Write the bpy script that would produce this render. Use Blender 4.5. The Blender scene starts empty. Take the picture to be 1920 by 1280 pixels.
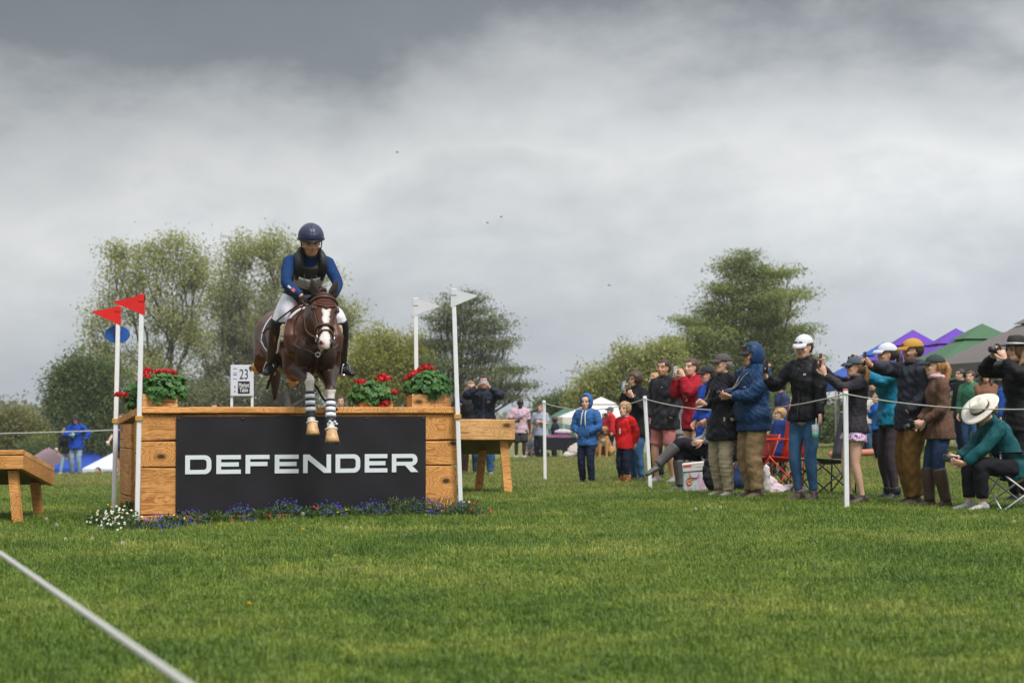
import bpy, bmesh, math, random
import numpy as np
from mathutils import Vector, Matrix
from mathutils.bvhtree import BVHTree

SC = bpy.context.scene
COL = SC.collection
PI = math.pi
R = math.radians

# ---------------------------------------------------------------- camera
FPX = 3733.0
PITCH = math.atan(135.0 / FPX)
cam_d = bpy.data.cameras.new('camera')
cam_d.lens = 70.0; cam_d.sensor_width = 36.0
cam_d.clip_start = 0.1; cam_d.clip_end = 6000
cam_d.dof.use_dof = True; cam_d.dof.focus_distance = 19.2; cam_d.dof.aperture_fstop = 3.4
cam = bpy.data.objects.new('camera', cam_d); COL.objects.link(cam)
cam.location = (0, 0, 1.0); cam.rotation_euler = (R(90) + PITCH, 0, 0)
SC.camera = cam

# ---------------------------------------------------------------- sky and sun
SUN_EL, SUN_AZ = R(56), R(150)          # azimuth measured from +Y clockwise: the sun is behind the camera, to the right
world = bpy.data.worlds.new('World'); SC.world = world; world.use_nodes = True
def build_world():
    nt = world.node_tree; N = nt.nodes; L = nt.links; N.clear()
    out = N.new('ShaderNodeOutputWorld')
    sky = N.new('ShaderNodeTexSky'); sky.sky_type = 'NISHITA'; sky.sun_disc = False
    sky.sun_elevation = SUN_EL; sky.sun_rotation = SUN_AZ
    bs = N.new('ShaderNodeBackground'); bs.inputs[1].default_value = 0.06
    L.new(sky.outputs[0], bs.inputs[0])
    tc = N.new('ShaderNodeTexCoord')
    sep = N.new('ShaderNodeSeparateXYZ'); L.new(tc.outputs['Generated'], sep.inputs[0])
    def math_(op, a, b=None, c=None):
        m = N.new('ShaderNodeMath'); m.operation = op
        for i, v in enumerate((a, b, c)):
            if v is None: continue
            if isinstance(v, (int, float)): m.inputs[i].default_value = v
            else: L.new(v, m.inputs[i])
        return m.outputs[0]
    def noise(scale, detail, vec, rough=0.55, dist=0.0, off=(0, 0, 0)):
        mp = N.new('ShaderNodeMapping'); mp.inputs['Location'].default_value = off
        L.new(vec, mp.inputs[0])
        n = N.new('ShaderNodeTexNoise'); n.inputs['Scale'].default_value = scale
        n.inputs['Detail'].default_value = detail; n.inputs['Roughness'].default_value = rough
        n.inputs['Distortion'].default_value = dist
        L.new(mp.outputs[0], n.inputs['Vector']); return n.outputs['Fac']
    mp0 = N.new('ShaderNodeMapping'); mp0.inputs['Scale'].default_value = (1, 1, 1.9)
    L.new(tc.outputs['Generated'], mp0.inputs[0])
    v = mp0.outputs[0]
    nA = noise(4.6, 7, v, 0.55, 0.15, (0.35, 0.0, 0.9))
    nB = noise(13.0, 8, v, 0.6, 0.15, (3.1, 0.2, 0.4))
    nC = noise(1.6, 3, v, 0.5, 0.0, (7.7, 2.0, 0.1))
    zz = math_('ABSOLUTE', sep.outputs['Z'])
    # cloud base: dark above, a pale band lower down, both broken up by the cloud noise
    e = math_('ADD', zz, math_('MULTIPLY', math_('SUBTRACT', nA, 0.5), 0.17))
    e = math_('ADD', e, math_('MULTIPLY', math_('SUBTRACT', nB, 0.5), 0.085))
    e = math_('SUBTRACT', e, math_('MULTIPLY', sep.outputs['X'], 0.075))
    r1 = N.new('ShaderNodeValToRGB'); L.new(e, r1.inputs[0])
    cr = r1.color_ramp
    cr.elements[0].position = 0.0; cr.elements[0].color = (0.34, 0.37, 0.405, 1)
    cr.elements[1].position = 1.0; cr.elements[1].color = (0.95, 0.96, 0.98, 1)
    for p, c in ((0.045, (0.385, 0.41, 0.435)), (0.080, (0.475, 0.495, 0.508)), (0.120, (0.56, 0.568, 0.57)), (0.158, (0.40, 0.415, 0.428)),
                 (0.200, (0.175, 0.193, 0.21)), (0.26, (0.15, 0.166, 0.184)), (0.36, (0.58, 0.60, 0.63)), (0.6, (0.82, 0.84, 0.87))):
        el = cr.elements.new(p); el.color = (*c, 1)
    # large scale brightening and darkening
    k = math_('ADD', 0.70, math_('MULTIPLY', nC, 0.62))
    k = math_('MULTIPLY', k, math_('ADD', 0.78, math_('MULTIPLY', nB, 0.44)))
    k = math_('MULTIPLY', k, math_('ADD', 1.02, math_('MULTIPLY', sep.outputs['X'], 0.38)))
    mx = N.new('ShaderNodeMix'); mx.data_type = 'RGBA'; mx.blend_type = 'MULTIPLY'; mx.inputs[0].default_value = 1.0
    L.new(r1.outputs[0], mx.inputs[6])
    cb = N.new('ShaderNodeCombineColor')
    for i in range(3): L.new(k, cb.inputs[i])
    L.new(cb.outputs[0], mx.inputs[7])
    bc = N.new('ShaderNodeBackground'); bc.inputs[1].default_value = 1.0
    L.new(mx.outputs[2], bc.inputs[0])
    ms = N.new('ShaderNodeMixShader'); ms.inputs[0].default_value = 0.95
    L.new(bs.outputs[0], ms.inputs[1]); L.new(bc.outputs[0], ms.inputs[2])
    L.new(ms.outputs[0], out.inputs[0])
build_world()
sun_d = bpy.data.lights.new('sun', 'SUN'); sun_d.energy = 2.6; sun_d.angle = R(18); sun_d.color = (1.0, 0.96, 0.90)
sun = bpy.data.objects.new('sun', sun_d); COL.objects.link(sun)
_sd = Vector((math.sin(SUN_AZ) * math.cos(SUN_EL), math.cos(SUN_AZ) * math.cos(SUN_EL), math.sin(SUN_EL)))
sun.rotation_euler = _sd.to_track_quat('Z', 'Y').to_euler(); sun.location = (10, -10, 30)

SC.view_settings.view_transform = 'Standard'; SC.view_settings.look = 'None'
SC.view_settings.exposure = 0.46; SC.view_settings.gamma = 1.0; SC.view_settings.use_curve_mapping = False
SC.render.engine = 'CYCLES'
SC.cycles.max_bounces = 6; SC.cycles.transparent_max_bounces = 8
SC.cycles.use_denoising = True

# ---------------------------------------------------------------- terrain height and placing
def sm(t):
    t = min(1.0, max(0.0, t)); return t * t * (3 - 2 * t)
def gz(x, d):
    """height of the ground"""
    z = -0.010 * max(0.0, min(d, 260) - 24)
    z -= 0.034 * min(16.0, max(0.0, -x)) * sm((d - 20) / 30)
    z += 0.030 * min(10.0, max(0.0, x)) * sm((d - 20) / 15)
    s = x / max(d, 4.0)
    z -= 0.052 * max(0.0, min(d, 170) - 57) * sm((0.13 - s) / 0.15)
    z += 0.045 * math.exp(-((x - 3.0) / 2.2) ** 2 - ((d - 22.4) / 2.0) ** 2)
    z += 0.012 * math.sin(x * 0.9 + 1) * math.sin(d * 0.6)
    z -= 0.085 * math.exp(-((x + 3.2) / 1.2) ** 2 - ((d - 17.9) / 1.2) ** 2)
    if d > 260: z += (d - 260) * 0.012
    return z
def W(px, py, d):
    """world point seen at pixel (px,py) of the 1920x1280 photograph at depth d"""
    u = (px - 960) / FPX; v = (640 - py) / FPX
    y = math.cos(PITCH) - math.sin(PITCH) * v; z = math.sin(PITCH) + math.cos(PITCH) * v
    k = d / y
    return Vector((u * k, d, 1.0 + z * k))
def GX(px, d): return (px - 960) / FPX * d
def GP(px, d):
    x = GX(px, d); return Vector((x, d, gz(x, d)))

# ---------------------------------------------------------------- materials
MATS = {}
def newmat(name):
    m = bpy.data.materials.new(name); m.use_nodes = True
    nt = m.node_tree; return m, nt.nodes, nt.links, nt.nodes['Principled BSDF']
def setp(b, **kw):
    for k, v in kw.items():
        k = k.replace('_', ' ')
        b.inputs[k].default_value = v
def coords(N, L, scale=(1, 1, 1), kind='Object', off_random=False):
    tc = N.new('ShaderNodeTexCoord'); mp = N.new('ShaderNodeMapping')
    mp.inputs['Scale'].default_value = scale
    L.new(tc.outputs[kind], mp.inputs[0])
    if off_random:
        oi = N.new('ShaderNodeObjectInfo'); ml = N.new('ShaderNodeMath'); ml.operation = 'MULTIPLY'; ml.inputs[1].default_value = 37.0
        L.new(oi.outputs['Random'], ml.inputs[0])
        cb = N.new('ShaderNodeCombineXYZ')
        for i in range(3): L.new(ml.outputs[0], cb.inputs[i])
        L.new(cb.outputs[0], mp.inputs['Location'])
    return mp.outputs[0]
def tex_noise(N, L, vec, scale, detail=3, rough=0.55, dist=0.0):
    n = N.new('ShaderNodeTexNoise'); n.inputs['Scale'].default_value = scale; n.inputs['Detail'].default_value = detail
    n.inputs['Roughness'].default_value = rough; n.inputs['Distortion'].default_value = dist
    if vec is not None: L.new(vec, n.inputs['Vector'])
    return n
def ramp(N, L, fac, stops):
    r = N.new('ShaderNodeValToRGB'); cr = r.color_ramp
    while len(cr.elements) < len(stops): cr.elements.new(0.5)
    for e, (p, c) in zip(cr.elements, stops):
        e.position = p; e.color = (*c, 1)
    L.new(fac, r.inputs[0]); return r.outputs[0]
def mixc(N, L, fac, a, b, blend='MIX'):
    m = N.new('ShaderNodeMix'); m.data_type = 'RGBA'; m.blend_type = blend
    for i, v in ((0, fac), (6, a), (7, b)):
        if isinstance(v, (int, float)): m.inputs[i].default_value = v
        elif isinstance(v, tuple): m.inputs[i].default_value = (*v, 1) if len(v) == 3 else v
        else: L.new(v, m.inputs[i])
    return m.outputs[2]
def bump(N, L, b, height, strength=0.3, dist=0.01):
    bp = N.new('ShaderNodeBump'); bp.inputs['Strength'].default_value = strength; bp.inputs['Distance'].default_value = dist
    L.new(height, bp.inputs['Height']); L.new(bp.outputs[0], b.inputs['Normal'])
def plain(name, col, rough=0.6, metal=0.0, var=0.12, nscale=14, bmp=0.0, spec=0.5):
    key = ('p', name, col)
    if key in MATS: return MATS[key]
    m, N, L, b = newmat(name)
    v = coords(N, L)
    n = tex_noise(N, L, v, nscale, 4)
    lo = tuple(c * (1 - var) for c in col); hi = tuple(min(1, c * (1 + var)) for c in col)
    L.new(ramp(N, L, n.outputs['Fac'], ((0.3, lo), (0.7, hi))), b.inputs['Base Color'])
    setp(b, Roughness=rough, Metallic=metal); b.inputs['Specular IOR Level'].default_value = spec
    if bmp: bump(N, L, b, n.outputs['Fac'], bmp, 0.01)
    MATS[key] = m; return m
def cloth(col, rough=0.82, spec=0.14, fold=0.42, weave=True):
    key = ('c', col, rough, fold)
    if key in MATS: return MATS[key]
    m, N, L, b = newmat('cloth')
    v = coords(N, L, (1, 1, 1))
    v2 = coords(N, L, (1.0, 1.0, 0.8))
    n1 = tex_noise(N, L, v2, 6.5, 2, 0.5, 1.3)
    n2 = tex_noise(N, L, v, 90, 2)
    lo = tuple(c * 0.82 for c in col); hi = tuple(min(1, c * 1.16 + 0.002) for c in col)
    L.new(ramp(N, L, n2.outputs['Fac'], ((0.3, lo), (0.7, hi))), b.inputs['Base Color'])
    setp(b, Roughness=rough); b.inputs['Specular IOR Level'].default_value = spec
    bump(N, L, b, n1.outputs['Fac'], fold, 0.03)
    MATS[key] = m; return m
def attr_mat(name, rough=0.5, spec=0.4, bscale=60, bst=0.1, sss=0.0, coat=0.0, var=0.1):
    m, N, L, b = newmat(name)
    a = N.new('ShaderNodeAttribute'); a.attribute_name = 'Col'
    v = coords(N, L); n = tex_noise(N, L, v, bscale, 3)
    c = mixc(N, L, 1.0, a.outputs['Color'], ramp(N, L, n.outputs['Fac'], ((0.3, (1 - var,) * 3), (0.7, (1 + var,) * 3))), 'MULTIPLY')
    L.new(c, b.inputs['Base Color']); setp(b, Roughness=rough); b.inputs['Specular IOR Level'].default_value = spec
    if sss: b.inputs['Subsurface Weight'].default_value = sss; b.inputs['Subsurface Radius'].default_value = (0.012, 0.005, 0.003)
    if coat: b.inputs['Coat Weight'].default_value = coat
    bump(N, L, b, n.outputs['Fac'], bst, 0.004)
    return m
def wood(name, light, mid, dark, grain=1.0, knots=True, rough=0.62):
    key = ('w', name)
    if key in MATS: return MATS[key]
    m, N, L, b = newmat(name)
    v = coords(N, L, (1, 1, 1), 'Object', True)
    # knots: stretched cells, few of them
    sx = N.new('ShaderNodeSeparateXYZ'); L.new(v, sx.inputs[0]); cx = N.new('ShaderNodeCombineXYZ')
    for i_, k_, o_ in ((0, 2.0, 'X'), (1, 3.4, 'Z')):
        mm = N.new('ShaderNodeMath'); mm.operation = 'MULTIPLY'; mm.inputs[1].default_value = k_; L.new(sx.outputs[o_], mm.inputs[0]); L.new(mm.outputs[0], cx.inputs[i_])
    vo = N.new('ShaderNodeTexVoronoi'); vo.voronoi_dimensions = '2D'; vo.inputs['Scale'].default_value = 1.0; vo.feature = 'F1'
    nk = tex_noise(N, L, v, 9, 2); av = N.new('ShaderNodeVectorMath'); av.operation = 'MULTIPLY_ADD'; L.new(nk.outputs['Color'], av.inputs[0]); av.inputs[1].default_value = (0.10, 0.10, 0); L.new(cx.outputs[0], av.inputs[2])
    L.new(av.outputs[0], vo.inputs['Vector'])
    mp2 = N.new('ShaderNodeMapping'); mp2.inputs['Scale'].default_value = (0.9, 10, 10); L.new(v, mp2.inputs[0])
    n1 = tex_noise(N, L, mp2.outputs[0], 1.6 * grain, 5, 0.6, 1.2)
    kn = N.new('ShaderNodeMapRange'); kn.inputs[1].default_value = 0.0; kn.inputs[2].default_value = 0.50; kn.inputs[3].default_value = 1.5; kn.inputs[4].default_value = 0.0
    L.new(vo.outputs['Distance'], kn.inputs[0])
    sc_ = N.new('ShaderNodeSeparateColor'); L.new(vo.outputs['Color'], sc_.inputs[0]); on = N.new('ShaderNodeMath'); on.operation = 'GREATER_THAN'; on.inputs[1].default_value = 0.55; L.new(sc_.outputs[0], on.inputs[0])
    kk = N.new('ShaderNodeMath'); kk.operation = 'MULTIPLY'; L.new(kn.outputs[0], kk.inputs[0]); L.new(on.outputs[0], kk.inputs[1])
    ad = N.new('ShaderNodeMath'); ad.operation = 'ADD'; L.new(n1.outputs['Fac'], ad.inputs[0]); L.new(kk.outputs[0], ad.inputs[1])
    ml = N.new('ShaderNodeMath'); ml.operation = 'MULTIPLY'; ml.inputs[1].default_value = 26.0; L.new(ad.outputs[0], ml.inputs[0])
    sn = N.new('ShaderNodeMath'); sn.operation = 'SINE'; L.new(ml.outputs[0], sn.inputs[0])
    g = N.new('ShaderNodeMapRange'); g.inputs[1].default_value = -1; g.inputs[2].default_value = 1; L.new(sn.outputs[0], g.inputs[0])
    base = ramp(N, L, g.outputs[0], ((0.0, tuple(c * 0.85 for c in mid)), (0.2, mid), (0.45, light), (0.85, light), (1.0, mid)))
    n3 = tex_noise(N, L, v, 2.3, 3)
    base = mixc(N, L, 0.8, base, ramp(N, L, n3.outputs['Fac'], ((0.3, (0.72, 0.66, 0.58)), (0.7, (1.12, 1.08, 1.02)))), 'MULTIPLY')
    mp4 = N.new('ShaderNodeMapping'); mp4.inputs['Scale'].default_value = (1.0, 30, 30); L.new(v, mp4.inputs[0])
    n4 = tex_noise(N, L, mp4.outputs[0], 1.3, 4, 0.6, 0.6)
    crack = ramp(N, L, n4.outputs['Fac'], ((0.33, (1, 1, 1)), (0.375, (0, 0, 0))))
    base = mixc(N, L, crack, base, dark)
    if knots:
        kd = ramp(N, L, vo.outputs['Distance'], ((0.05, (1, 1, 1)), (0.10, (0.35,) * 3), (0.16, (0, 0, 0))))
        k2 = N.new('ShaderNodeMath'); k2.operation = 'MULTIPLY'; L.new(kd, k2.inputs[0]); L.new(on.outputs[0], k2.inputs[1])
        base = mixc(N, L, k2.outputs[0], base, tuple(c * 0.55 for c in dark))
    L.new(base, b.inputs['Base Color']); setp(b, Roughness=rough); b.inputs['Specular IOR Level'].default_value = 0.3
    bump(N, L, b, n4.outputs['Fac'], 0.35, 0.006)
    MATS[key] = m; return m
def leaf_mat(name, c1, c2, c3, wscale=0.6, trans=0.25, rough=0.55):
    """foliage: colour varies from leaf to leaf and clump to clump"""
    key = ('l', name)
    if key in MATS: return MATS[key]
    m, N, L, b = newmat(name)
    ge = N.new('ShaderNodeNewGeometry')
    n = tex_noise(N, L, ge.outputs['Position'], wscale, 3)
    a = N.new('ShaderNodeAttribute'); a.attribute_name = 'rnd'
    c = mixc(N, L, a.outputs['Fac'], ramp(N, L, n.outputs['Fac'], ((0.35, c1), (0.65, c2))), c3)
    L.new(c, b.inputs['Base Color']); setp(b, Roughness=rough); b.inputs['Specular IOR Level'].default_value = 0.3
    tr = N.new('ShaderNodeBsdfTranslucent'); L.new(c, tr.inputs[0])
    ms = N.new('ShaderNodeMixShader'); ms.inputs[0].default_value = trans
    L.new(b.outputs[0], ms.inputs[1]); L.new(tr.outputs[0], ms.inputs[2])
    L.new(ms.outputs[0], N['Material Output'].inputs[0])
    MATS[key] = m; return m

# ---------------------------------------------------------------- mesh builder
def nrm(v):
    v = np.asarray(v, float); l = np.linalg.norm(v); return v / l if l > 1e-9 else v
def cr_resample(P, k):
    """Catmull-Rom through the rows of P, k steps per span"""
    n = len(P); out = []
    for i in range(n - 1):
        p0 = P[max(0, i - 1)]; p1 = P[i]; p2 = P[i + 1]; p3 = P[min(n - 1, i + 2)]
        for j in range(k):
            t = j / k
            out.append(0.5 * ((2 * p1) + (-p0 + p2) * t + (2 * p0 - 5 * p1 + 4 * p2 - p3) * t * t + (-p0 + 3 * p1 - 3 * p2 + p3) * t ** 3))
    out.append(P[-1]); return np.array(out)
class MB:
    def __init__(s): s.V = []; s.F = []; s.n = 0; s.C = []; s.hasc = False
    def add(s, verts, faces, col=None):
        verts = np.asarray(verts, float).reshape(-1, 3)
        s.V.append(verts); o = s.n
        s.F.extend([tuple(i + o for i in f) for f in faces]); s.n += len(verts)
        c = np.ones((len(verts), 4))
        if col is not None:
            s.hasc = True; c[:, :len(np.atleast_1d(col)) if np.ndim(col) == 1 else 3] = np.asarray(col)[..., :3] if np.ndim(col) == 2 else col
        s.C.append(c); return s
    def tube(s, pts, rad, n=10, up=None, k=0, cap=True, col=None, pw=1.0, bulge=0.6):
        P = np.asarray(pts, float); r = np.asarray(rad, float)
        if r.ndim == 0: r = np.full(len(P), float(r))
        if r.ndim == 1: r = np.stack([r, r], 1)
        if k:
            Q = cr_resample(np.hstack([P, r]), k); P = Q[:, :3]; r = np.maximum(Q[:, 3:], 1e-4)
        T = np.gradient(P, axis=0); T /= np.maximum(np.linalg.norm(T, axis=1, keepdims=True), 1e-9)
        m = len(P); A = np.linspace(0, 2 * PI, n, endpoint=False)
        ca, sa = np.cos(A), np.sin(A)
        if pw != 1.0:
            ca = np.sign(ca) * np.abs(ca) ** pw; sa = np.sign(sa) * np.abs(sa) ** pw
        prev = None; V = []
        for i in range(m):
            if up is not None:
                q = np.asarray(up, float); q = q - T[i] * q.dot(T[i])
                if np.linalg.norm(q) < 1e-4: q = prev if prev is not None else np.array([1, 0, 0.])
                q = nrm(q)
            else:
                if prev is None:
                    q = np.array([0, 0, 1.]) if abs(T[i][2]) < 0.9 else np.array([1., 0, 0])
                else: q = prev
                q = nrm(q - T[i] * q.dot(T[i]))
            prev = q; sd = np.cross(q, T[i])
            V.append(P[i] + np.outer(ca * r[i, 0], sd) + np.outer(sa * r[i, 1], q))
        V = np.concatenate(V); F = []
        for i in range(m - 1):
            for j in range(n):
                j2 = (j + 1) % n
                F.append((i * n + j, i * n + j2, (i + 1) * n + j2, (i + 1) * n + j))
        if cap:
            a = P[0] - T[0] * r[0].min() * bulge; b = P[-1] + T[-1] * r[-1].min() * bulge
            V = np.vstack([V, a, b]); ia, ib = m * n, m * n + 1
            for j in range(n):
                j2 = (j + 1) % n
                F.append((ia, j2, j)); F.append((ib, (m - 1) * n + j, (m - 1) * n + j2))
        return s.add(V, F, col)
    def ell(s, c, r, B=None, nu=14, nv=9, col=None, keep=None):
        c = np.asarray(c, float); r = np.asarray(r, float) * np.ones(3)
        V = [np.array([0, 0, 1.])]
        for i in range(1, nv):
            th = PI * i / nv
            for j in range(nu):
                ph = 2 * PI * j / nu
                V.append(np.array([math.sin(th) * math.cos(ph), math.sin(th) * math.sin(ph), math.cos(th)]))
        V.append(np.array([0, 0, -1.])); V = np.array(V) * r
        F = []
        for j in range(nu): F.append((0, 1 + j, 1 + (j + 1) % nu))
        for i in range(nv - 2):
            for j in range(nu):
                a = 1 + i * nu; b = a + nu; j2 = (j + 1) % nu
                F.append((a + j, b + j, b + j2, a + j2))
        a = 1 + (nv - 2) * nu; e = len(V) - 1
        for j in range(nu): F.append((a + j, e, a + (j + 1) % nu))
        if keep is not None:
            F = [f for f in F if keep(V[list(f)].mean(0) + (c if B is None else 0))]
        if B is not None: V = V @ np.asarray(B)
        return s.add(V + c, F, col)
    def box(s, c, h, B=None, bev=0.0, col=None):
        c = np.asarray(c, float); h = np.asarray(h, float)
        if bev <= 0:
            V = np.array([[x, y, z] for x in (-1, 1) for y in (-1, 1) for z in (-1, 1)], float) * h
            F = [(0, 1, 3, 2), (4, 6, 7, 5), (0, 4, 5, 1), (2, 3, 7, 6), (0, 2, 6, 4), (1, 5, 7, 3)]
        else:
            b = min(bev, h.min() * 0.9); V = []
            for z, k in ((-h[2], 1), (-h[2] + b, 0), (h[2] - b, 0), (h[2], 1)):
                i = b * k
                x, y = h[0] - i, h[1] - i
                e = b
                for px, py in ((x - e, -y), (x, -y + e), (x, y - e), (x - e, y), (-x + e, y), (-x, y - e), (-x, -y + e), (-x + e, -y)):
                    V.append((px, py, z))
            V = np.array(V); F = []
            for i in range(3):
                for j in range(8):
                    j2 = (j + 1) % 8
                    F.append((i * 8 + j, i * 8 + j2, i * 8 + 8 + j2, i * 8 + 8 + j))
            F.append(tuple(range(7, -1, -1))); F.append(tuple(range(24, 32)))
        if B is not None: V = V @ np.asarray(B)
        return s.add(V + c, F, col)
    def quad(s, a, b, c, d, col=None): return s.add([a, b, c, d], [(0, 1, 2, 3)], col)
    def mesh(s, name='mesh'):
        me = bpy.data.meshes.new(name)
        V = np.concatenate(s.V) if s.V else np.zeros((0, 3))
        me.from_pydata(V.tolist(), [], s.F); me.update()
        if s.hasc: set_col(me, np.concatenate(s.C))
        return me
    def obj(s, name, m=None, parent=None, smooth=True, loc=None, rot=None):
        return link(name, s.mesh(name), m, parent, smooth, loc, rot)
def set_col(me, C):
    a = me.color_attributes.get('Col') or me.color_attributes.new('Col', 'FLOAT_COLOR', 'POINT')
    a.data.foreach_set('color', np.ascontiguousarray(C, dtype=np.float32).ravel())
def link(name, me, m=None, parent=None, smooth=True, loc=None, rot=None):
    o = bpy.data.objects.new(name, me); COL.objects.link(o)
    if m is not None: me.materials.append(m)
    if smooth: me.polygons.foreach_set('use_smooth', np.ones(len(me.polygons), bool))
    if parent is not None: o.parent = parent
    if loc is not None: o.location = loc
    if rot is not None: o.rotation_euler = rot
    return o
def empty(name, loc=(0, 0, 0), rz=0.0, rot=None):
    o = bpy.data.objects.new(name, None); COL.objects.link(o); o.location = loc
    o.rotation_euler = rot if rot is not None else (0, 0, rz); o.empty_display_size = 0.2; return o
def tag(o, label=None, cat=None, group=None, kind=None):
    if label: o['label'] = label
    if cat: o['category'] = cat
    if group: o['group'] = group
    if kind: o['kind'] = kind
    return o
TMP = bpy.data.scenes.new('tmp')
def verts_of(me):
    V = np.empty(len(me.vertices) * 3, np.float32); me.vertices.foreach_get('co', V); return V.reshape(-1, 3).astype(float)
def norms_of(me):
    V = np.empty(len(me.vertices) * 3, np.float32); me.vertices.foreach_get('normal', V); return V.reshape(-1, 3).astype(float)
def fuse(mb, voxel=0.012, smooth=3, fac=0.5):
    me = mb.mesh('tmp'); ob = bpy.data.objects.new('tmp', me); TMP.collection.objects.link(ob)
    r = ob.modifiers.new('r', 'REMESH'); r.mode = 'VOXEL'; r.voxel_size = voxel
    if smooth:
        q = ob.modifiers.new('s', 'SMOOTH'); q.factor = fac; q.iterations = smooth
    vl = TMP.view_layers[0]; vl.update(); dg = vl.depsgraph
    m2 = bpy.data.meshes.new_from_object(ob.evaluated_get(dg))
    bpy.data.objects.remove(ob); bpy.data.meshes.remove(me)
    return m2
def wrinkle(me, amp, seed=0, vert=1.0, wl=(0.05, 0.16), n=9):
    """cloth folds: displace along the normal by a sum of oblique waves"""
    rs = np.random.RandomState(seed); V = verts_of(me); Nn = norms_of(me); d = np.zeros(len(V))
    for i in range(n):
        k = rs.normal(size=3) * np.array([0.6, 0.6, vert]); k = nrm(k) * 2 * PI / rs.uniform(*wl)
        k2 = rs.normal(size=3) * 4
        q = np.sin(V @ k + rs.uniform(0, 6.28) + 1.6 * np.sin(V @ k2 + rs.uniform(0, 6.28)))
        d += (1.0 - 2.0 * np.abs(q) ** 0.8 if i % 2 else q) * rs.uniform(0.5, 1)
    V += Nn * (amp * d / math.sqrt(n))[:, None]
    me.vertices.foreach_set('co', V.astype(np.float32).ravel()); me.update()
    return me
def set_rnd(me, vals):
    a = me.attributes.new('rnd', 'FLOAT', 'FACE'); a.data.foreach_set('value', np.asarray(vals, np.float32))
def leaf_mesh(name, C, D, Nn, size, aspect, rs, cup=0.25):
    """many little leaves: C centres, D directions, Nn normals, size per leaf -> one mesh of folded diamonds"""
    n = len(C); D = D / np.linalg.norm(D, axis=1, keepdims=True)
    S = np.cross(Nn, D); S /= np.maximum(np.linalg.norm(S, axis=1, keepdims=True), 1e-9)
    U = np.cross(D, S)
    sz = np.asarray(size).reshape(-1, 1) * np.ones((n, 1)); w = sz * aspect
    a = C - D * sz * 0.5; b = C + D * sz * 0.5
    c = C + S * w * 0.5 + U * w * cup; e = C - S * w * 0.5 + U * w * cup
    V = np.stack([a, c, b, e], 1).reshape(-1, 3)
    me = bpy.data.meshes.new(name); me.vertices.add(4 * n); me.loops.add(6 * n); me.polygons.add(2 * n)
    me.vertices.foreach_set('co', V.astype(np.float32).ravel())
    i = np.arange(n)[:, None] * 4
    me.loops.foreach_set('vertex_index', np.hstack([i, i + 1, i + 2, i, i + 2, i + 3]).astype(np.int32).ravel())
    me.polygons.foreach_set('loop_start', (np.arange(2 * n) * 3).astype(np.int32))
    me.update(calc_edges=True); set_rnd(me, np.repeat(rs.rand(n), 2))
    return me
# ================================================================ GROUND
def grass_color(N, L, pos):
    """lawn colour from the place: light dry patches and dark lush ones"""
    n1 = tex_noise(N, L, pos, 0.55, 4, 0.6)
    n2 = tex_noise(N, L, pos, 3.2, 4, 0.65)
    n3 = tex_noise(N, L, pos, 0.16, 2)
    n4 = tex_noise(N, L, pos, 24, 3, 0.6)
    base = ramp(N, L, n1.outputs['Fac'], ((0.28, (0.068, 0.128, 0.018)), (0.5, (0.138, 0.200, 0.032)), (0.70, (0.248, 0.272, 0.064))))
    det = ramp(N, L, n2.outputs['Fac'], ((0.28, (0.48, 0.60, 0.50)), (0.5, (0.95, 0.98, 0.95)), (0.72, (1.55, 1.38, 1.35))))
    c = mixc(N, L, 0.95, base, det, 'MULTIPLY')
    c = mixc(N, L, 0.9, c, ramp(N, L, n4.outputs['Fac'], ((0.32, (0.62, 0.66, 0.62)), (0.5, (1, 1, 1)), (0.68, (1.35, 1.30, 1.40)))), 'MULTIPLY')
    sp = N.new('ShaderNodeSeparateXYZ'); L.new(pos, sp.inputs[0])
    mr = N.new('ShaderNodeMapRange'); mr.inputs[1].default_value = 22; mr.inputs[2].default_value = 34
    L.new(sp.outputs['Y'], mr.inputs[0])
    dry = N.new('ShaderNodeMath'); dry.operation = 'MULTIPLY'; L.new(mr.outputs[0], dry.inputs[0])
    L.new(ramp(N, L, n3.outputs['Fac'], ((0.35, (0.25,) * 3), (0.6, (0.85,) * 3))), dry.inputs[1])
    return mixc(N, L, dry.outputs[0], c, (0.235, 0.215, 0.080))
def build_ground():
    m, N, L, b = newmat('soil_and_turf')
    ge = N.new('ShaderNodeNewGeometry')
    c = grass_color(N, L, ge.outputs['Position'])
    n = tex_noise(N, L, ge.outputs['Position'], 38, 4, 0.7)
    c = mixc(N, L, 0.85, c, ramp(N, L, n.outputs['Fac'], ((0.3, (0.35, 0.35, 0.3)), (0.7, (0.95, 0.95, 0.9)))), 'MULTIPLY')
    L.new(c, b.inputs['Base Color']); setp(b, Roughness=0.9); b.inputs['Specular IOR Level'].default_value = 0.1
    bump(N, L, b, n.outputs['Fac'], 0.6, 0.03)
    ds = list(np.arange(-12, 70, 1.0)) + list(70 * 1.045 ** np.arange(0, 58))
    ss = np.linspace(-1, 1, 81)
    V = []; F = []
    for d in ds:
        w = 14 + 0.62 * max(d, 0)
        for s in ss:
            x = w * s; V.append((x, d, gz(x, d)))
    k = len(ss)
    for i in range(len(ds) - 1):
        for j in range(k - 1):
            F.append((i * k + j, i * k + j + 1, (i + 1) * k + j + 1, (i + 1) * k + j))
    g = MB(); g.add(V, F); o = g.obj('ground', m)
    tag(o, kind='structure')
build_ground()

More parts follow.
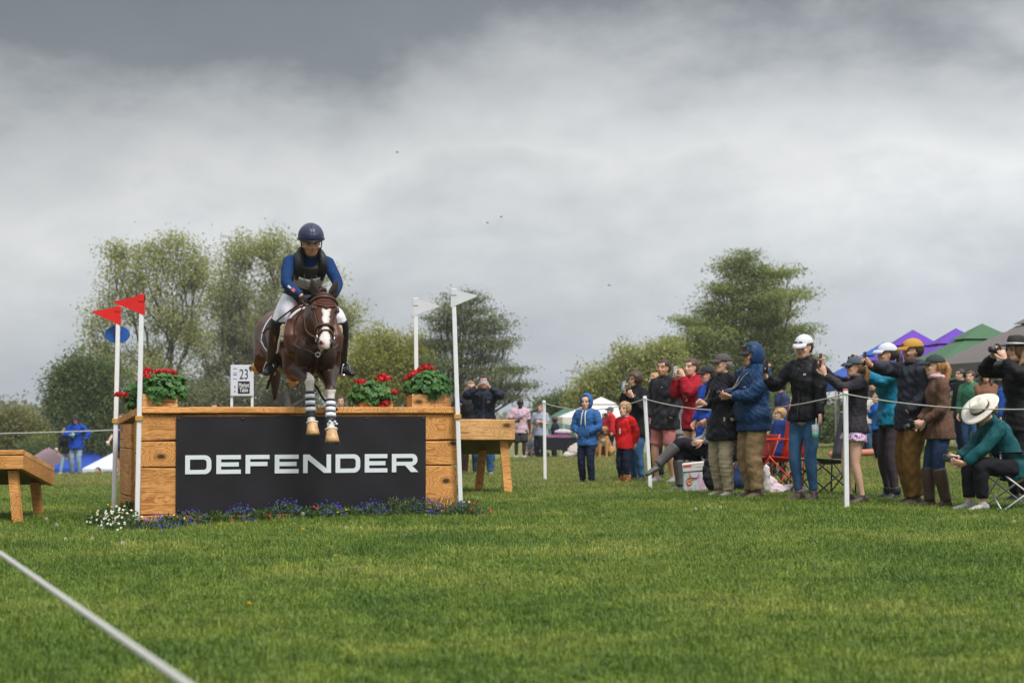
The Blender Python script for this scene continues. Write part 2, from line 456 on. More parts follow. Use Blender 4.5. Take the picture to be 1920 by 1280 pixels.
def build_grass():
    lib = bpy.data.collections.new('grass_tufts')            # not linked to the scene: only instanced
    m, N, L, b = newmat('grass_blades')
    ge = N.new('ShaderNodeNewGeometry')
    c = grass_color(N, L, ge.outputs['Position'])
    a = N.new('ShaderNodeAttribute'); a.attribute_name = 'rnd'
    c = mixc(N, L, 1.0, c, ramp(N, L, a.outputs['Fac'], ((0.0, (0.55, 0.68, 0.5)), (0.5, (1.0, 1.05, 0.9)), (0.85, (1.5, 1.4, 1.3)), (0.97, (2.2, 1.8, 2.0)))), 'MULTIPLY')
    L.new(c, b.inputs['Base Color']); setp(b, Roughness=0.5); b.inputs['Specular IOR Level'].default_value = 0.35
    tr = N.new('ShaderNodeBsdfTranslucent'); L.new(c, tr.inputs[0])
    ms = N.new('ShaderNodeMixShader'); ms.inputs[0].default_value = 0.3
    L.new(b.outputs[0], ms.inputs[1]); L.new(tr.outputs[0], ms.inputs[2]); L.new(ms.outputs[0], N['Material Output'].inputs[0])
    rs = np.random.RandomState(5)
    for t in range(6):
        V = []; F = []; rn = []; clump = rs.rand(8); chgt = rs.uniform(0.65, 1.45, 8)
        cpos = [(0.10 * math.sqrt(rs.rand()) * math.cos(a_), 0.10 * math.sqrt(rs.rand()) * math.sin(a_)) for a_ in rs.rand(8) * 6.28]
        for i in range(72):
            cx_, cy_ = cpos[i % 8]; p = np.array([cx_ + rs.normal() * 0.018, cy_ + rs.normal() * 0.018, -0.008])
            h = chgt[i % 8] * rs.uniform(0.020, 0.044) * (1.5 if rs.rand() < 0.05 else 1); w = rs.uniform(0.0017, 0.0032)
            yaw = rs.rand() * 6.28; lean = rs.uniform(0.1, 1.0)
            dv = np.array([math.cos(yaw), math.sin(yaw), 0]); sd = np.array([-dv[1], dv[0], 0])
            mid = p + np.array([0, 0, h * 0.6]) + dv * h * 0.25 * lean; tip = p + np.array([0, 0, h * (1.05 - 0.35 * lean)]) + dv * h * 0.8 * lean
            o = len(V); V += [p - sd * w, p + sd * w, mid + sd * w * 0.8, mid - sd * w * 0.8, tip]
            F += [(o, o + 1, o + 2, o + 3), (o + 3, o + 2, o + 4)]; q = rs.rand() * 0.55 + 0.45 * clump[i % 8]; rn += [q, q]
        me = bpy.data.meshes.new('grass_tuft'); me.from_pydata([tuple(v) for v in V], [], F); me.update(); set_rnd(me, rn); me.materials.append(m)
        lib.objects.link(bpy.data.objects.new('grass_tuft', me))
    # where the tufts stand
    P = []; S = []
    def zone(d0, d1, dens, sc, margin):
        area_n = 0
        d = d0
        while d < d1:
            st = 0.5 if d < 30 else 2.0
            half = 0.262 * (d + st) + margin
            n = int(dens * 2 * half * st)
            xs = rs.uniform(-half, half, n); ys = rs.uniform(d, d + st, n)
            for x, y in zip(xs, ys):
                P.append((x, y, gz(x, y))); S.append(sc * rs.uniform(0.75, 1.3))
            d += st
    zone(4.5, 12, 230, 1.0, 3.5); zone(12, 26, 170, 1.12, 3.8); zone(26, 40, 70, 1.4, 3.5); zone(40, 66, 26, 2.0, 3.5)
    me = bpy.data.meshes.new('grass'); me.from_pydata(P, [], []); me.update()
    at = me.attributes.new('sc', 'FLOAT', 'POINT'); at.data.foreach_set('value', np.asarray(S, np.float32))
    o = bpy.data.objects.new('grass', me); COL.objects.link(o); tag(o, 'short green lawn grass with pale dry patches', 'grass', kind='stuff')
    ng = bpy.data.node_groups.new('grass', 'GeometryNodeTree')
    ng.interface.new_socket('Geometry', in_out='INPUT', socket_type='NodeSocketGeometry')
    ng.interface.new_socket('Geometry', in_out='OUTPUT', socket_type='NodeSocketGeometry')
    gi = ng.nodes.new('NodeGroupInput'); go = ng.nodes.new('NodeGroupOutput')
    ip = ng.nodes.new('GeometryNodeInstanceOnPoints'); ci = ng.nodes.new('GeometryNodeCollectionInfo')
    ci.inputs['Collection'].default_value = lib; ci.inputs['Separate Children'].default_value = True; ci.inputs['Reset Children'].default_value = True
    rv = ng.nodes.new('FunctionNodeRandomValue'); rv.data_type = 'FLOAT_VECTOR'; rv.inputs[0].default_value = (-0.06, -0.06, 0); rv.inputs[1].default_value = (0.06, 0.06, 6.28)
    na = ng.nodes.new('GeometryNodeInputNamedAttribute'); na.data_type = 'FLOAT'; na.inputs[0].default_value = 'sc'
    ip.inputs['Pick Instance'].default_value = True
    ng.links.new(gi.outputs[0], ip.inputs['Points']); ng.links.new(ci.outputs[0], ip.inputs['Instance'])
    ng.links.new(rv.outputs[0], ip.inputs['Rotation']); ng.links.new(na.outputs[0], ip.inputs['Scale']); ng.links.new(ip.outputs[0], go.inputs[0])
    md = o.modifiers.new('tufts', 'NODES'); md.node_group = ng
build_grass()

# ================================================================ THE MARKET TABLE FENCE
WOOD_A = wood('larch_wood', (0.70, 0.365, 0.122), (0.47, 0.205, 0.056), (0.10, 0.042, 0.014))
WOOD_B = wood('pale_pine_wood', (0.74, 0.46, 0.21), (0.54, 0.28, 0.10), (0.16, 0.07, 0.025))
WOOD_D = wood('dark_plywood', (0.20, 0.115, 0.055), (0.12, 0.065, 0.03), (0.03, 0.018, 0.01), knots=False)  # darker brown than the other boards, used for the bench undersides
WHITE = plain('white_paint', (0.74, 0.75, 0.77), 0.35, var=0.04)
BLACK = plain('black_plastic', (0.02, 0.02, 0.022), 0.45)

FA = np.array([-3.48, 18.70]); FB = np.array([-0.545, 19.70])     # front bottom corners seen from above
FU = (FB - FA) / np.linalg.norm(FB - FA); FN = np.array([FU[1], -FU[0]])  # along the face, out of the face
FLEN = np.linalg.norm(FB - FA); FDEP = 1.45
FANG = math.atan2(FU[1], FU[0])
def face_t(px):
    s = (px - 960) / FPX
    return (s * FA[1] - FA[0]) / (FU[0] - s * FU[1])
def plank_mesh(L_, h, t, seed, wob=0.006, st=9):
    """a sawn board: length along X from 0, height along Z, thickness along Y; edges a little uneven"""
    rs = random.Random(seed); V = []; F = []
    c = min(0.008, t * 0.3)
    for i in range(st):
        x = L_ * i / (st - 1); u = rs.uniform(-wob, wob); l = rs.uniform(-wob, wob) * 0.6; f = rs.uniform(-wob, wob) * 0.5
        z0, z1 = -h / 2 + l, h / 2 + u; y0, y1 = -t / 2 + f, t / 2
        V += [(x, y0, z0 + c), (x, y0, z1 - c), (x, y0 + c, z1), (x, y1 - c, z1), (x, y1, z1 - c), (x, y1, z0 + c), (x, y1 - c, z0), (x, y0 + c, z0)]
    for i in range(st - 1):
        for j in range(8):
            F.append((i * 8 + j, i * 8 + (j + 1) % 8, i * 8 + 8 + (j + 1) % 8, i * 8 + 8 + j))
    F.append(tuple(range(7, -1, -1))); F.append(tuple(range((st - 1) * 8, st * 8)))
    b = MB(); b.add(V, F); me = b.mesh('plank'); bm = bmesh.new(); bm.from_mesh(me); bmesh.ops.recalc_face_normals(bm, faces=bm.faces); bm.to_mesh(me); bm.free()
    return me
table = empty('jump_table', (FA[0], FA[1], 0.0), FANG)
tag(table, 'wide wooden cross country table jump with black banner on its front', 'jump')
def T_obj(name, me, m, loc, rot=(0, 0, 0), smooth=False, parent=None):
    o = link(name, me, m, parent or table, smooth, loc, rot); return o
# local frame of the table: x along the face, y to the back (away from the camera), z up
rows = [(0.995, 0.742), (0.736, 0.497), (0.491, 0.052), (0.046, -0.22)]
for i, (z1, z0) in enumerate(rows):
    T_obj('plank', plank_mesh(FLEN, z1 - z0, 0.06, 10 + i, 0.010), WOOD_A, (0, 0.03, (z0 + z1) / 2))
    # the right-hand end shows shorter boards between the same seams
# left side: boards across the end, inset under the top
for i, (z1, z0) in enumerate([(0.93, 0.62), (0.614, 0.30), (0.294, -0.15)]):
    T_obj('plank', plank_mesh(0.52, z1 - z0, 0.05, 30 + i, 0.006), WOOD_A, (0.045, 0.075, (z0 + z1) / 2), (0, 0, PI / 2))
for i, (z1, z0) in enumerate([(0.90, 0.66), (0.654, 0.20), (0.194, -0.15)]):
    T_obj('plank', plank_mesh(0.80, z1 - z0, 0.05, 40 + i, 0.006), WOOD_A, (0.02, 0.61, (z0 + z1) / 2), (0, 0, PI / 2))
for i, (z1, z0) in enumerate([(0.93, 0.62), (0.614, 0.30), (0.294, -0.15)]):
    T_obj('plank', plank_mesh(1.34, z1 - z0, 0.05, 50 + i, 0.006), WOOD_A, (FLEN - 0.06, 0.075, (z0 + z1) / 2), (0, 0, PI / 2))
# top: long boards falling towards the back (take-off) side
SLOPE = 0.075
for i in range(6):
    y = -0.035 + i * 0.248
    T_obj('top_board', plank_mesh(FLEN + 0.05, 0.24, 0.062, 60 + i, 0.004), WOOD_A, (-0.025, y + 0.12, 1.033 - SLOPE * (y + 0.155)), (PI / 2 - math.atan(SLOPE), 0, 0))
# back wall, hidden from the front
T_obj('back_panel', plank_mesh(FLEN - 0.3, 0.95, 0.05, 77, 0.004), WOOD_A, (0.15, FDEP - 0.06, 0.36))

# banner with raised white letters
def build_banner():
    m, N, L, b = newmat('banner_vinyl')
    v = coords(N, L); n = tex_noise(N, L, v, 3.0, 3)
    L.new(ramp(N, L, n.outputs['Fac'], ((0.3, (0.011, 0.0095, 0.012)), (0.7, (0.016, 0.0135, 0.0175)))), b.inputs['Base Color'])
    setp(b, Roughness=0.42); b.inputs['Specular IOR Level'].default_value = 0.35
    mp = N.new('ShaderNodeMapping'); mp.inputs['Scale'].default_value = (1, 1, 26); L.new(v, mp.inputs[0])
    n2 = tex_noise(N, L, mp.outputs[0], 5, 3); bump(N, L, b, n2.outputs['Fac'], 0.12, 0.004)
    x0, x1 = face_t(330.5), face_t(798.0); z0, z1 = 0.060, 0.972
    w, h = x1 - x0, z1 - z0
    nx, nz = 48, 18; V = []; F = []
    rs = random.Random(3)
    for j in range(nz + 1):
        for i in range(nx + 1):
            u, q = i / nx, j / nz
            wob = 0.0025 * math.sin(u * 23 + q * 3) * math.sin(q * 9 + 1) + 0.002 * math.sin(u * 9 + 2)
            V.append((x0 + u * w, -0.010 - wob - 0.004, z0 + q * h))
    for j in range(nz):
        for i in range(nx):
            a = j * (nx + 1) + i; F.append((a, a + 1, a + nx + 2, a + nx + 1))
    bn = MB(); bn.add(V, F); o = bn.obj('banner', m, table); o['label'] = 'black vinyl banner with the white word DEFENDER'
    md = None
    # screws along the edge
    for u in (0.01, 0.26, 0.51, 0.755, 0.99):
        for q in (0.025, 0.975):
            s = MB(); s.ell((0, 0, 0), (0.012, 0.006, 0.012), nu=8, nv=5); s.obj('screw', BLACK, o, loc=(x0 + u * w, -0.019, z0 + q * h))
    LM = plain('letter_print', (0.62, 0.67, 0.70), 0.5, var=0.03)
    zt, zb = z1 - h * 0.4005, z1 - h * 0.5955
    H = zt - zb; sw = 0.225                                      # stroke / height
    def ring(outer, inner):
        n = len(outer); V = [(x, 0, z) for x, z in outer] + [(x, 0, z) for x, z in inner]
        return V, [(i, (i + 1) % n, n + (i + 1) % n, n + i) for i in range(n)]
    def drect(x_0, x_1, z_0, z_1, r, asp, k=8):
        P = [(x_0, z_0)]
        for i in range(k + 1):
            a = -PI / 2 + PI / 2 * i / k; P.append((x_1 - r + r * math.cos(a), z_0 + r * asp + r * asp * math.sin(a)))
        for i in range(k + 1):
            a = PI / 2 * i / k; P.append((x_1 - r + r * math.cos(a), z_1 - r * asp + r * asp * math.sin(a)))
        P.append((x_0, z_1)); return P
    def quad(a, b_, c, d): return [(p[0], 0, p[1]) for p in (a, b_, c, d)], [(0, 1, 2, 3)]
    def rect(xa, xb, za, zb_): return quad((xa, za), (xb, za), (xb, zb_), (xa, zb_))
    spans = [('D', 103, 285), ('E', 320, 492), ('F', 525, 695), ('E', 732, 903), ('N', 935, 1137), ('D', 1170, 1350), ('E', 1383, 1550), ('R', 1583, 1780)]
    for ch, a, e in spans:
        xa, xe = x0 + w * (a - 40) / 1798, x0 + w * (e - 40) / 1798
        Wd = xe - xa; s = sw * H * 1.12; vs = sw * H
        l = MB()
        if ch == 'D':
            l.add(*ring(drect(0, Wd, 0, H, 0.36 * H, 1), drect(s, Wd - s, vs, H - vs, 0.16 * H, 1)))
        elif ch == 'E':
            l.add(*rect(0, s, 0, H)); l.add(*rect(s, Wd, 0, vs)); l.add(*rect(s, Wd - 0.02, H / 2 - vs / 2, H / 2 + vs / 2)); l.add(*rect(s, Wd, H - vs, H))
        elif ch == 'F':
            l.add(*rect(0, s, 0, H)); l.add(*rect(s, Wd - 0.02, H * 0.40, H * 0.40 + vs)); l.add(*rect(s, Wd, H - vs, H))
        elif ch == 'N':
            l.add(*rect(0, s, 0, H)); l.add(*rect(Wd - s, Wd, 0, H)); l.add(*quad((s, H * 0.72), (Wd - s * 1.55, 0), (Wd - s, 0), (Wd - s, H * 0.24))); l.add(*quad((s, H * 0.72), (Wd - s, H * 0.24), (s * 1.35, H), (s, H)))
        else:
            hb = H * 0.36
            Wp = Wd * 0.965
            l.add(*rect(0, s, 0, H - 0.0)) if False else None
            out, inn = drect(0, Wp, hb, H, 0.30 * H, 1), drect(s, Wp - s, hb + vs * 0.92, H - vs, 0.09 * H, 1)
            l.add(*ring(out, inn)); l.add(*rect(0, s, 0, hb)); l.add(*quad((Wd * 0.50, hb), (Wd * 0.72, 0), (Wd, 0), (Wd * 0.76, hb)))
        lo = l.obj('letter_' + ch.lower(), LM, o, smooth=False, loc=(xa, -0.0215, zb))
        sd = lo.modifiers.new('thick', 'SOLIDIFY'); sd.thickness = 0.0015
        lo.name = 'letter'
build_banner()

# poles with flags ------------------------------------------------
RED = plain('red_flag_plastic', (0.62, 0.012, 0.010), 0.42, var=0.05)
WFLAG = plain('white_flag_plastic', (0.60, 0.62, 0.65), 0.5, var=0.03)
YCLIP = plain('plywood_clip', (0.50, 0.27, 0.06), 0.6)
def flag_pole(base, top, flagpts, mat_, label, tag_z, clip=True, rz=0.0, g='flag poles at the corners of the jump'):
    """square white pole with a triangular flag board; flagpts in metres from the pole top (x, z)"""
    base = Vector(base); top = Vector(top); L_ = (top - base).length
    q = (top - base).to_track_quat('Z', 'Y')
    r = empty('flag_pole', base); r.rotation_mode = 'XYZ'; tag(r, label, 'flag pole', g)
    ax = (top - base).normalized()
    p = MB(); B = np.array(q.to_matrix().transposed())
    p.box((base * 0 + (top - base) / 2), (0.021, 0.021, L_ / 2), B, 0.005); p.obj('pole', WHITE, r, smooth=False)
    f = MB(); n = len(flagpts); t0 = top - base
    for s in (-0.024, 0.024): f.add([(t0.x + x, t0.y + s + 0.0, t0.z + z) for x, z in flagpts], [tuple(range(n))] if s < 0 else [tuple(range(n - 1, -1, -1))])
    f.add([(t0.x + x, t0.y + s, t0.z + z) for x, z in flagpts for s in (-0.024, 0.024)], [(2 * i, 2 * ((i + 1) % n), 2 * ((i + 1) % n) + 1, 2 * i + 1) for i in range(n)])
    fo = f.obj('flag', mat_, r, smooth=False)
    sl = MB(); hi = abs(flagpts[0][1] - flagpts[-1][1])
    sl.box((t0.x, t0.y, t0.z + (flagpts[0][1] + flagpts[-1][1]) / 2), (0.03, 0.03, hi / 2 + 0.002), None, 0.004); sl.obj('flag_sleeve', mat_, r, smooth=False)
    if clip:
        k = (tag_z - base.z) / max(1e-6, (top - base).z); c = (top - base) * k
        b = MB(); b.box(c, (0.034, 0.034, 0.024), B, 0.004); b.obj('clip', YCLIP, r, smooth=False)
    return r
def face_pt(px, off, z):
    t = face_t(px); p = FA + FU * t + FN * off; return (p[0], p[1], z)
ppm = FPX / 18.6
b1, t1 = W(257, 984, 18.60), W(265.5, 585, 18.60)
flag_pole((b1.x, b1.y, gz(b1.x, b1.y)), t1, [(0.03, 0.165), (0.03, -0.03), (-0.255, 0.085), (-0.26, 0.098)], RED, 'white pole with the higher red flag at the front left corner of the jump', 0.955)
b2, t2 = W(213.5, 955, 20.25), W(221.5, 606, 20.25)
rp = flag_pole((b2.x, b2.y, gz(b2.x, b2.y)), t2, [(0.028, 0.172), (0.028, -0.02), (-0.255, 0.105), (-0.26, 0.12)], RED, 'white pole with the lower red flag and a blue disc behind it', 0.925)
b3, t3 = W(864.5, 962, 19.62), W(851, 572, 19.62)
flag_pole((b3.x, b3.y, gz(b3.x, b3.y)), t3, [(-0.03, 0.160), (-0.03, -0.025), (0.23, 0.085), (0.23, 0.098)], WFLAG, 'white pole with the higher white flag at the front right corner of the jump', 0.97)
b4, t4 = W(783, 958, 21.3), W(779.5, 590, 21.3)
flag_pole((b4.x, b4.y, gz(b4.x, b4.y)), t4, [(-0.028, 0.180), (-0.028, -0.02), (0.25, 0.085), (0.25, 0.098)], WFLAG, 'white pole with the lower white flag rising behind the red geraniums', 0.9)
# blue disc tied to the back left pole
dsk = empty('blue_disc', W(220, 627, 20.30)); tag(dsk, 'blue oval disc tied behind the white pole with the lower red flag', 'disc')
d_ = MB(); V = [(0.128 * math.cos(a), 0, 0.088 * math.sin(a)) for a in np.linspace(0, 2 * PI, 40, endpoint=False)]
d_.add(V + [(x, 0.012, z) for x, y, z in V], [tuple(range(40)), tuple(range(79, 39, -1))] + [(i, i + 40, (i + 1) % 40 + 40, (i + 1) % 40) for i in range(40)])
d_.obj('plate', plain('blue_plastic', (0.012, 0.085, 0.36), 0.45), dsk, smooth=False)
d_ = MB(); d_.tube([(-0.045, -0.055, -0.02), (-0.02, -0.06, 0.0), (0.03, -0.06, 0.02), (0.05, -0.05, 0.03)], 0.004, 6, k=3); d_.tube([(-0.03, -0.055, -0.03), (0.04, -0.06, -0.005)], 0.003, 6); d_.obj('tie', BLACK, dsk)

# planters ---------------------------------------------------------
GER_LEAF = leaf_mat('geranium_leaf', (0.016, 0.070, 0.012), (0.040, 0.128, 0.022), (0.075, 0.19, 0.04), 6.0, 0.15, 0.45)
RED_PETAL = leaf_mat('red_petal', (0.36, 0.006, 0.012), (0.52, 0.010, 0.016), (0.60, 0.03, 0.03), 12.0, 0.2, 0.5)
def planter(center, rz, half, label, nleaf, spread, heads, seed, lift=0.0):
    """open wooden box with a geranium in it; heads are flower positions in the box frame"""
    rs = np.random.RandomState(seed)
    r = empty('planter_box', center, rz); tag(r, label[0], 'planter', 'wooden planter boxes on the jump')
    hx, hy, hz = half
    for s in (-1, 1):
        me = plank_mesh(2 * hx, 2 * hz, 0.022, seed + s, 0.002, 4); link('side_board', me, WOOD_B, r, False, (-hx, s * hy, hz))
        me = plank_mesh(2 * hy - 0.024, 2 * hz - 0.004, 0.022, seed + 3 + s, 0.002, 4); link('end_board', me, WOOD_B, r, False, (s * (hx - 0.012), -hy + 0.012, hz), (0, 0, PI / 2))
    b = MB(); b.box((0, 0, hz * 1.7), (hx - 0.026, hy - 0.013, 0.012)); b.obj('soil', plain('potting_soil', (0.02, 0.014, 0.01), 0.95, bmp=0.6), r)
    g = empty('geranium', center, rz); tag(g, label[1], 'plant', 'red geraniums on the jump')
    C = []; D = []; Nn = []; S = []
    for i in range(nleaf):
        u = rs.normal(size=3); u /= np.linalg.norm(u); rr = rs.rand() ** 0.4
        p = u * rr * np.array(spread[:3]) + np.array([spread[3], spread[4], 2 * hz + spread[5]])
        if p[2] < -0.04 or (abs(p[0]) < hx * 0.95 and p[1] < -hy * 0.5 and p[2] < hz * 1.5 and p[1] > -hy - 0.015): continue
        nn = u * 0.8 + np.array([0, -0.35, 0.6]) + rs.normal(size=3) * 0.35; nn /= np.linalg.norm(nn)
        d = np.cross(nn, rs.normal(size=3)); d /= np.linalg.norm(d)
        # a scalloped round leaf: three overlapping lobes
        sz = rs.uniform(0.038, 0.062)
        for q in range(3):
            a = (q - 1) * 1.0; sd = np.cross(nn, d); dd = d * math.cos(a) + sd * math.sin(a)
            C.append(p + dd * sz * 0.42); D.append(dd); Nn.append(nn); S.append(sz)
    me = leaf_mesh('foliage', np.array(C), np.array(D), np.array(Nn), np.array(S), 0.85, rs, 0.18)
    f = link('foliage', me, GER_LEAF, g, False); f['kind'] = 'stuff'
    stem = plain('green_stem', (0.05, 0.10, 0.025), 0.6)
    for hp in heads:
        hp = np.array(hp); C = []; D = []; Nn = []; k = 60
        for i in range(k):
            u = rs.normal(size=3); u /= np.linalg.norm(u); u[2] = abs(u[2]) * 0.9 - 0.25
            C.append(hp + u * np.array([0.046, 0.046, 0.036])); nn = u / np.linalg.norm(u); D.append(np.cross(nn, rs.normal(size=3)) + 1e-3); Nn.append(nn + rs.normal(size=3) * 0.4)
        me = leaf_mesh('flower_head', np.array(C), np.array(D), np.array(Nn), rs.uniform(0.022, 0.034, k), 0.9, rs, 0.2)
        fo = link('flower_head', me, RED_PETAL, g, False)
        st = MB(); st.tube([hp * np.array([0.4, 0.4, 0]) + np.array([0, 0, 2 * hz]), hp * np.array([0.8, 0.8, 0.6]), hp], 0.004, 5, k=3); st.obj('stem', stem, g)
    return r
def TL(x, y, z):  # table frame -> world
    p = FA + FU * x - FN * y; return (p[0], p[1], z)
ztop = lambda y: 1.066 - SLOPE * (y + 0.035)
x_ = face_t(302)
planter(TL(x_, 0.14, ztop(0.14) - 0.006), FANG, (0.165, 0.085, 0.068), ('wooden planter box on the front left corner of the jump', 'bushy red geranium spilling over the front left planter box'), 560, (0.27, 0.20, 0.165, 0.03, 0.02, 0.045),
        [(-0.13, 0.05, 0.335), (-0.09, 0.10, 0.36), (-0.02, 0.0, 0.345), (0.05, 0.06, 0.35), (0.10, 0.0, 0.345), (0.135, 0.04, 0.335), (-0.16, 0.0, 0.26), (-0.11, -0.06, 0.30)], 21)
planter(TL(0.13, 0.75, ztop(0.75) - 0.006), FANG + PI / 2, (0.22, 0.075, 0.066), ('wooden planter box on the left edge of the jump behind the front one', 'red geranium leaning out over the left edge of the jump'), 330, (0.28, 0.17, 0.14, 0.0, 0.03, 0.04),
        [(-0.10, 0.25, 0.18), (-0.13, 0.21, 0.175)], 22)
x_ = face_t(812)
planter(TL(x_, 0.15, ztop(0.15) - 0.006), FANG, (0.20, 0.09, 0.072), ('wooden planter box on the front right corner of the jump', 'bushy red geranium in the front right planter box'), 560, (0.26, 0.2, 0.155, 0.01, 0.02, 0.085),
        [(-0.17, 0.0, 0.335), (-0.12, 0.06, 0.36), (-0.06, 0.04, 0.39), (-0.02, 0.02, 0.42), (0.03, 0.06, 0.40), (-0.20, 0.05, 0.30), (-0.05, 0.0, 0.30)], 23)
x_ = face_t(738)
planter(TL(x_ - 0.03, 0.62, ztop(0.62) - 0.006), FANG, (0.17, 0.085, 0.06), ('wooden planter box behind and left of the front right one', 'smaller red geranium trailing left of the front right planter'), 380, (0.25, 0.19, 0.13, -0.03, 0.0, 0.06),
        [(-0.12, 0.03, 0.31), (-0.16, 0.0, 0.30), (0.06, 0.0, 0.33), (0.10, 0.05, 0.37), (0.13, -0.02, 0.34), (0.08, -0.12, 0.10), (0.06, -0.11, 0.06), (0.18, -0.1, 0.20)], 24)

# picnic benches beside the table -------------------------------------
def bench(name, origin, rz, Ln, dep, zf, zb, th, legs, label, boards):
    """sloping slab on four legs; local x along the front, y to the back"""
    r = empty(name, origin, rz); tag(r, label, 'bench', 'sloping wooden benches beside the jump')
    ang = math.atan2(zb - zf, dep); ln = math.hypot(dep, zb - zf)
    for i, (a, e) in enumerate(boards):          # front boards, fractions of the thickness from the bottom
        me = plank_mesh(Ln, (e - a) * th - 0.004, 0.05, 91 + i, 0.004); o = link('front_board', me, WOOD_B if name == 'wooden_bench' and Ln < 2 else WOOD_A, r, False, (0, 0.025, zf + (a + e) / 2 * th - th), (0.0, 0, 0))
    nb = 5
    for i in range(nb):
        y = 0.05 + (dep - 0.05) * (i + 0.5) / nb; z = zf + (zb - zf) * y / dep
        me = plank_mesh(Ln, ln / nb - 0.006, 0.045, 95 + i, 0.002, 5); link('seat_board', me, WOOD_B, r, False, (0, y, z - 0.024), (PI / 2 + ang, 0, 0))
    for x in (0.03, Ln - 0.03):
        V = []
        for xx in (x - 0.028, x + 0.028):
            V += [(xx, 0.052, zf - th), (xx, 0.052, zf - 0.05), (xx, dep, zb - 0.05), (xx, dep, zb - th)]
        s = MB(); s.add(V, [(0, 1, 2, 3), (7, 6, 5, 4), (0, 4, 5, 1), (1, 5, 6, 2), (2, 6, 7, 3), (3, 7, 4, 0)]); s.obj('side_rail', WOOD_A, r, smooth=False)
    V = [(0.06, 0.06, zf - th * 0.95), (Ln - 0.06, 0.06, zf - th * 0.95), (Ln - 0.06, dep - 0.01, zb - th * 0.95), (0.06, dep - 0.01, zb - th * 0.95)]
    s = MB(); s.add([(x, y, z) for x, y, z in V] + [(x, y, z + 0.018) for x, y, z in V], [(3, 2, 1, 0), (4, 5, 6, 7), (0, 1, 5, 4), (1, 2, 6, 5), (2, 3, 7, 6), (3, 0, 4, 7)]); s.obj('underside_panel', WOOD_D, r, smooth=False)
    for (x, y, spx, spy, w) in legs:
        zt = zf + (zb - zf) * y / dep - th * 0.95
        xb, yb = x + spx, y + spy
        wx = Matrix.Rotation(rz, 3, 'Z') @ Vector((xb, yb, 0)) + Vector(origin); z0 = gz(wx.x, wx.y) - origin[2] - 0.03
        s = MB(); V = []
        for (cx, cy, z) in ((x, y, zt), (xb, yb, z0)):
            V += [(cx - w, cy - w, z), (cx + w, cy - w, z), (cx + w, cy + w, z), (cx - w, cy + w, z)]
        s.add(V, [(0, 1, 2, 3), (7, 6, 5, 4), (0, 4, 5, 1), (1, 5, 6, 2), (2, 6, 7, 3), (3, 7, 4, 0)])
        s.obj('leg', WOOD_A, r, smooth=False)
    return r
o1 = GP(45, 18.35)
bench('wooden_bench', (o1.x - 2.4, o1.y, o1.z), 0.0, 2.4, 1.25, 0.69, 0.50, 0.185, [(2.28, 0.12, 0.06, -0.04, 0.042), (2.26, 1.05, 0.03, 0.06, 0.042), (0.14, 0.12, -0.06, -0.04, 0.042), (0.14, 1.05, -0.05, 0.06, 0.042)],
      'wooden bench with sloping top at the left edge of the photo', [(0.0, 0.72), (0.72, 1.0)])
o2 = GP(966, 24.3)
bench('wooden_bench', (o2.x - 1.55, o2.y, o2.z), R(4), 1.55, 1.7, 0.92, 0.70, 0.255, [(1.42, 0.14, 0.06, -0.05, 0.05), (1.22, 1.2, -0.05, 0.10, 0.05), (0.14, 0.14, -0.06, -0.05, 0.05), (0.14, 1.2, -0.05, 0.06, 0.05)],
      'wooden bench with sloping top behind the right end of the jump', [(0.0, 1.0)])

# course number board ----------------------------------------------------
def num_board():
    d = 23.2; c = W(453.5, 713, d); r = empty('number_board', (c.x, c.y, gz(c.x, c.y))); tag(r, 'white fence number board reading 23 Market Table behind the jump', 'sign')
    zc = c.z - gz(c.x, c.y); k = d / FPX
    b = MB(); b.box((0, 0, zc), (21 * k, 0.009, 29 * k), None, 0.003); p = b.obj('board', plain('white_board', (0.62, 0.64, 0.72), 0.5, var=0.03), r, smooth=False)
    for s in (-1, 1):
        b = MB(); b.box((s * 19.2 * k, 0.022, zc / 2 + 0.02), (2.3 * k, 0.012, zc / 2 + 0.12)); b.obj('post', WHITE, r, smooth=False)
    b = MB(); b.box((4.0 * k, -0.0105, zc - 13 * k), (11.0 * k, 0.0015, 11.5 * k)); b.obj('name_plate', plain('black_print', (0.015, 0.015, 0.017), 0.5), p, smooth=False)
    def text(s, size, x, z, mat_, y, xs=1.0, nm='lettering'):
        cu = bpy.data.curves.new('t', 'FONT'); cu.body = s; cu.size = size; cu.align_x = 'CENTER'; cu.align_y = 'CENTER'; cu.extrude = 0.0004; cu.offset = 0.0012
        to = bpy.data.objects.new('t', cu); TMP.collection.objects.link(to); vl = TMP.view_layers[0]; vl.update()
        me = bpy.data.meshes.new_from_object(to.evaluated_get(vl.depsgraph)); bpy.data.objects.remove(to)
        o = link(nm, me, mat_, p, False, (x, y, z), (PI / 2, 0, 0)); o.scale = (xs, 1, 1)
    ink = plain('black_ink', (0.02, 0.02, 0.022), 0.5); wh = plain('white_ink', (0.7, 0.7, 0.7), 0.5)
    text('23', 0.165, 4.0 * k, zc + 10.5 * k, ink, -0.0095, 0.66)
    text('Market', 0.07, 4.0 * k, zc - 9.0 * k, wh, -0.0125, 0.60); text('Table', 0.07, 4.0 * k, zc - 18.0 * k, wh, -0.0125, 0.64)
    vi = plain('violet_ink', (0.22, 0.22, 0.36), 0.5)
    for z, hgt in ((22, 0.9), (10.6, 1.3), (14.5, 0.6), (3, 0.7)):
        b = MB(); b.box((-12.5 * k, -0.0100, zc + z * k), (3.4 * k, 0.0008, hgt * k)); b.obj('small_print', vi, p, smooth=False)
    text('5', 0.036, -12.8 * k, zc - 12.5 * k, ink, -0.0095, 0.9, 'small_print'); text('8', 0.03, -12.8 * k, zc - 21 * k, ink, -0.0095, 0.9, 'small_print')
num_board()

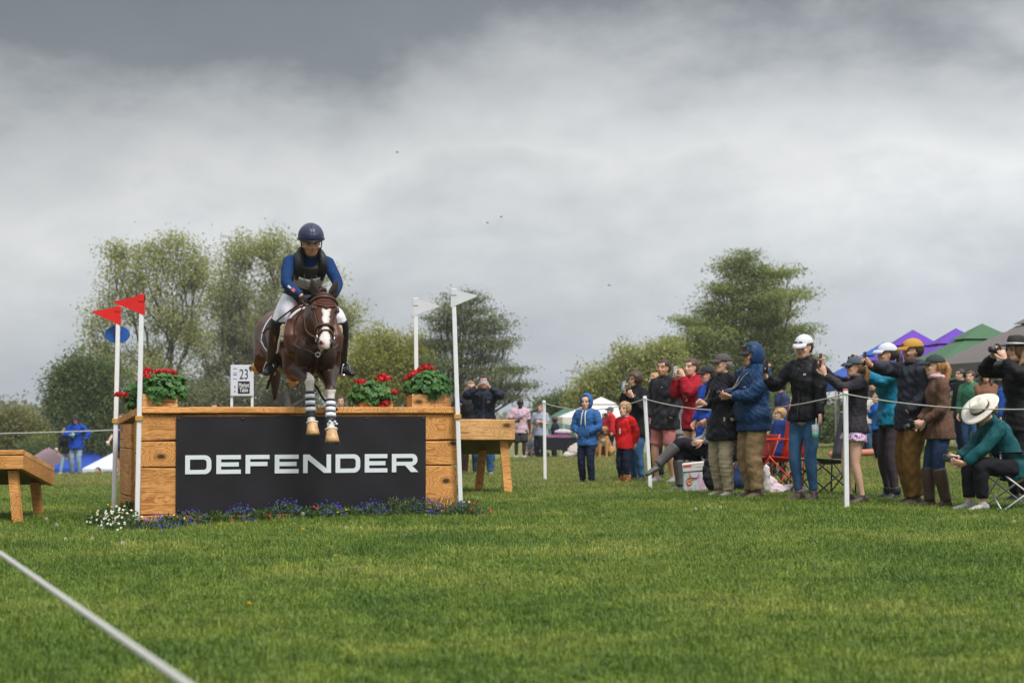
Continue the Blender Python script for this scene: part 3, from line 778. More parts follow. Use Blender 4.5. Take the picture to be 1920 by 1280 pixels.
# rope posts and ropes ------------------------------------------------------
def rope_post(px, d, py_top, lean, label, cap=False):
    g = GP(px, d); t = W(px - lean, py_top, d); r = empty('rope_post', g); tag(r, label, 'post', 'white posts holding the rope')
    v = t - g; q = np.array(v.to_track_quat('Z', 'Y').to_matrix().transposed())
    b = MB(); b.box(v / 2, (0.024, 0.024, v.length / 2 + 0.02), q, 0.005); b.obj('post', WHITE, r, smooth=False)
    if cap:
        b = MB(); b.box(v + v.normalized() * 0.024, (0.024, 0.024, 0.012), q, 0.004); b.obj('cap', plain('faded_red', (0.5, 0.12, 0.12), 0.6), r, smooth=False)
    b = MB(); b.tube([v * 0.985 + Vector((0.028 * math.cos(a), 0.028 * math.sin(a), 0)) for a in np.linspace(0, 6.28, 9)], 0.008, 5); b.obj('rope_knot', ROPE, r)
    return g + v * 0.985
ROPE = plain('cotton_rope', (0.44, 0.44, 0.41), 0.85, nscale=60, bmp=0.6)
k1 = rope_post(1022, 31.0, 753, 2, 'white rope post between the two photographers and the boy in the blue hoodie')
k2 = rope_post(1219, 26.4, 745, 10, 'white rope post leaning in front of the man in pink shorts')
k3 = rope_post(1586, 20.5, 735, 1, 'white rope post with red cap in front of the floral shorts', True)
k4 = Vector((GX(2180, 16.4), 16.4, 1.12))
k0 = Vector((-1.3, 40.0, gz(-1.3, 40) + 1.02))
def rope(pts, rad, label, sag=0.03):
    P = []
    for a, b in zip(pts[:-1], pts[1:]):
        for i in range(12):
            t = i / 12; p = Vector(a).lerp(Vector(b), t); p.z -= sag * (b - a).length / 6 * 4 * t * (1 - t); P.append(p)
    P.append(pts[-1]); m = MB(); m.tube(P, rad, 7); o = m.obj('rope', ROPE); tag(o, label, 'rope'); return o
k4post = (GX(2180, 16.4), 16.4)
b = MB()
rope([k0, k1, k2, k3, k4], 0.0065, 'thin white rope strung in front of the spectators', 0.16)
r_ = empty('rope_post', (k4.x, k4.y, gz(k4.x, k4.y))); tag(r_, 'white rope post beyond the right edge of the photo', 'post', 'white posts holding the rope'); b = MB(); b.box((0, 0, 0.57), (0.024, 0.024, 0.58), None, 0.005); b.obj('post', WHITE, r_, smooth=False)
rope([W(-260, 814, 47), W(215, 806, 44), W(330, 800, 42), Vector((-1.3, 40.0, gz(-1.3, 40) + 1.02))], 0.014, 'white rope crossing the field behind the left end of the jump', 0.03)
# slack rope close to the camera
rope([W(-330, 900, 11.5), W(0, 1037, 6.9), W(352, 1284, 3.72), W(900, 1700, 2.0)], 0.0088, 'thick pale rope slanting across the near left corner', 0.0)
# ================================================================ PEOPLE
SKIN = attr_mat('skin', 0.5, 0.35, 60, 0.05, 0.06)
EYE = None
SKINS = {'fair': (0.60, 0.36, 0.26), 'tan': (0.50, 0.265, 0.165), 'ruddy': (0.56, 0.30, 0.21), 'dark': (0.060, 0.030, 0.018)}
HAIRS = {'brown': (0.060, 0.030, 0.015), 'dkbrown': (0.028, 0.014, 0.008), 'blond': (0.36, 0.21, 0.085), 'dkblond': (0.20, 0.115, 0.05), 'grey': (0.24, 0.21, 0.18), 'black': (0.012, 0.010, 0.009), 'redblond': (0.34, 0.165, 0.06)}
def hair_mat(c):
    key = ('h', c)
    if key in MATS: return MATS[key]
    m, N, L, b = newmat('hair')
    v = coords(N, L, (28, 28, 5)); n = tex_noise(N, L, v, 3.0, 4, 0.6, 0.4)
    L.new(ramp(N, L, n.outputs['Fac'], ((0.3, tuple(x * 0.6 for x in c)), (0.7, tuple(x * 1.35 for x in c)))), b.inputs['Base Color'])
    setp(b, Roughness=0.48); b.inputs['Specular IOR Level'].default_value = 0.4; bump(N, L, b, n.outputs['Fac'], 0.5, 0.01)
    MATS[key] = m; return m
def ik(a, t, l1, l2, pole):
    a = np.asarray(a, float); t = np.asarray(t, float); v = t - a; L_ = np.linalg.norm(v); mx = (l1 + l2) * 0.998
    if L_ > mx: t = a + v / L_ * mx; v = t - a; L_ = mx
    n = v / L_; c = (l1 * l1 - l2 * l2 + L_ * L_) / (2 * L_); h = math.sqrt(max(0.0, l1 * l1 - c * c))
    p = np.asarray(pole, float); p = p - n * p.dot(n); p = nrm(p) if np.linalg.norm(p) > 1e-6 else np.array([0, 0, 1.])
    return a + n * c + p * h, t
def rotz(a): return np.array([[math.cos(a), math.sin(a), 0], [-math.sin(a), math.cos(a), 0], [0, 0, 1]])   # rows are the turned axes
def skeleton(sp):
    J = {}
    fem = sp.get('fem', False); wide = sp.get('wide', 1.0)
    lean = R(sp.get('lean', 3)); hip = np.array(sp.get('hip', (0, 0, 0.93)), float)
    side = R(sp.get('side', 0))
    u = np.array([math.sin(lean), math.sin(side), math.cos(lean)]); u = nrm(u)
    tw = R(sp.get('twist', 0)); fw = np.array([math.cos(lean), 0, -math.sin(lean)])
    ax = np.array([-math.sin(tw), math.cos(tw), 0])
    sw = (0.168 if fem else 0.19) * wide
    sc = hip + u * 0.485
    J.update(hip=hip, u=u, fw=fw, sc=sc, sR=sc - ax * sw, sL=sc + ax * sw, neck=hip + u * 0.565, sw=sw, ax=ax)
    hy, hp, hr = (R(x) for x in sp.get('head', (0, 0, 0)))
    B = np.array([[math.cos(hy) * math.cos(hp), math.sin(hy) * math.cos(hp), -math.sin(hp)],
                  [-math.sin(hy), math.cos(hy), 0], [0, 0, 0]]); B[2] = np.cross(B[0], B[1])
    if hr: B = np.array([B[0], B[1] * math.cos(hr) + B[2] * math.sin(hr), B[2] * math.cos(hr) - B[1] * math.sin(hr)])
    J['B'] = B; hk = sp.get('headk', 1.0); J['hk'] = hk
    J['head'] = J['neck'] + nrm(u * 0.5 + np.array([0, 0, 1.]) + sp.get('neckfwd', 0.12) * np.array([math.cos(hy), math.sin(hy), 0])) * 0.125 * (0.6 + 0.4 * hk) + B[0] * 0.018 + B[2] * (hk - 1) * 0.05
    for s, k in ((-1, 'R'), (1, 'L')):
        h = J['s' + k]; t = sp.get('hand' + k, (0.07, s * (0.27 * wide), 0.83)); pole = sp.get('elb' + k, (-0.7, s * 0.6, -0.6))
        J['e' + k], J['w' + k] = ik(h, t, 0.285, 0.255, pole)
        hj = hip + np.array([0, s * 0.088 * wide, -0.03]) if 'hj' + k not in sp else np.array(sp['hj' + k], float)
        f = np.array(sp.get('foot' + k, (0.02 * s, s * 0.105, 0.085)), float)
        J['h' + k] = hj
        J['k' + k], J['a' + k] = ik(hj, f, 0.424, 0.405, sp.get('knee' + k, (1, s * 0.12, 0)))
        for nm in ('e', 'w', 'k', 'a', 'h'):
            if nm + k in sp: J[nm + k] = np.array(sp[nm + k], float)
        J['toe' + k] = np.array(sp.get('toe' + k, (math.cos(R(12)), s * math.sin(R(12)), -0.10)), float)
        J['hd' + k] = sp.get('hd' + k)          # hand direction, palm normal, curl
    return J
def add_head(mb, c, B, k):
    sl = [(-0.116, 0.078, 0.030, 0.022), (-0.104, 0.094, 0.000, 0.040), (-0.084, 0.098, -0.035, 0.053), (-0.062, 0.098, -0.055, 0.060), (-0.040, 0.095, -0.070, 0.066),
          (-0.015, 0.091, -0.085, 0.071), (0.004, 0.088, -0.094, 0.073), (0.022, 0.096, -0.099, 0.075), (0.050, 0.093, -0.103, 0.077), (0.076, 0.078, -0.096, 0.071), (0.098, 0.050, -0.070, 0.054), (0.110, 0.018, -0.036, 0.028)]
    n = 20; V = []; F = []
    for z, xf, xb, w in sl:
        cx = (xf + xb) / 2; rx = (xf - xb) / 2
        for j in range(n):
            a = 2 * PI * j / n; ca, sa = math.cos(a), math.sin(a)
            e = 0.86
            V.append((cx + rx * math.copysign(abs(ca) ** e, ca), w * math.copysign(abs(sa) ** e, sa), z))
    V = np.array(V)
    d = np.exp(-((np.abs(V[:, 1]) - 0.033) / 0.017) ** 2 - ((V[:, 2] - 0.000) / 0.014) ** 2) * (V[:, 0] > 0.03); V[:, 0] -= d * 0.012
    for i in range(len(sl) - 1):
        for j in range(n):
            j2 = (j + 1) % n; F.append((i * n + j, i * n + j2, i * n + n + j2, i * n + n + j))
    F.append(tuple(range(n - 1, -1, -1))); F.append(tuple(range((len(sl) - 1) * n, len(sl) * n)))
    mb.add(V * k @ B + c, F)
    P = lambda L_: [np.array(p) * k @ B + c for p in L_]
    mb.tube(P([(0.086, 0, 0.016), (0.104, 0, -0.006), (0.112, 0, -0.026), (0.100, 0, -0.036)]), np.array([(0.008, 0.012), (0.010, 0.014), (0.0155, 0.013), (0.013, 0.010)]) * k, 8)
    mb.ell(np.array((0.094, 0, -0.060)) * k @ B + c, np.array((0.011, 0.024, 0.011)) * k, B, 10, 7)
    for s in (-1, 1):
        mb.ell(np.array((-0.008, s * 0.077, -0.008)) * k @ B + c, np.array((0.018, 0.009, 0.031)) * k, B, 8, 6)
        mb.ell(np.array((0.072, s * 0.042, -0.028)) * k @ B + c, np.array((0.022, 0.020, 0.018)) * k, B, 8, 6)
def add_hand(mb, w, d, pn, curl, side, k=1.0, col=None, thumb=0.5):
    """wrist, direction of the hand, palm normal; side +1 left hand, -1 right hand"""
    d = nrm(d); pn = nrm(np.asarray(pn, float) - d * np.dot(pn, d)); s = np.cross(pn, d) * -side      # s points to the thumb side
    pc = w + d * 0.055 * k
    mb.tube([w - d * 0.012 * k, w + d * 0.02 * k, w + d * 0.06 * k, w + d * 0.095 * k], np.array([(0.024, 0.018), (0.031, 0.016), (0.041, 0.0145), (0.040, 0.011)]) * k, 8, up=pn, col=col)
    for i, (off, ln) in enumerate(((0.029, 0.074), (0.010, 0.083), (-0.010, 0.077), (-0.029, 0.060))):
        p = w + d * (0.088 - 0.004 * abs(i - 1)) * k + s * off * k; a = 0.10; P = [p - d * 0.02 * k, p]
        for q, f in enumerate((0.45, 0.31, 0.24)):
            a += curl * (0.75 + 0.15 * q); P.append(P[-1] + (d * math.cos(a) + pn * math.sin(a)) * ln * f * k)
        mb.tube(P, np.array([0.0105, 0.0102, 0.0092, 0.0082, 0.0062]) * k, 6, col=col)
    p = w + d * 0.022 * k + s * 0.026 * k; t1 = nrm(d * 0.62 + s * 0.75 + pn * 0.35 * thumb); t2 = nrm(d * 0.9 + s * 0.15 + pn * 0.7 * thumb)
    mb.tube([p - t1 * 0.012 * k, p + t1 * 0.03 * k, p + t1 * 0.045 * k + t2 * 0.022 * k, p + t1 * 0.05 * k + t2 * 0.045 * k], np.array([0.0135, 0.0125, 0.011, 0.008]) * k, 6, col=col)
def torso_pts(J, t0, t1, inf, fem, wide, belly=0.0, flare=0.0):
    lv = [(-0.13, 0.095, 0.085), (-0.05, 0.165, 0.118), (0.04, 0.163, 0.115), (0.14, 0.140, 0.102), (0.25, 0.150, 0.110), (0.36, 0.168, 0.118), (0.44, 0.166, 0.106), (0.50, 0.135, 0.085), (0.545, 0.075, 0.066), (0.58, 0.058, 0.060)]
    T = np.array([l[0] for l in lv]); Wd = np.array([l[1] for l in lv]); D = np.array([l[2] for l in lv])
    if fem: Wd = Wd * np.interp(T, [-0.1, 0.1, 0.3, 0.5], [1.03, 0.92, 0.90, 0.92]); D = D * np.interp(T, [-0.1, 0.1, 0.34, 0.5], [1.03, 0.93, 1.06, 0.95])
    Wd = Wd * wide; D = D * (0.5 + 0.5 * wide) + belly * np.exp(-((T - 0.10) / 0.13) ** 2)
    ts = np.linspace(t0, t1, max(5, int((t1 - t0) / 0.05) + 1)); P = []; Rr = []
    for t in ts:
        w = np.interp(t, T, Wd); d = np.interp(t, T, D)
        if t < -0.05: w, d = 0.165 * wide, 0.118
        fl = flare * max(0, (0.15 - t)) 
        bl = belly * math.exp(-((t - 0.10) / 0.13) ** 2) * 0.6
        # below the hips the coat hangs straight down
        base = J['hip'] + (J['u'] * t if t > 0 else np.array([0, 0, t]) * 0.6 + J['u'] * t * 0.4)
        P.append(base + J['fw'] * (bl + (0.012 if fem and 0.25 < t < 0.42 else 0))); Rr.append((w + inf + fl, d + inf + fl))
    return P, np.array(Rr)
ARM = np.array([(0, 0.052), (0.12, 0.055), (0.35, 0.047), (0.5, 0.041), (0.62, 0.043), (0.8, 0.035), (1.0, 0.026)])
LEG = np.array([(0, 0.088), (0.12, 0.086), (0.3, 0.072), (0.5, 0.054), (0.62, 0.056), (0.72, 0.052), (0.9, 0.036), (1.0, 0.036)])
def limb(J, a, b, c, prof, inf, t1=1.0, t0=0.0, w=1.0, cuff=None, n=15):
    A, B_, C = J[a], J[b], J[c]
    la = np.linalg.norm(B_ - A); lc = np.linalg.norm(C - B_)
    P = []; Rr = []
    for t in np.linspace(t0, t1, n):
        # rounded joint
        q = lambda t: A + (B_ - A) * (t / 0.5) if t < 0.5 else B_ + (C - B_) * ((t - 0.5) / 0.5)
        p = (q(max(0, t - 0.05)) + q(t) + q(min(1, t + 0.05))) / 3 if 0.4 < t < 0.6 else q(t)
        P.append(p); r = np.interp(t, prof[:, 0], prof[:, 1]) * w + (inf if np.isscalar(inf) else np.interp(t, [x[0] for x in inf], [x[1] for x in inf]))
        Rr.append(r)
    return P, np.array(Rr)
def shell(c, B, k, cen, rad, keep, nu=28, nv=20, rough=0.0, seed=0, thick=True):
    """part of an ellipsoid in the head frame"""
    m = MB(); m.ell((0, 0, 0), rad, None, nu, nv, keep=lambda q: keep(q + np.asarray(cen)))
    V = m.V[0]
    if rough:
        rs = np.random.RandomState(seed); d = np.zeros(len(V))
        for i in range(7):
            kk = rs.normal(size=3) * 55; d += np.sin(V @ kk + rs.rand() * 6)
        V = V * (1 + rough * d / 3)[:, None]
    V = (V + np.asarray(cen)) * k @ B + c
    used = sorted({i for f in m.F for i in f}); mp = {o: i for i, o in enumerate(used)}
    r = MB(); r.add(V[used], [tuple(mp[i] for i in f) for f in m.F]); return r
def thicken(o, t):
    s = o.modifiers.new('t', 'SOLIDIFY'); s.thickness = t; s.offset = 0
def scol(sp): return SKINS[sp.get('skin', 'fair')]
NSEED = [100]
def person(loc, yaw, H, sp, label, group='people watching from behind the rope', near=True, cat='person', basis=None):
    """yaw: direction the body faces, 0 = towards the camera, 90 = towards the left of the picture"""
    NSEED[0] += 7; seed = NSEED[0]; rs = np.random.RandomState(seed)
    J = skeleton(sp); fem = sp.get('fem', False); wide = sp.get('wide', 1.0); k = H / 1.75
    vx = (0.0115 if near else 0.019); vc = (0.0145 if near else 0.021)
    rz = math.atan2(-math.cos(R(yaw)), -math.sin(R(yaw)))
    def fin(mb_or_me, name, m, parent, smooth=True):
        me = mb_or_me.mesh(name) if isinstance(mb_or_me, MB) else mb_or_me
        V = verts_of(me) * k; me.vertices.foreach_set('co', V.astype(np.float32).ravel()); me.update(); me.name = name
        return link(name, me, m, parent, smooth)
    # ---- body
    b = MB(); bw = sp.get('bodyw', wide)
    P, Rr = torso_pts(J, -0.11, 0.57, 0.0, fem, bw, sp.get('belly', 0)); b.tube(P, Rr, 16, up=J['fw'])
    b.tube([J['neck'] - J['u'] * 0.05, J['neck'] + (J['head'] - J['neck']) * 0.35, J['head'] - J['B'][0] * 0.025 * J['hk']], [0.062, 0.053, 0.055], 12)
    for s in 'RL':
        for p in (limb(J, 's' + s, 'e' + s, 'w' + s, ARM, 0, w=bw if bw < 1.15 else 1.1), limb(J, 'h' + s, 'k' + s, 'a' + s, LEG, 0, w=bw if bw < 1.15 else 1.1)): b.tube(*p, 12)
        tn = nrm(J['toe' + s]); b.tube([J['a' + s] - tn * 0.05 - np.array([0, 0, 0.035]), J['a' + s] + tn * 0.03 - np.array([0, 0, 0.035]), J['a' + s] + tn * 0.12 - np.array([0, 0, 0.055])], [0.030, 0.026, 0.016], 8)
    add_head(b, J['head'], J['B'], J['hk'])
    me = fuse(b, vx, 2 if near else 1, 0.5)
    V = verts_of(me); sk = np.array(scol(sp)); C = np.tile(sk, (len(V), 1))
    q = (V - J['head']) @ J['B'].T / J['hk']
    hd = (np.linalg.norm(q, axis=1) < 0.16)
    def paint(mask, col, a=1.0): C[mask] = C[mask] * (1 - a) + np.array(col) * a
    hc = HAIRS[sp.get('hair', ('short', 'brown'))[1]]
    paint(hd & (q[:, 0] > 0.04) & (np.abs(np.abs(q[:, 1]) - 0.05) < 0.02) & (q[:, 2] < 0.0) & (q[:, 2] > -0.06), sk * np.array([1.04, 0.84, 0.80]), 0.35)
    if sp.get('beard'): paint(hd & (q[:, 2] < -0.030) & (q[:, 0] > -0.03) & (q[:, 2] > -0.13) & ~((np.abs(q[:, 1]) < 0.02) & (q[:, 2] > -0.045)), sp['beard'], 0.75)
    if sp.get('stubble'): paint(hd & (q[:, 2] < -0.040) & (q[:, 0] > 0.0) & (q[:, 2] > -0.125), sk * 0.4, 0.45)
    paint(hd & (q[:, 0] > 0.075) & (np.abs(q[:, 1]) < 0.024) & (np.abs(q[:, 2] + 0.061) < 0.008), sk * np.array([0.78, 0.42, 0.42]), 0.85)
    paint(hd & (q[:, 0] > 0.05) & (np.abs(np.abs(q[:, 1]) - 0.034) < 0.020) & (np.abs(q[:, 2] - 0.0215) < 0.0065), np.minimum(hc, 0.12), 0.85)
    paint(hd & (q[:, 0] > 0.05) & (np.abs(np.abs(q[:, 1]) - 0.034) < 0.016) & (np.abs(q[:, 2] - 0.001) < 0.0065), sk * 0.25, 0.8)
    C4 = np.hstack([C, np.ones((len(C), 1))])
    # hands and eyes joined on with their own fine geometry
    x = MB()
    gl = sp.get('gloves')
    for s, sd in (('R', -1), ('L', 1)):
        hd_ = J['hd' + s]; fd = nrm(J['w' + s] - J['e' + s])
        if hd_ == 'hidden': continue
        if hd_ is None: hd_ = (fd + np.array([0.12, 0, -0.05]), (0.1, -sd, 0.0), 0.45)
        add_hand(x, J['w' + s], np.array(hd_[0], float), np.array(hd_[1], float), hd_[2], sd, 1.02, col=np.array(gl if gl else sk))
    for s in (-1, 1):
        c = np.array((0.0775, s * 0.033, 0.000)) * J['hk'] @ J['B'] + J['head']
        x.ell(c, 0.0102 * J['hk'], J['B'], 8, 6, col=np.array((0.27, 0.22, 0.19)))
        x.ell(c + J['B'][0] * 0.0052 * J['hk'], np.array((0.0062, 0.0060, 0.0060)) * J['hk'], J['B'], 8, 5, col=np.array((0.02, 0.014, 0.01)))
    bm = bmesh.new(); bm.from_mesh(me)
    set_col(me, C4)
    xm = x.mesh('x'); bm.free(); bm = bmesh.new(); bm.from_mesh(me); bm.from_mesh(xm); bm.to_mesh(me); bm.free(); bpy.data.meshes.remove(xm)
    root = fin(me, 'person', SKIN, None)
    root.location = loc; root.rotation_euler = (0, 0, rz if basis is None else basis)
    tag(root, label, cat, group)
    # ---- bottoms
    bt = sp.get('bottom', ('trousers', (0.03, 0.03, 0.04), 0.02))
    kind, col, inf = bt[:3]; bmat = col if isinstance(col, bpy.types.Material) else cloth(col, bt[3] if len(bt) > 3 else 0.85)
    t1 = {'trousers': 0.985, 'leggings': 0.96, 'shorts': 0.44, 'shortshorts': 0.20, 'breeches': 0.62, 'cropped': 0.93}[kind]
    m = MB(); P, Rr = torso_pts(J, -0.10, 0.09, min(inf, 0.012) + 0.004, fem, wide, sp.get('belly', 0) * 0.8); m.tube(P, Rr, 14, up=J['fw'])
    ip = [(0, min(inf, 0.014) + 0.004), (0.12, inf * 0.8 + 0.004), (0.3, inf * 1.0 + 0.006), (0.5, inf + 0.008), (0.75, inf * 1.0 + 0.006), (1.0, inf * 1.3 + 0.008)]
    if kind in ('shorts', 'shortshorts'): ip = [(0, inf), (t1, inf * 1.8 + 0.01)]
    for s in 'RL': m.tube(*limb(J, 'h' + s, 'k' + s, 'a' + s, LEG, ip, t1=t1, w=wide if wide < 1.15 else 1.1), 14, bulge=0.05)
    me = fuse(m, vc, 2); wrinkle(me, min(0.0095, 0.0012 + inf * 0.26), seed, 1.1, (0.07, 0.24)); fin(me, {'leggings': 'leggings', 'breeches': 'breeches'}.get(kind, 'shorts' if 'shorts' in kind else 'trousers'), bmat, root)
    # ---- tops
    tp = sp.get('top', ('jacket', (0.02, 0.02, 0.025), 0.025, -0.16))
    kind, col, inf, hem = tp[:4]; o = sp.get('topopt', {})
    tmat = col if isinstance(col, bpy.types.Material) else cloth(col, o.get('rough', 0.8), fold=o.get('fold', 0.6))
    m = MB(); P, Rr = torso_pts(J, hem, 0.53 if kind != 'vest' else 0.50, inf, fem, wide, sp.get('belly', 0), o.get('flare', 0.11)); m.tube(P, Rr, 18, up=J['fw'], bulge=0.05)
    if kind != 'vest':
        at1 = {'tshirt': 0.42, 'jacket': 0.97, 'hoodie': 0.97, 'coat': 0.97, 'shirt': 0.96}[kind]
        ai = [(0, inf * 0.75 + 0.004), (0.5, inf * 0.8 + 0.004), (0.9, inf * 0.7 + 0.006), (1, inf * 0.5 + 0.006)] if kind != 'tshirt' else [(0, 0.012), (0.42, 0.03)]
        for s in 'RL':
            m.tube(*limb(J, 's' + s, 'e' + s, 'w' + s, ARM, ai, t1=at1, w=wide if wide < 1.15 else 1.1), 12, bulge=0.05)
            m.ell(J['s' + s] - J['u'] * 0.005, (0.056 + inf * 0.55) * min(wide, 1.12), None, 12, 8)
        m.tube([J['sR'] + J['u'] * 0.02, J['sc'] + J['u'] * 0.055, J['sL'] + J['u'] * 0.02], [0.038 + inf * 0.4, 0.066 + inf * 0.3, 0.038 + inf * 0.4], 10)
    ch = o.get('collar', 0.038)
    if ch > 0:
        n0 = J['neck'] - J['u'] * 0.045; n1 = J['neck'] + (J['head'] - J['neck']) * (ch / 0.125)
        ring = []
        for i in range(17):
            a = 2 * PI * i / 16; rad = 0.068 + inf * 0.25
            e1 = J['fw']; e2 = np.cross(J['u'], e1)
            ring.append((n0 + n1) / 2 + e1 * math.cos(a) * rad + e2 * math.sin(a) * rad - J['u'] * 0.012 * math.cos(a))
        m.tube(ring, np.tile([[0.013, max(0.02, ch * 0.6)]], (17, 1)), 8, up=J['u'])
    if kind == 'hoodie' and not o.get('hoodup'):
        c = J['neck'] - J['fw'] * 0.075 + J['u'] * 0.005; m.ell(c, (0.07, 0.115, 0.055), None, 12, 8)
    if o.get('hoodback'):
        m.ell(J['neck'] - J['fw'] * 0.08 - J['u'] * 0.03, (0.06, 0.105, 0.07), None, 12, 8)
    me = fuse(m, vc, 2); wrinkle(me, o.get('wr', 0.0095), seed + 1, 0.8, (0.07, 0.28)); top = fin(me, {'tshirt': 'shirt', 'hoodie': 'hoodie', 'coat': 'coat', 'shirt': 'shirt', 'vest': 'vest'}.get(kind, 'jacket'), tmat, root)
    if o.get('label'): top['label'] = o['label']
    if o.get('hoodup'):
        cen = np.array((-0.022, 0, 0.008)); h = shell(J['head'], J['B'], J['hk'], cen, (0.130, 0.104, 0.146), lambda q: (q[0] < 0.062 or q[2] > 0.115 - 0.2 * max(0, q[0] - 0.06)) and q[2] > -0.16, 26, 18, 0.012, seed)
        ho = fin(h, 'hood', tmat, root); thicken(ho, 0.012 * k)
    zp = o.get('zip')
    def on_front(t, y=0.0, off=0.004, infl=None):
        w = np.interp(t, [-0.2, 0, 0.14, 0.36, 0.5], [0.118, 0.115, 0.102, 0.118, 0.085]) + (inf if infl is None else infl)
        wy = 0.165 * wide + inf
        dx = w * math.sqrt(max(0.05, 1 - (y / wy) ** 2)) + sp.get('belly', 0) * 1.5 * math.exp(-((t - 0.10) / 0.13) ** 2) + o.get('flare', 0.11) * max(0, 0.15 - t)
        return J['hip'] + (J['u'] * t if t > 0 else np.array([0, 0, t])) + J['fw'] * (dx + off) + np.array([0, y, 0])
    if zp:
        m = MB(); m.tube([on_front(t) for t in np.linspace(hem + 0.01, 0.47, 12)], 0.006, 6); fin(m, 'zip', plain('zip_tape', zp, 0.5), root)
    for pch in o.get('patch', ()):           # small print or badge on the chest
        t, y, w, h, c = pch; p = on_front(t, y, 0.006); m = MB(); yx = nrm(np.array([-y * 1.2, math.sqrt(max(0.01, 0.03 - y * y)) * 1.0, 0])) if True else None
        e2 = nrm(np.cross(J['u'], np.array([1.0, y * 4, 0]))); m.box(p, (0.006, w / 2, h / 2), np.array([np.cross(e2, J['u']), e2, J['u']])); fin(m, 'print', plain('print', c, 0.6), root, False)
    if o.get('scarf'):
        m = MB(); ring = [J['neck'] + np.array([0.075 * math.cos(a) + 0.01, 0.075 * math.sin(a), 0.005 * math.sin(2 * a)]) for a in np.linspace(0, 2 * PI, 15)]
        m.tube(ring, 0.03, 8); fin(fuse(m, 0.012, 2), 'scarf', cloth(o['scarf']), root)
    # ---- shoes
    sh = sp.get('shoes', ((0.03, 0.025, 0.02), 0.0))
    for s in 'RL':
        a = J['a' + s]; tn = nrm(J['toe' + s]); m = MB(); dn = np.array([0, 0, -1.]) if abs(tn[2]) < 0.5 else nrm(np.cross(np.cross(tn, [0, 0, -1.]), tn))
        m.tube([a - tn * 0.065 + dn * 0.045, a - tn * 0.03 + dn * 0.04, a + tn * 0.07 + dn * 0.045, a + tn * 0.165 + dn * 0.058, a + tn * 0.19 + dn * 0.062], np.array([(0.034, 0.040), (0.042, 0.047), (0.047, 0.040), (0.045, 0.030), (0.028, 0.018)]), 10, up=-dn)
        nm = 'shoe'
        if sh[1] > 0:
            nm = 'boot'; m.tube(*limb(J, 'h' + s, 'k' + s, 'a' + s, LEG, [(0, 0.030), (0.6, 0.028), (1, 0.032)], t0=1 - sh[1], t1=1.0, n=9), 12, bulge=0.02)
        else: m.tube([a + dn * -0.02, a + dn * 0.03], [0.043, 0.045], 10)
        me = fuse(m, 0.011 if near else 0.018, 2); 
        fin(me, nm, sh[0] if isinstance(sh[0], bpy.types.Material) else plain('shoe_leather', sh[0], sh[2] if len(sh) > 2 else 0.5), root)
    # ---- hair
    hs, hcol = sp.get('hair', ('short', 'brown')); hm = hair_mat(HAIRS[hcol]); hB, hc_, hk = J['B'], J['head'], J['hk']
    if hs != 'none' and not (o.get('hoodup') and hs == 'short'):
        lowz = {'short': -0.055, 'bob': -0.11, 'long': -0.12, 'pony': -0.06, 'bun': -0.06, 'curly': -0.12, 'curls': -0.07, 'afro': -0.03}[hs]
        rad = {'bob': (0.122, 0.099, 0.112), 'long': (0.118, 0.092, 0.108), 'curly': (0.128, 0.118, 0.118), 'curls': (0.120, 0.096, 0.112), 'afro': (0.116, 0.092, 0.113)}.get(hs, (0.113, 0.0865, 0.1035))
        fz = 0.074 if hs not in ('bob', 'curls') else 0.06
        side = {'short': 0.01, 'pony': -0.01, 'bun': -0.01, 'afro': 0.012}.get(hs, 0.052)
        def keep(q):
            if q[0] > 0.058: return q[2] > fz
            if q[0] > side: return q[2] > (fz - 0.04) * 1.0 if hs in ('short', 'pony', 'bun', 'afro') else (q[2] > fz - 0.05 or abs(q[1]) > 0.066)
            return q[2] > lowz + (0.05 if q[0] > -0.03 and hs in ('short', 'afro') else 0)
        h = shell(hc_, hB, hk, (-0.012, 0, 0.018), rad, keep, 30, 22, 0.02 if hs not in ('curly', 'curls') else 0.05, seed)
        ho = fin(h, 'hair', hm, root); thicken(ho, 0.012 * k)
        def strand(pts, rr, nm):
            m = MB(); m.tube([np.array(p) * hk @ hB + hc_ if len(p) == 3 else p for p in pts], np.array(rr), 10, k=3)
            me = fuse(m, 0.011, 1); wrinkle(me, 0.004, seed + 3, 0.3, (0.02, 0.05)); fin(me, nm, hm, root)
        if hs == 'pony':
            d = sp.get('tail', 1.0)
            strand([(-0.10, 0, 0.03), (-0.135, 0, 0.02), (-0.155, 0.01, -0.05), (-0.14, 0.015, -0.14 * d), (-0.12, 0.02, -0.24 * d)], [0.024, 0.033, 0.042, 0.036, 0.012], 'ponytail')
        elif hs == 'bun': strand([(-0.10, 0, 0.045), (-0.135, 0, 0.055), (-0.165, 0, 0.05)], [0.03, 0.048, 0.03], 'hair_bun')
        elif hs in ('long', 'curly'):
            rr = 1.25 if hs == 'curly' else 1.0
            for s in (-1, 1): strand([(-0.02, s * 0.082, 0.02), (-0.02, s * 0.092, -0.07), (0.005, s * 0.095, -0.15), (0.03, s * 0.085, -0.23)], np.array([0.026, 0.034, 0.035, 0.014]) * rr, 'hair_lock')
            strand([(-0.09, 0, 0.0), (-0.11, 0, -0.1), (-0.11, 0, -0.2), (-0.10, 0, -0.26)], [(0.07, 0.035), (0.085, 0.04), (0.08, 0.035), (0.05, 0.02)], 'hair_lock')
    # ---- headgear
    hat = sp.get('hat')
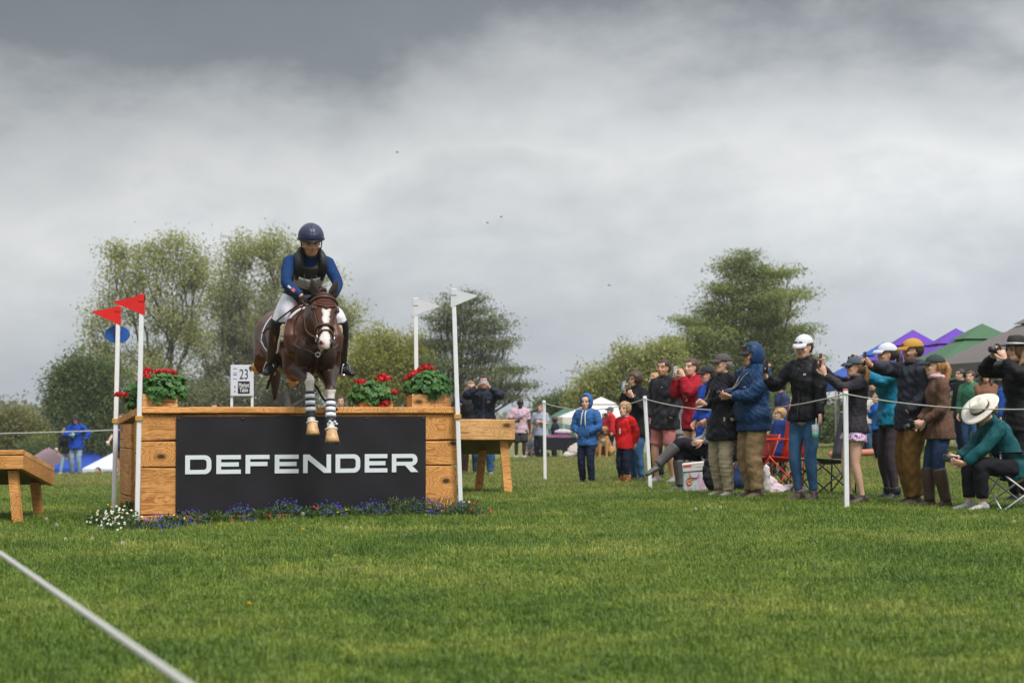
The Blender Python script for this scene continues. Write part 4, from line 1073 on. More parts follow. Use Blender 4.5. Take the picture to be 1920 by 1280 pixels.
    if hat:
        kind = hat[0]
        if kind == 'cap':
            cm = plain('cap_cotton', hat[1], 0.85, nscale=80, bmp=0.2)
            c = shell(hc_, hB, hk, (-0.008, 0, 0.038), (0.118, 0.0925, 0.094), lambda q: q[2] > 0.036, 28, 20, 0.004, seed); co = fin(c, 'cap', cm, root); thicken(co, 0.006 * k)
            m = MB(); n = 13; V = []; F = []
            for i in range(n):
                a = -1.02 + 2.04 * i / (n - 1); x0, y0 = 0.112 * math.cos(a) - 0.004, 0.091 * math.sin(a)
                ext = 0.082 * math.cos(a * 0.78)
                V += [(x0 - 0.01, y0, 0.045), (x0 + ext * 0.5, y0 * 1.03, 0.046 - 0.13 * y0 * y0 * 10 * 0.5), (x0 + ext, y0 * 0.98, 0.030 - 0.02 - 0.9 * y0 * y0)]
            for i in range(n - 1):
                for j in range(2): a = i * 3 + j; F.append((a, a + 1, a + 4, a + 3))
            m.add(np.array(V) * hk @ hB + hc_, F); bo = fin(m, 'brim', cm if len(hat) < 3 or not isinstance(hat[2], tuple) else plain('cap_cotton', hat[2], 0.8), co); thicken(bo, 0.005 * k)
            m = MB(); m.ell(np.array((-0.008, 0, 0.133)) * hk @ hB + hc_, 0.008 * hk, None, 8, 5); fin(m, 'button', cm, co)
            if len(hat) > 3:
                m = MB(); p = np.array((0.108, hat[3][1], 0.078)) * hk @ hB + hc_; m.ell(p, np.array((0.012, 0.024, 0.017)) * hk, hB, 10, 6); fin(m, 'emblem', plain('emblem', hat[3][0], 0.6), co)
        elif kind in ('fedora', 'cowboy'):
            fm = plain('hat_felt', hat[1], 0.8, nscale=50, bmp=0.15); m = MB()
            rb = hat[3] if len(hat) > 3 else 0.205
            V = []; F = []; n = 36; rings = [(0.098, 0.055), (0.125, 0.048), (rb * 0.8, 0.046), (rb, 0.056), (rb, 0.061), (rb * 0.8, 0.052), (0.125, 0.054), (0.100, 0.060)]
            for i in range(n):
                a = 2 * PI * i / n
                for r_, z in rings: V.append((r_ * math.cos(a) * 1.06 - 0.01, r_ * math.sin(a) * 0.96, z + (0.014 * math.cos(2 * a + PI) * (r_ - 0.1) / 0.1)))
            for i in range(n):
                for j in range(8): F.append((i * 8 + j, ((i + 1) % n) * 8 + j, ((i + 1) % n) * 8 + (j + 1) % 8, i * 8 + (j + 1) % 8))
            m.add(np.array(V) * hk @ hB + hc_, F); bo = fin(m, 'hat', fm, root)
            m = MB(); V = []; F = []; prof = [(0.100, 0.058), (0.101, 0.08), (0.097, 0.12), (0.088, 0.155), (0.070, 0.168), (0.035, 0.158), (0.0, 0.150)]
            for i in range(n):
                a = 2 * PI * i / n
                for r_, z in prof:
                    x, y = r_ * math.cos(a) * 1.08 - 0.01, r_ * math.sin(a) * 0.93
                    if z > 0.1: y *= 1 - 0.30 * max(0, math.cos(a)) * (z - 0.1) / 0.06; z -= 0.012 * max(0, 1 - abs(y) / 0.03) if r_ < 0.08 else 0
                    V.append((x, y, z))
            for i in range(n):
                for j in range(len(prof) - 1): F.append((i * 7 + j, ((i + 1) % n) * 7 + j, ((i + 1) % n) * 7 + j + 1, i * 7 + j + 1))
            m.add(np.array(V) * hk @ hB + hc_, F); fin(m, 'crown', fm, bo)
            m = MB(); ring = [np.array((0.104 * math.cos(a) * 1.08 - 0.01, 0.104 * math.sin(a) * 0.93, 0.074)) * hk @ hB + hc_ for a in np.linspace(0, 2 * PI, 37)]
            m.tube(ring, np.tile([[0.0025, 0.014]], (37, 1)), 6, up=hB[2]); fin(m, 'hat_band', plain('hat_ribbon', hat[2], 0.6), bo)
    if sp.get('glasses'):
        g = sp['glasses']; gm = plain('glasses', g, 0.25); m = MB(); zc = sp.get('glz', 0.002); xo = sp.get('glx', 0.108)
        for s in (-1, 1):
            if sum(g) < 0.1 and not sp.get('clear'): m.ell(np.array((xo - 0.004, s * 0.034, zc)) * hk @ hB + hc_, np.array((0.005, 0.027, 0.020)) * hk, hB, 12, 6)
            else: m.tube([np.array((xo, s * 0.034 + 0.026 * math.cos(a), zc + 0.019 * math.sin(a))) * hk @ hB + hc_ for a in np.linspace(0, 2 * PI, 13)], 0.0028, 5)
            m.tube([np.array(p) * hk @ hB + hc_ for p in ((xo, s * 0.058, zc + 0.004), (xo - 0.03, s * 0.078, zc + 0.004), (0.0, s * 0.083, zc + 0.004))], 0.0032, 5)
        m.tube([np.array((xo, -0.012, zc + 0.004)) * hk @ hB + hc_, np.array((xo, 0.012, zc + 0.004)) * hk @ hB + hc_], 0.003, 5); fin(m, 'sunglasses' if sum(g) < 0.1 and not sp.get('clear') else 'glasses', gm, root)
    root['_k'] = k
    root_J[root.name] = (J, k, Matrix.Translation(Vector(loc)) @ Matrix.Rotation(rz if basis is None else basis, 4, 'Z'))
    return root
root_J = {}
def wpt(o, p):
    """point in a person's own frame (for a body 1.75 m tall) -> world"""
    J, k, M = root_J[o.name]; return M @ (Vector(p) * k)
def pj(o, j): return root_J[o.name][0][j]
def place(px, top_py, d, hat=0.0):
    """ground point and body height for a figure whose crown is seen at top_py"""
    g = GP(px, d); t = W(px, top_py, d); return g, (t.z - g.z) - hat
# ================================================================ THE CROWD
def device(name, o, p, half, rot, col, label, cat, col2=None, rough=0.3, detail=True):
    """small hand-held thing at point p of person o; rot = (yaw, pitch, roll) in degrees in the person's frame"""
    J, k, M = root_J[o.name]
    Rm = M.to_3x3() @ Matrix.Rotation(R(rot[0]), 3, 'Z') @ Matrix.Rotation(R(rot[1]), 3, 'Y') @ Matrix.Rotation(R(rot[2]), 3, 'X')
    mt = plain(name, col, rough, var=0.05); b = MB(); b.box((0, 0, 0), half, None, min(half) * 0.8)
    r = b.obj(name, mt); r.location = wpt(o, p); r.rotation_euler = Rm.to_euler(); tag(r, label, cat)
    return r
def add_sub(r, name, c, half, col, rough=0.2, ell=False):
    b = MB()
    if ell: b.ell(c, half, None, 10, 7)
    else: b.box(c, half, None, min(half) * 0.5)
    return b.obj(name, plain(name, col, rough), r, smooth=ell)
def phone(o, p, rot, col, label):
    r = device('phone', o, p, (0.0045, 0.037, 0.076), rot, col, label, 'phone')
    add_sub(r, 'screen', (-0.0048, 0, 0), (0.0006, 0.033, 0.070), (0.02, 0.03, 0.045), 0.12)
    c = add_sub(r, 'camera_bump', (0.0052, 0.018, 0.052), (0.0014, 0.013, 0.015), tuple(x * 0.5 for x in col), 0.3)
    for z in (0.044, 0.060): add_sub(c, 'lens', (0.0068, 0.018, z), (0.0012, 0.005, 0.005), (0.01, 0.01, 0.012), 0.1, True)
    return r
def camera(o, p, rot, label, s=1.0, lens=0.07):
    r = device('camera', o, p, (0.032 * s, 0.062 * s, 0.044 * s), rot, (0.012, 0.012, 0.013), label, 'camera', rough=0.45)
    b = MB(); b.tube([(0.03 * s, 0, 0), (0.03 * s + lens * 0.4, 0, 0), (0.03 * s + lens, 0, 0)], [0.034 * s, 0.032 * s, 0.036 * s], 14, bulge=0); l = b.obj('lens', BLACK, r)
    add_sub(l, 'lens_glass', (0.03 * s + lens, 0, 0), (0.003, 0.028 * s, 0.028 * s), (0.02, 0.02, 0.04), 0.08, True)
    add_sub(r, 'viewfinder', (0, 0, 0.052 * s), (0.022 * s, 0.02 * s, 0.014 * s), (0.012, 0.012, 0.013), 0.4)
    return r
def cup(o, p, r_, h, col, label, lid=None, straw=False, name='cup', fill=None):
    J, k, M = root_J[o.name]; b = MB(); n = 18
    V = []; F = []
    prof = [(0.0, 0), (r_ * 0.78, 0), (r_, h), (r_ * 0.93, h), (r_ * 0.72, 0.006), (0, 0.006)]
    for i in range(n):
        a = 2 * PI * i / n
        for rr, z in prof: V.append((rr * math.cos(a), rr * math.sin(a), z))
    for i in range(n):
        for j in range(5): F.append((i * 6 + j, ((i + 1) % n) * 6 + j, ((i + 1) % n) * 6 + j + 1, i * 6 + j + 1))
    b.add(V, F); c = b.obj(name, plain('drink_cup', col, 0.35, var=0.04)); c.location = wpt(o, p); tag(c, label, 'cup')
    if fill: b = MB(); b.tube([(0, 0, 0.004), (0, 0, h * 0.5)], [r_ * 0.80, r_ * 0.93], 16, bulge=0); b.obj('drink', plain('drink', fill, 0.3), c)
    if lid: b = MB(); b.tube([(0, 0, h), (0, 0, h + 0.012)], [r_ * 1.03, r_ * 0.9], 16, bulge=0.1); b.obj('lid', plain('cup_lid', lid, 0.4), c)
    if straw: b = MB(); b.tube([(0.004, 0, 0.02), (0.012, 0.004, h + 0.07)], 0.005, 7); b.obj('straw', plain('straw', (0.6, 0.65, 0.72), 0.4), c)
    return c
def lanyard(o, drop=0.36, badge=(0.6, 0.25, 0.15), col=(0.05, 0.07, 0.12)):
    J, k, M = root_J[o.name]; nk, fw, u = J['neck'], J['fw'], J['u']
    c = nk + fw * 0.150 - u * drop; m = MB()
    for s in (-1, 1):
        m.tube([(nk - fw * 0.03 + np.array([0, s * 0.066, 0.015])) * k, (nk + fw * 0.085 + np.array([0, s * 0.062, -0.05])) * k, (nk + fw * 0.145 + np.array([0, s * 0.042, 0]) - u * 0.18) * k, c * k], 0.0075 * k, 5, k=3)
    s_ = m.obj('lanyard', plain('lanyard_ribbon', col, 0.7), o)
    b = MB(); b.box((c - u * 0.06 + fw * 0.006) * k, np.array((0.003, 0.042, 0.058)) * k, None); b.obj('badge', plain('badge_card', (0.6, 0.6, 0.6), 0.5, var=0.02), s_, smooth=False)
    b = MB(); b.box((c - u * 0.045 + fw * 0.011) * k, np.array((0.002, 0.040, 0.026)) * k, None); b.obj('badge_print', plain('badge_print', badge, 0.5), s_, smooth=False)
navy = (0.010, 0.016, 0.040); blk = (0.011, 0.011, 0.014); DENIM = (0.030, 0.075, 0.165)
def jeans(name, base, fade):
    m, N, L, b = newmat(name); v = coords(N, L); n = tex_noise(N, L, v, 5, 3, 0.5, 0.5); n2 = tex_noise(N, L, v, 120, 2)
    c = ramp(N, L, n.outputs['Fac'], ((0.35, base), (0.7, fade)))
    c = mixc(N, L, 0.5, c, ramp(N, L, n2.outputs['Fac'], ((0.3, (0.75,) * 3), (0.7, (1.2,) * 3))), 'MULTIPLY')
    L.new(c, b.inputs['Base Color']); setp(b, Roughness=0.85); b.inputs['Specular IOR Level'].default_value = 0.2; bump(N, L, b, n.outputs['Fac'], 0.3, 0.02); return m
JEAN1 = jeans('blue_denim', (0.022, 0.068, 0.155), (0.055, 0.135, 0.26)); JEAN2 = jeans('dark_denim', (0.010, 0.022, 0.060), (0.024, 0.052, 0.115)); JEAN3 = jeans('pale_denim', (0.18, 0.26, 0.35), (0.28, 0.36, 0.45))
def floral():
    m, N, L, b = newmat('floral_print'); v = coords(N, L)
    c = (0.62, 0.55, 0.70)
    for sc, th, cc, of in ((26, 0.42, (0.60, 0.13, 0.38), 0), (34, 0.36, (0.035, 0.035, 0.16), 3.3), (48, 0.30, (0.50, 0.30, 0.60), 7.1), (40, 0.22, (0.62, 0.06, 0.22), 9.7)):
        mp = N.new('ShaderNodeMapping'); mp.inputs['Location'].default_value = (of, of * 0.7, of * 1.3); L.new(v, mp.inputs[0])
        nz = tex_noise(N, L, mp.outputs[0], 30, 2); vo = N.new('ShaderNodeTexVoronoi'); vo.inputs['Scale'].default_value = sc
        ad = N.new('ShaderNodeVectorMath'); ad.operation = 'MULTIPLY_ADD'; L.new(nz.outputs['Color'], ad.inputs[0]); ad.inputs[1].default_value = (0.03,) * 3; L.new(mp.outputs[0], ad.inputs[2]); L.new(ad.outputs[0], vo.inputs['Vector'])
        c = mixc(N, L, ramp(N, L, vo.outputs['Distance'], ((th - 0.06, (1, 1, 1)), (th, (0, 0, 0)))), c, cc)
    L.new(c, b.inputs['Base Color']); setp(b, Roughness=0.8); return m
def tweed():
    m, N, L, b = newmat('brown_tweed'); v = coords(N, L); n = tex_noise(N, L, v, 70, 3)
    c = ramp(N, L, n.outputs['Fac'], ((0.3, (0.060, 0.028, 0.016)), (0.7, (0.125, 0.062, 0.036))))
    w = N.new('ShaderNodeTexWave'); w.inputs['Scale'].default_value = 5.5; w.bands_direction = 'Z'; L.new(v, w.inputs['Vector'])
    c = mixc(N, L, ramp(N, L, w.outputs['Fac'], ((0.94, (0, 0, 0)), (0.99, (0.5,) * 3))), c, (0.14, 0.045, 0.03))
    L.new(c, b.inputs['Base Color']); setp(b, Roughness=0.9); bump(N, L, b, n.outputs['Fac'], 0.2, 0.004); return m

# --- front row, from the left -------------------------------------------------------------------
# boy in the blue hoodie
g, H = place(1101, 740, 29.4); 
boy = person(g, 28, H - 0.02, dict(skin='fair', headk=1.16, hair=('short', 'dkblond'), head=(8, 4, 0), lean=2,
    handR=(0.15, -0.10, 1.02), handL=(0.15, 0.10, 1.02), hdR='hidden', hdL='hidden', elbR=(-0.5, -1, -0.3), elbL=(-0.5, 1, -0.3),
    bottom=('trousers', (0.012, 0.018, 0.040), 0.022), top=('hoodie', (0.035, 0.115, 0.31), 0.045, -0.16), topopt=dict(hoodup=True, flare=0.02), shoes=((0.02, 0.02, 0.025), 0)),
    'boy in blue hoodie with its hood up and navy trousers on the grass')
J, k, M = root_J[boy.name]; m = MB()
for s in (-1, 1): m.tube([(J['neck'] + np.array([0.085, s * 0.03, -0.02])) * k, (J['neck'] + np.array([0.155, s * 0.035, -0.12])) * k, (J['neck'] + np.array([0.172, s * 0.05, -0.33])) * k], 0.008, 6, k=3)
m.obj('drawstring', plain('white_cord', (0.62, 0.62, 0.6), 0.8), boy)
m = MB(); m.tube([(J['hip'] + np.array([0.155, y, 0.13 - 0.3 * abs(y)])) * k for y in np.linspace(-0.13, 0.13, 7)], np.array([(0.085, 0.018)] * 7), 10, up=(1, 0, 0)); me = fuse(m, 0.012, 2); link('pouch_pocket', me, cloth((0.033, 0.108, 0.295)), boy)
# small boy in red
g, H = place(1171, 762, 29.2)
kid = person(g, 42, H + 0.02, dict(skin='fair', headk=1.38, hair=('curls', 'blond'), head=(10, -4, 0), lean=-2, handR=(-0.05, -0.24, 0.92), handL=(-0.12, 0.22, 0.90), elbL=(-1, 0.6, 0), 
    bottom=('trousers', (0.012, 0.016, 0.035), 0.02), top=('hoodie', (0.52, 0.012, 0.014), 0.042, -0.15), topopt=dict(flare=0.05, scarf=(0.25, 0.30, 0.48), patch=((0.24, -0.02, 0.035, 0.12, (0.6, 0.6, 0.6)),)), shoes=((0.42, 0.16, 0.05), 0.16)),
    'small blond curly haired child in red sweatshirt and tan boots')
# woman with glasses and phone
g, H = place(1196, 695, 30.0)
p1 = person(g, 52, H, dict(fem=True, skin='fair', hair=('bob', 'brown'), head=(-10, 6, 0), lean=2, glasses=(0.03, 0.02, 0.02), clear=True,
    handR=(0.25, -0.04, 1.42), hdR=((0.1, 0.1, 1), (-0.3, 1, 0), 0.7), handL=(0.20, 0.10, 1.34), hdL=((0.3, -0.5, 0.8), (-0.6, -0.4, 0.2), 0.8), elbR=(-0.1, -0.35, -1), elbL=(0, 0.35, -1),
    bottom=('trousers', JEAN1, 0.012), top=('coat', (0.012, 0.012, 0.014), 0.030, -0.22), topopt=dict(collar=0.075, patch=((0.44, 0.02, 0.15, 0.025, (0.45, 0.36, 0.22)), (0.40, 0.06, 0.14, 0.02, (0.5, 0.45, 0.35)))), shoes=((0.02, 0.02, 0.02), 0)),
    'woman with glasses and brown bob in black coat lifting a blue phone')
phone(p1, (0.31, 0.0, 1.51), (-10, -18, 8), (0.30, 0.42, 0.58), 'pale blue phone held by the woman with glasses')
# blond woman in the red coat
g, H = place(1234, 698, 30.6)
p2 = person(g, 60, H, dict(fem=True, skin='fair', hair=('long', 'blond'), head=(-5, 2, 0), handR=(0.36, 0.02, 1.32), hdR=((0.2, 0.2, 1), (-0.3, 1, 0), 0.6), handL=(0.20, 0.22, 0.86), elbR=(-0.1, -0.35, -1),
    bottom=('trousers', blk, 0.012), top=('coat', (0.46, 0.014, 0.018), 0.032, -0.16), topopt=dict(collar=0.06, zip=(0.55, 0.52, 0.45)), shoes=((0.02, 0.02, 0.02), 0)),
    'blond woman in red coat standing behind the man in pink shorts')
phone(p2, (0.42, 0.05, 1.42), (10, -10, 0), (0.05, 0.05, 0.055), 'black phone held up by the blond woman in red')
cup(p2, (0.24, 0.26, 0.74), 0.042, 0.13, (0.02, 0.26, 0.36), 'teal cup carried by the blond woman in red')
# man in pink shorts
g, H = place(1247, 671, 28.7)
p3 = person(g, 48, H - 0.01, dict(skin='tan', hair=('short', 'dkbrown'), head=(12, 0, 0), lean=1, stubble=True, wide=1.03, handR=(0.14, -0.22, 0.93), hdR='hidden', handL=(0.13, 0.23, 0.92), hdL='hidden', elbL=(-1, 0.5, 0), elbR=(-1, -0.5, 0), footR=(0.05, -0.12, 0.085), footL=(-0.02, 0.13, 0.085),
    bottom=('shorts', (0.46, 0.17, 0.16), 0.007), top=('jacket', (0.018, 0.018, 0.022), 0.034, -0.17), topopt=dict(rough=0.5, hoodback=True, collar=0.05, patch=((0.42, 0.07, 0.022, 0.008, (0.5, 0.5, 0.5)),)), shoes=((0.30, 0.29, 0.28), 0)),
    'dark haired man in black rain jacket and pink shorts')
# girl in the red hoodie
g, H = place(1303, 671, 27.8)
p4 = person(g, 56, H, dict(fem=True, skin='fair', hair=('bun', 'brown'), head=(5, 0, 0), handR=(0.29, -0.04, 1.48), hdR=((0.3, 0.2, 1), (-0.4, 1, 0), 0.7), handL=(0.26, 0.07, 1.50), hdL=((0.35, -0.5, 0.8), (-0.5, -0.6, 0), 0.7), elbR=(-0.1, -0.35, -1), elbL=(0, 0.35, -1),
    bottom=('shortshorts', (0.015, 0.015, 0.018), 0.012), top=('hoodie', (0.30, 0.010, 0.022), 0.045, -0.16), topopt=dict(flare=0.05, patch=((0.30, 0.03, 0.10, 0.03, (0.5, 0.45, 0.45)), (0.25, 0.03, 0.03, 0.04, (0.5, 0.45, 0.45)))), shoes=((0.3, 0.3, 0.3), 0)),
    'young woman in dark red hoodie and black shorts with brown hair tied back')
phone(p4, (0.35, 0.00, 1.56), (0, -8, 0), (0.60, 0.58, 0.62), 'white phone held by the young woman in dark red hoodie')
# person behind in red with black cap, blue rain jacket carried in front
g, H = place(1334, 683, 26.4)
p5 = person(g, 62, H - 0.02, dict(fem=True, skin='ruddy', hair=('short', 'dkbrown'), hat=('cap', blk), head=(-10, 0, 0), handR=(0.15, -0.2, 0.95), handL=(0.2, 0.16, 0.98),
    bottom=('trousers', blk, 0.012), top=('jacket', (0.008, 0.050, 0.33), 0.042, -0.30), topopt=dict(flare=0.22, rough=0.5, collar=0.045), shoes=((0.02, 0.02, 0.02), 0)),
    'person in black cap and loose blue rain jacket half hidden behind the older woman')
# older woman in black parka
g, H = place(1358, 658, 22.8)
p6 = person(g, 55, H - 0.03, dict(fem=True, skin='fair', wide=1.05, hair=('short', 'grey'), hat=('cap', (0.060, 0.052, 0.050)), head=(-4, -3, 0), lean=0, glasses=(0.25, 0.2, 0.16), handR=(0.19, -0.14, 1.13), hdR=((0.6, -0.3, 0.3), (0, 0.8, -0.4), 0.9), handL=(0.10, 0.25, 0.94), hdL='hidden', elbR=(-0.8, -0.8, -0.3),
    bottom=('trousers', (0.38, 0.31, 0.215), 0.022), top=('coat', (0.010, 0.010, 0.014), 0.038, -0.24), topopt=dict(rough=0.55, collar=0.05, flare=0.16, hoodback=True, label='long black hooded parka', patch=((0.02, 0.15, 0.02, 0.05, (0.3, 0.3, 0.3)),)), shoes=((0.30, 0.27, 0.22), 0)),
    'smiling woman in grey brown cap, long black parka and beige trousers')
m = MB(); J, k, M = root_J[p6.name]; m.tube([(J['neck'] + np.array(q)) * k for q in ((0.02, -0.07, -0.01), (0.12, -0.10, -0.15), (0.17, -0.14, -0.30), (0.22, -0.18, -0.36))], 0.012 * k, 6, k=3); m.obj('camera_strap', plain('patterned_strap', (0.10, 0.10, 0.11), 0.8, var=0.9, nscale=60), p6)
# man in navy raincoat
g, H = place(1414, 640, 22.5)
p7 = person(g, 66, H - 0.03, dict(skin='ruddy', wide=1.12, belly=0.045, hair=('short', 'grey'), hat=('cap', (0.020, 0.022, 0.026)), head=(2, 2, 0), lean=0, glasses=(0.05, 0.05, 0.05), clear=True, handR=(0.32, -0.10, 1.17), hdR=((0.9, 0.2, 0.1), (0.2, 0.8, 0.3), 0.8), handL=(0.34, 0.06, 1.15), hdL=((0.9, -0.3, 0.15), (0.1, -0.6, 0.7), 0.8), elbR=(-0.6, -1, -0.7), elbL=(-0.8, 0.9, -0.6),
    bottom=('trousers', (0.27, 0.18, 0.095), 0.028), top=('jacket', (0.012, 0.040, 0.105), 0.045, -0.17), topopt=dict(rough=0.45, hoodup=True, collar=0.06, label='navy blue rain jacket with the hood up', patch=((0.33, 0.06, 0.03, 0.016, (0.3, 0.36, 0.45)),)), shoes=((0.12, 0.08, 0.05), 0)),
    'man in hooded navy rain jacket and khaki cargo trousers')
camera(p7, (0.42, -0.01, 1.20), (0, 0, 0), 'small black camera in the hands of the man in navy', 0.72, 0.03)
m = MB(); J, k, M = root_J[p7.name]; m.tube([(J['neck'] + np.array(q)) * k for q in ((0.03, -0.07, -0.02), (0.15, -0.07, -0.12), (0.24, -0.05, -0.24), (0.36, -0.02, -0.27))], 0.010 * k, 6, k=3); m.tube([(J['neck'] + np.array(q)) * k for q in ((0.05, 0.07, -0.02), (0.17, 0.05, -0.12), (0.26, 0.02, -0.24), (0.36, 0.0, -0.27))], 0.010 * k, 6, k=3); m.obj('camera_strap', plain('patterned_strap', (0.10, 0.10, 0.11), 0.8, var=0.9, nscale=60), p7)
m = MB(); B = J['B']; hh = J['head']
for s in (-1, 1): m.ell((np.array((0.105, s * 0.032, 0.098)) @ B + hh) * k, np.array((0.008, 0.028, 0.018)) * k, B, 10, 6)
m.obj('sunglasses', plain('dark_lens', (0.012, 0.012, 0.016), 0.1), p7)
# tall woman in white cap
g, H = place(1511, 622, 21.9)
p8 = person(g, 42, H - 0.03, dict(fem=True, skin='fair', hair=('bun', 'brown'), hat=('cap', (0.54, 0.54, 0.57)), head=(6, 9, 0), lean=1, handR=(0.35, -0.27, 1.31), hdR=((0.15, 0.05, 1), (-0.35, 1, 0), 0.75), handL=(0.16, 0.28, 0.84), hdL=((0.1, 0.05, -1), (0.3, -1, 0), 0.75), elbR=(-0.2, -0.5, -1), elbL=(-1, 0.6, 0.2), footR=(0.03, -0.075, 0.085), footL=(-0.02, 0.075, 0.085),
    bottom=('leggings', JEAN1, 0.003), top=('jacket', (0.011, 0.011, 0.014), 0.026, -0.09), topopt=dict(rough=0.5, collar=0.062, zip=(0.02, 0.02, 0.022), label='short black zipped jacket with small white chest print', patch=((0.40, 0.075, 0.026, 0.020, (0.5, 0.5, 0.52)),)), shoes=((0.045, 0.022, 0.022), 0)),
    'tall woman in white cap, black jacket and skinny blue jeans')
phone(p8, (0.42, -0.22, 1.41), (-5, -6, 0), (0.018, 0.018, 0.02), 'black phone held upright by the tall woman in white cap')
cup(p8, (0.185, 0.235, 0.66), 0.040, 0.15, (0.42, 0.46, 0.45), 'clear cup of green iced drink held low by the tall woman', straw=True, fill=(0.16, 0.38, 0.30))
J, k, M = root_J[p8.name]; m = MB(); B = J['B']; hh = J['head']
for s in (-1, 1): m.ell((np.array((0.122, s * 0.030, 0.066)) @ B + hh) * k, np.array((0.007, 0.027, 0.0095)) * k, B, 10, 6)
m.obj('sunglasses', plain('dark_lens', (0.012, 0.012, 0.016), 0.1), p8)
m = MB(); w = J['wL']; a = nrm(J['wL'] - J['eL']); m.tube([(w - a * 0.035) * k, (w - a * 0.012) * k], [0.036, 0.036], 12, bulge=0.1); m.obj('watch', BLACK, p8)
# woman with floral shorts
g, H = place(1603, 663, 21.5)
p9 = person(g, 78, H - 0.03, dict(fem=True, skin='fair', hair=('pony', 'dkblond'), hat=('cap', (0.045, 0.062, 0.085)), head=(4, -3, 0), lean=-3, glasses=(0.015, 0.015, 0.02), handR=(0.42, 0.02, 1.62), hdR=((0.3, 0.25, 1), (-0.4, 1, 0), 0.8), handL=(0.42, 0.10, 1.53), hdL=((0.3, -0.2, 1), (-0.5, -0.8, 0), 0.8), elbR=(0.1, -0.8, -1), elbL=(0.1, 0.8, -1), footR=(0.04, -0.08, 0.085), footL=(-0.05, 0.085, 0.085),
    bottom=('shortshorts', floral(), 0.022), top=('jacket', (0.028, 0.025, 0.032), 0.026, -0.09), topopt=dict(collar=0.06, rough=0.65), shoes=((0.05, 0.03, 0.03), 0)),
    'woman in dark cap and sunglasses wearing pink floral shorts')
phone(p9, (0.46, 0.06, 1.70), (0, -6, 0), (0.12, 0.03, 0.03), 'dark phone raised high by the woman in floral shorts')
# woman in teal jacket behind
g, H = place(1672, 636, 22.4)
p10 = person(g, 72, H - 0.04, dict(fem=True, skin='tan', hair=('pony', 'dkbrown'), hat=('cap', (0.50, 0.52, 0.56)), head=(2, 0, 0), handR=(0.44, 0.0, 1.50), hdR=((0.4, 0.2, 1), (-0.4, 1, 0), 0.8), handL=(0.42, 0.08, 1.47), hdL=((0.4, -0.3, 1), (-0.4, -0.8, 0), 0.8), elbR=(0, -0.4, -1), elbL=(0, 0.8, -1),
    bottom=('leggings', (0.050, 0.040, 0.048), 0.006), top=('jacket', (0.008, 0.165, 0.27), 0.036, -0.10), topopt=dict(collar=0.05, rough=0.55), shoes=((0.015, 0.015, 0.016), 0.08)),
    'woman in white cap, bright teal jacket and grey leggings behind the bearded man')
camera(p10, (0.50, 0.03, 1.57), (0, 0, 0), 'compact black camera held out by the woman in teal', 0.7, 0.03)
# bearded man with the ochre cap
g, H = place(1712, 629, 21.3)
p11 = person(g, 76, H - 0.03, dict(skin='ruddy', wide=1.08, belly=0.02, hair=('short', 'dkbrown'), beard=(0.12, 0.09, 0.07), hat=('cap', (0.40, 0.215, 0.030), None, ((0.35, 0.05, 0.04), 0.0)), head=(2, 4, 0), lean=-2, handR=(0.50, 0.0, 1.47), hdR=((0.7, 0.1, 0.5), (0, 0.9, -0.5), 0.8), handL=(0.17, 0.21, 0.98), hdL='hidden', elbR=(0.2, -0.6, -1), elbL=(-1, 0.6, 0),
    bottom=('trousers', (0.165, 0.088, 0.024), 0.030), top=('jacket', (0.026, 0.028, 0.042), 0.042, -0.14), topopt=dict(collar=0.055, rough=0.6, hoodback=True, scarf=(0.05, 0.03, 0.025)), shoes=((0.05, 0.035, 0.025), 0)),
    'bearded man in ochre cap and navy jacket stretching out his arm')
phone(p11, (0.56, 0.02, 1.53), (0, -6, 0), (0.02, 0.02, 0.022), 'dark phone at the end of the bearded man arm')
# girl in the tweed jacket
g, H = place(1762, 659, 20.9)
p12 = person(g, 84, H - 0.03, dict(fem=True, skin='fair', hair=('pony', 'redblond'), tail=1.05, hat=('cap', (0.018, 0.032, 0.028)), head=(0, 0, 0), lean=3, handR=(0.24, -0.02, 0.98), hdR=((0.8, 0.2, -0.4), (0, 0.8, -0.3), 0.8), handL=(0.22, 0.13, 0.98), hdL=((0.8, -0.1, -0.5), (0.1, -0.9, 0.2), 0.8), elbL=(-0.9, 0.5, -0.3), elbR=(-0.9, -0.5, -0.3), footR=(0.10, -0.10, 0.085), footL=(-0.03, 0.10, 0.085),
    bottom=('leggings', JEAN2, 0.010), top=('jacket', tweed(), 0.024, -0.15), topopt=dict(collar=0.03, flare=0.10, label='brown checked tweed riding jacket', scarf=(0.50, 0.34, 0.38)), shoes=((0.055, 0.030, 0.020), 0.46, 0.45)),
    'girl with ponytail and green cap in brown tweed jacket and tall boots')
camera(p12, (0.34, 0.04, 0.95), (0, 25, 0), 'black camera hanging in the hands of the girl in tweed', 0.95, 0.06)
J, k, M = root_J[p12.name]; m = MB(); w = J['wL']; a = nrm(J['wL'] - J['eL']); m.tube([(w - a * 0.035) * k, (w - a * 0.01) * k], [0.035, 0.035], 12, bulge=0.1); m.obj('watch', BLACK, p12)
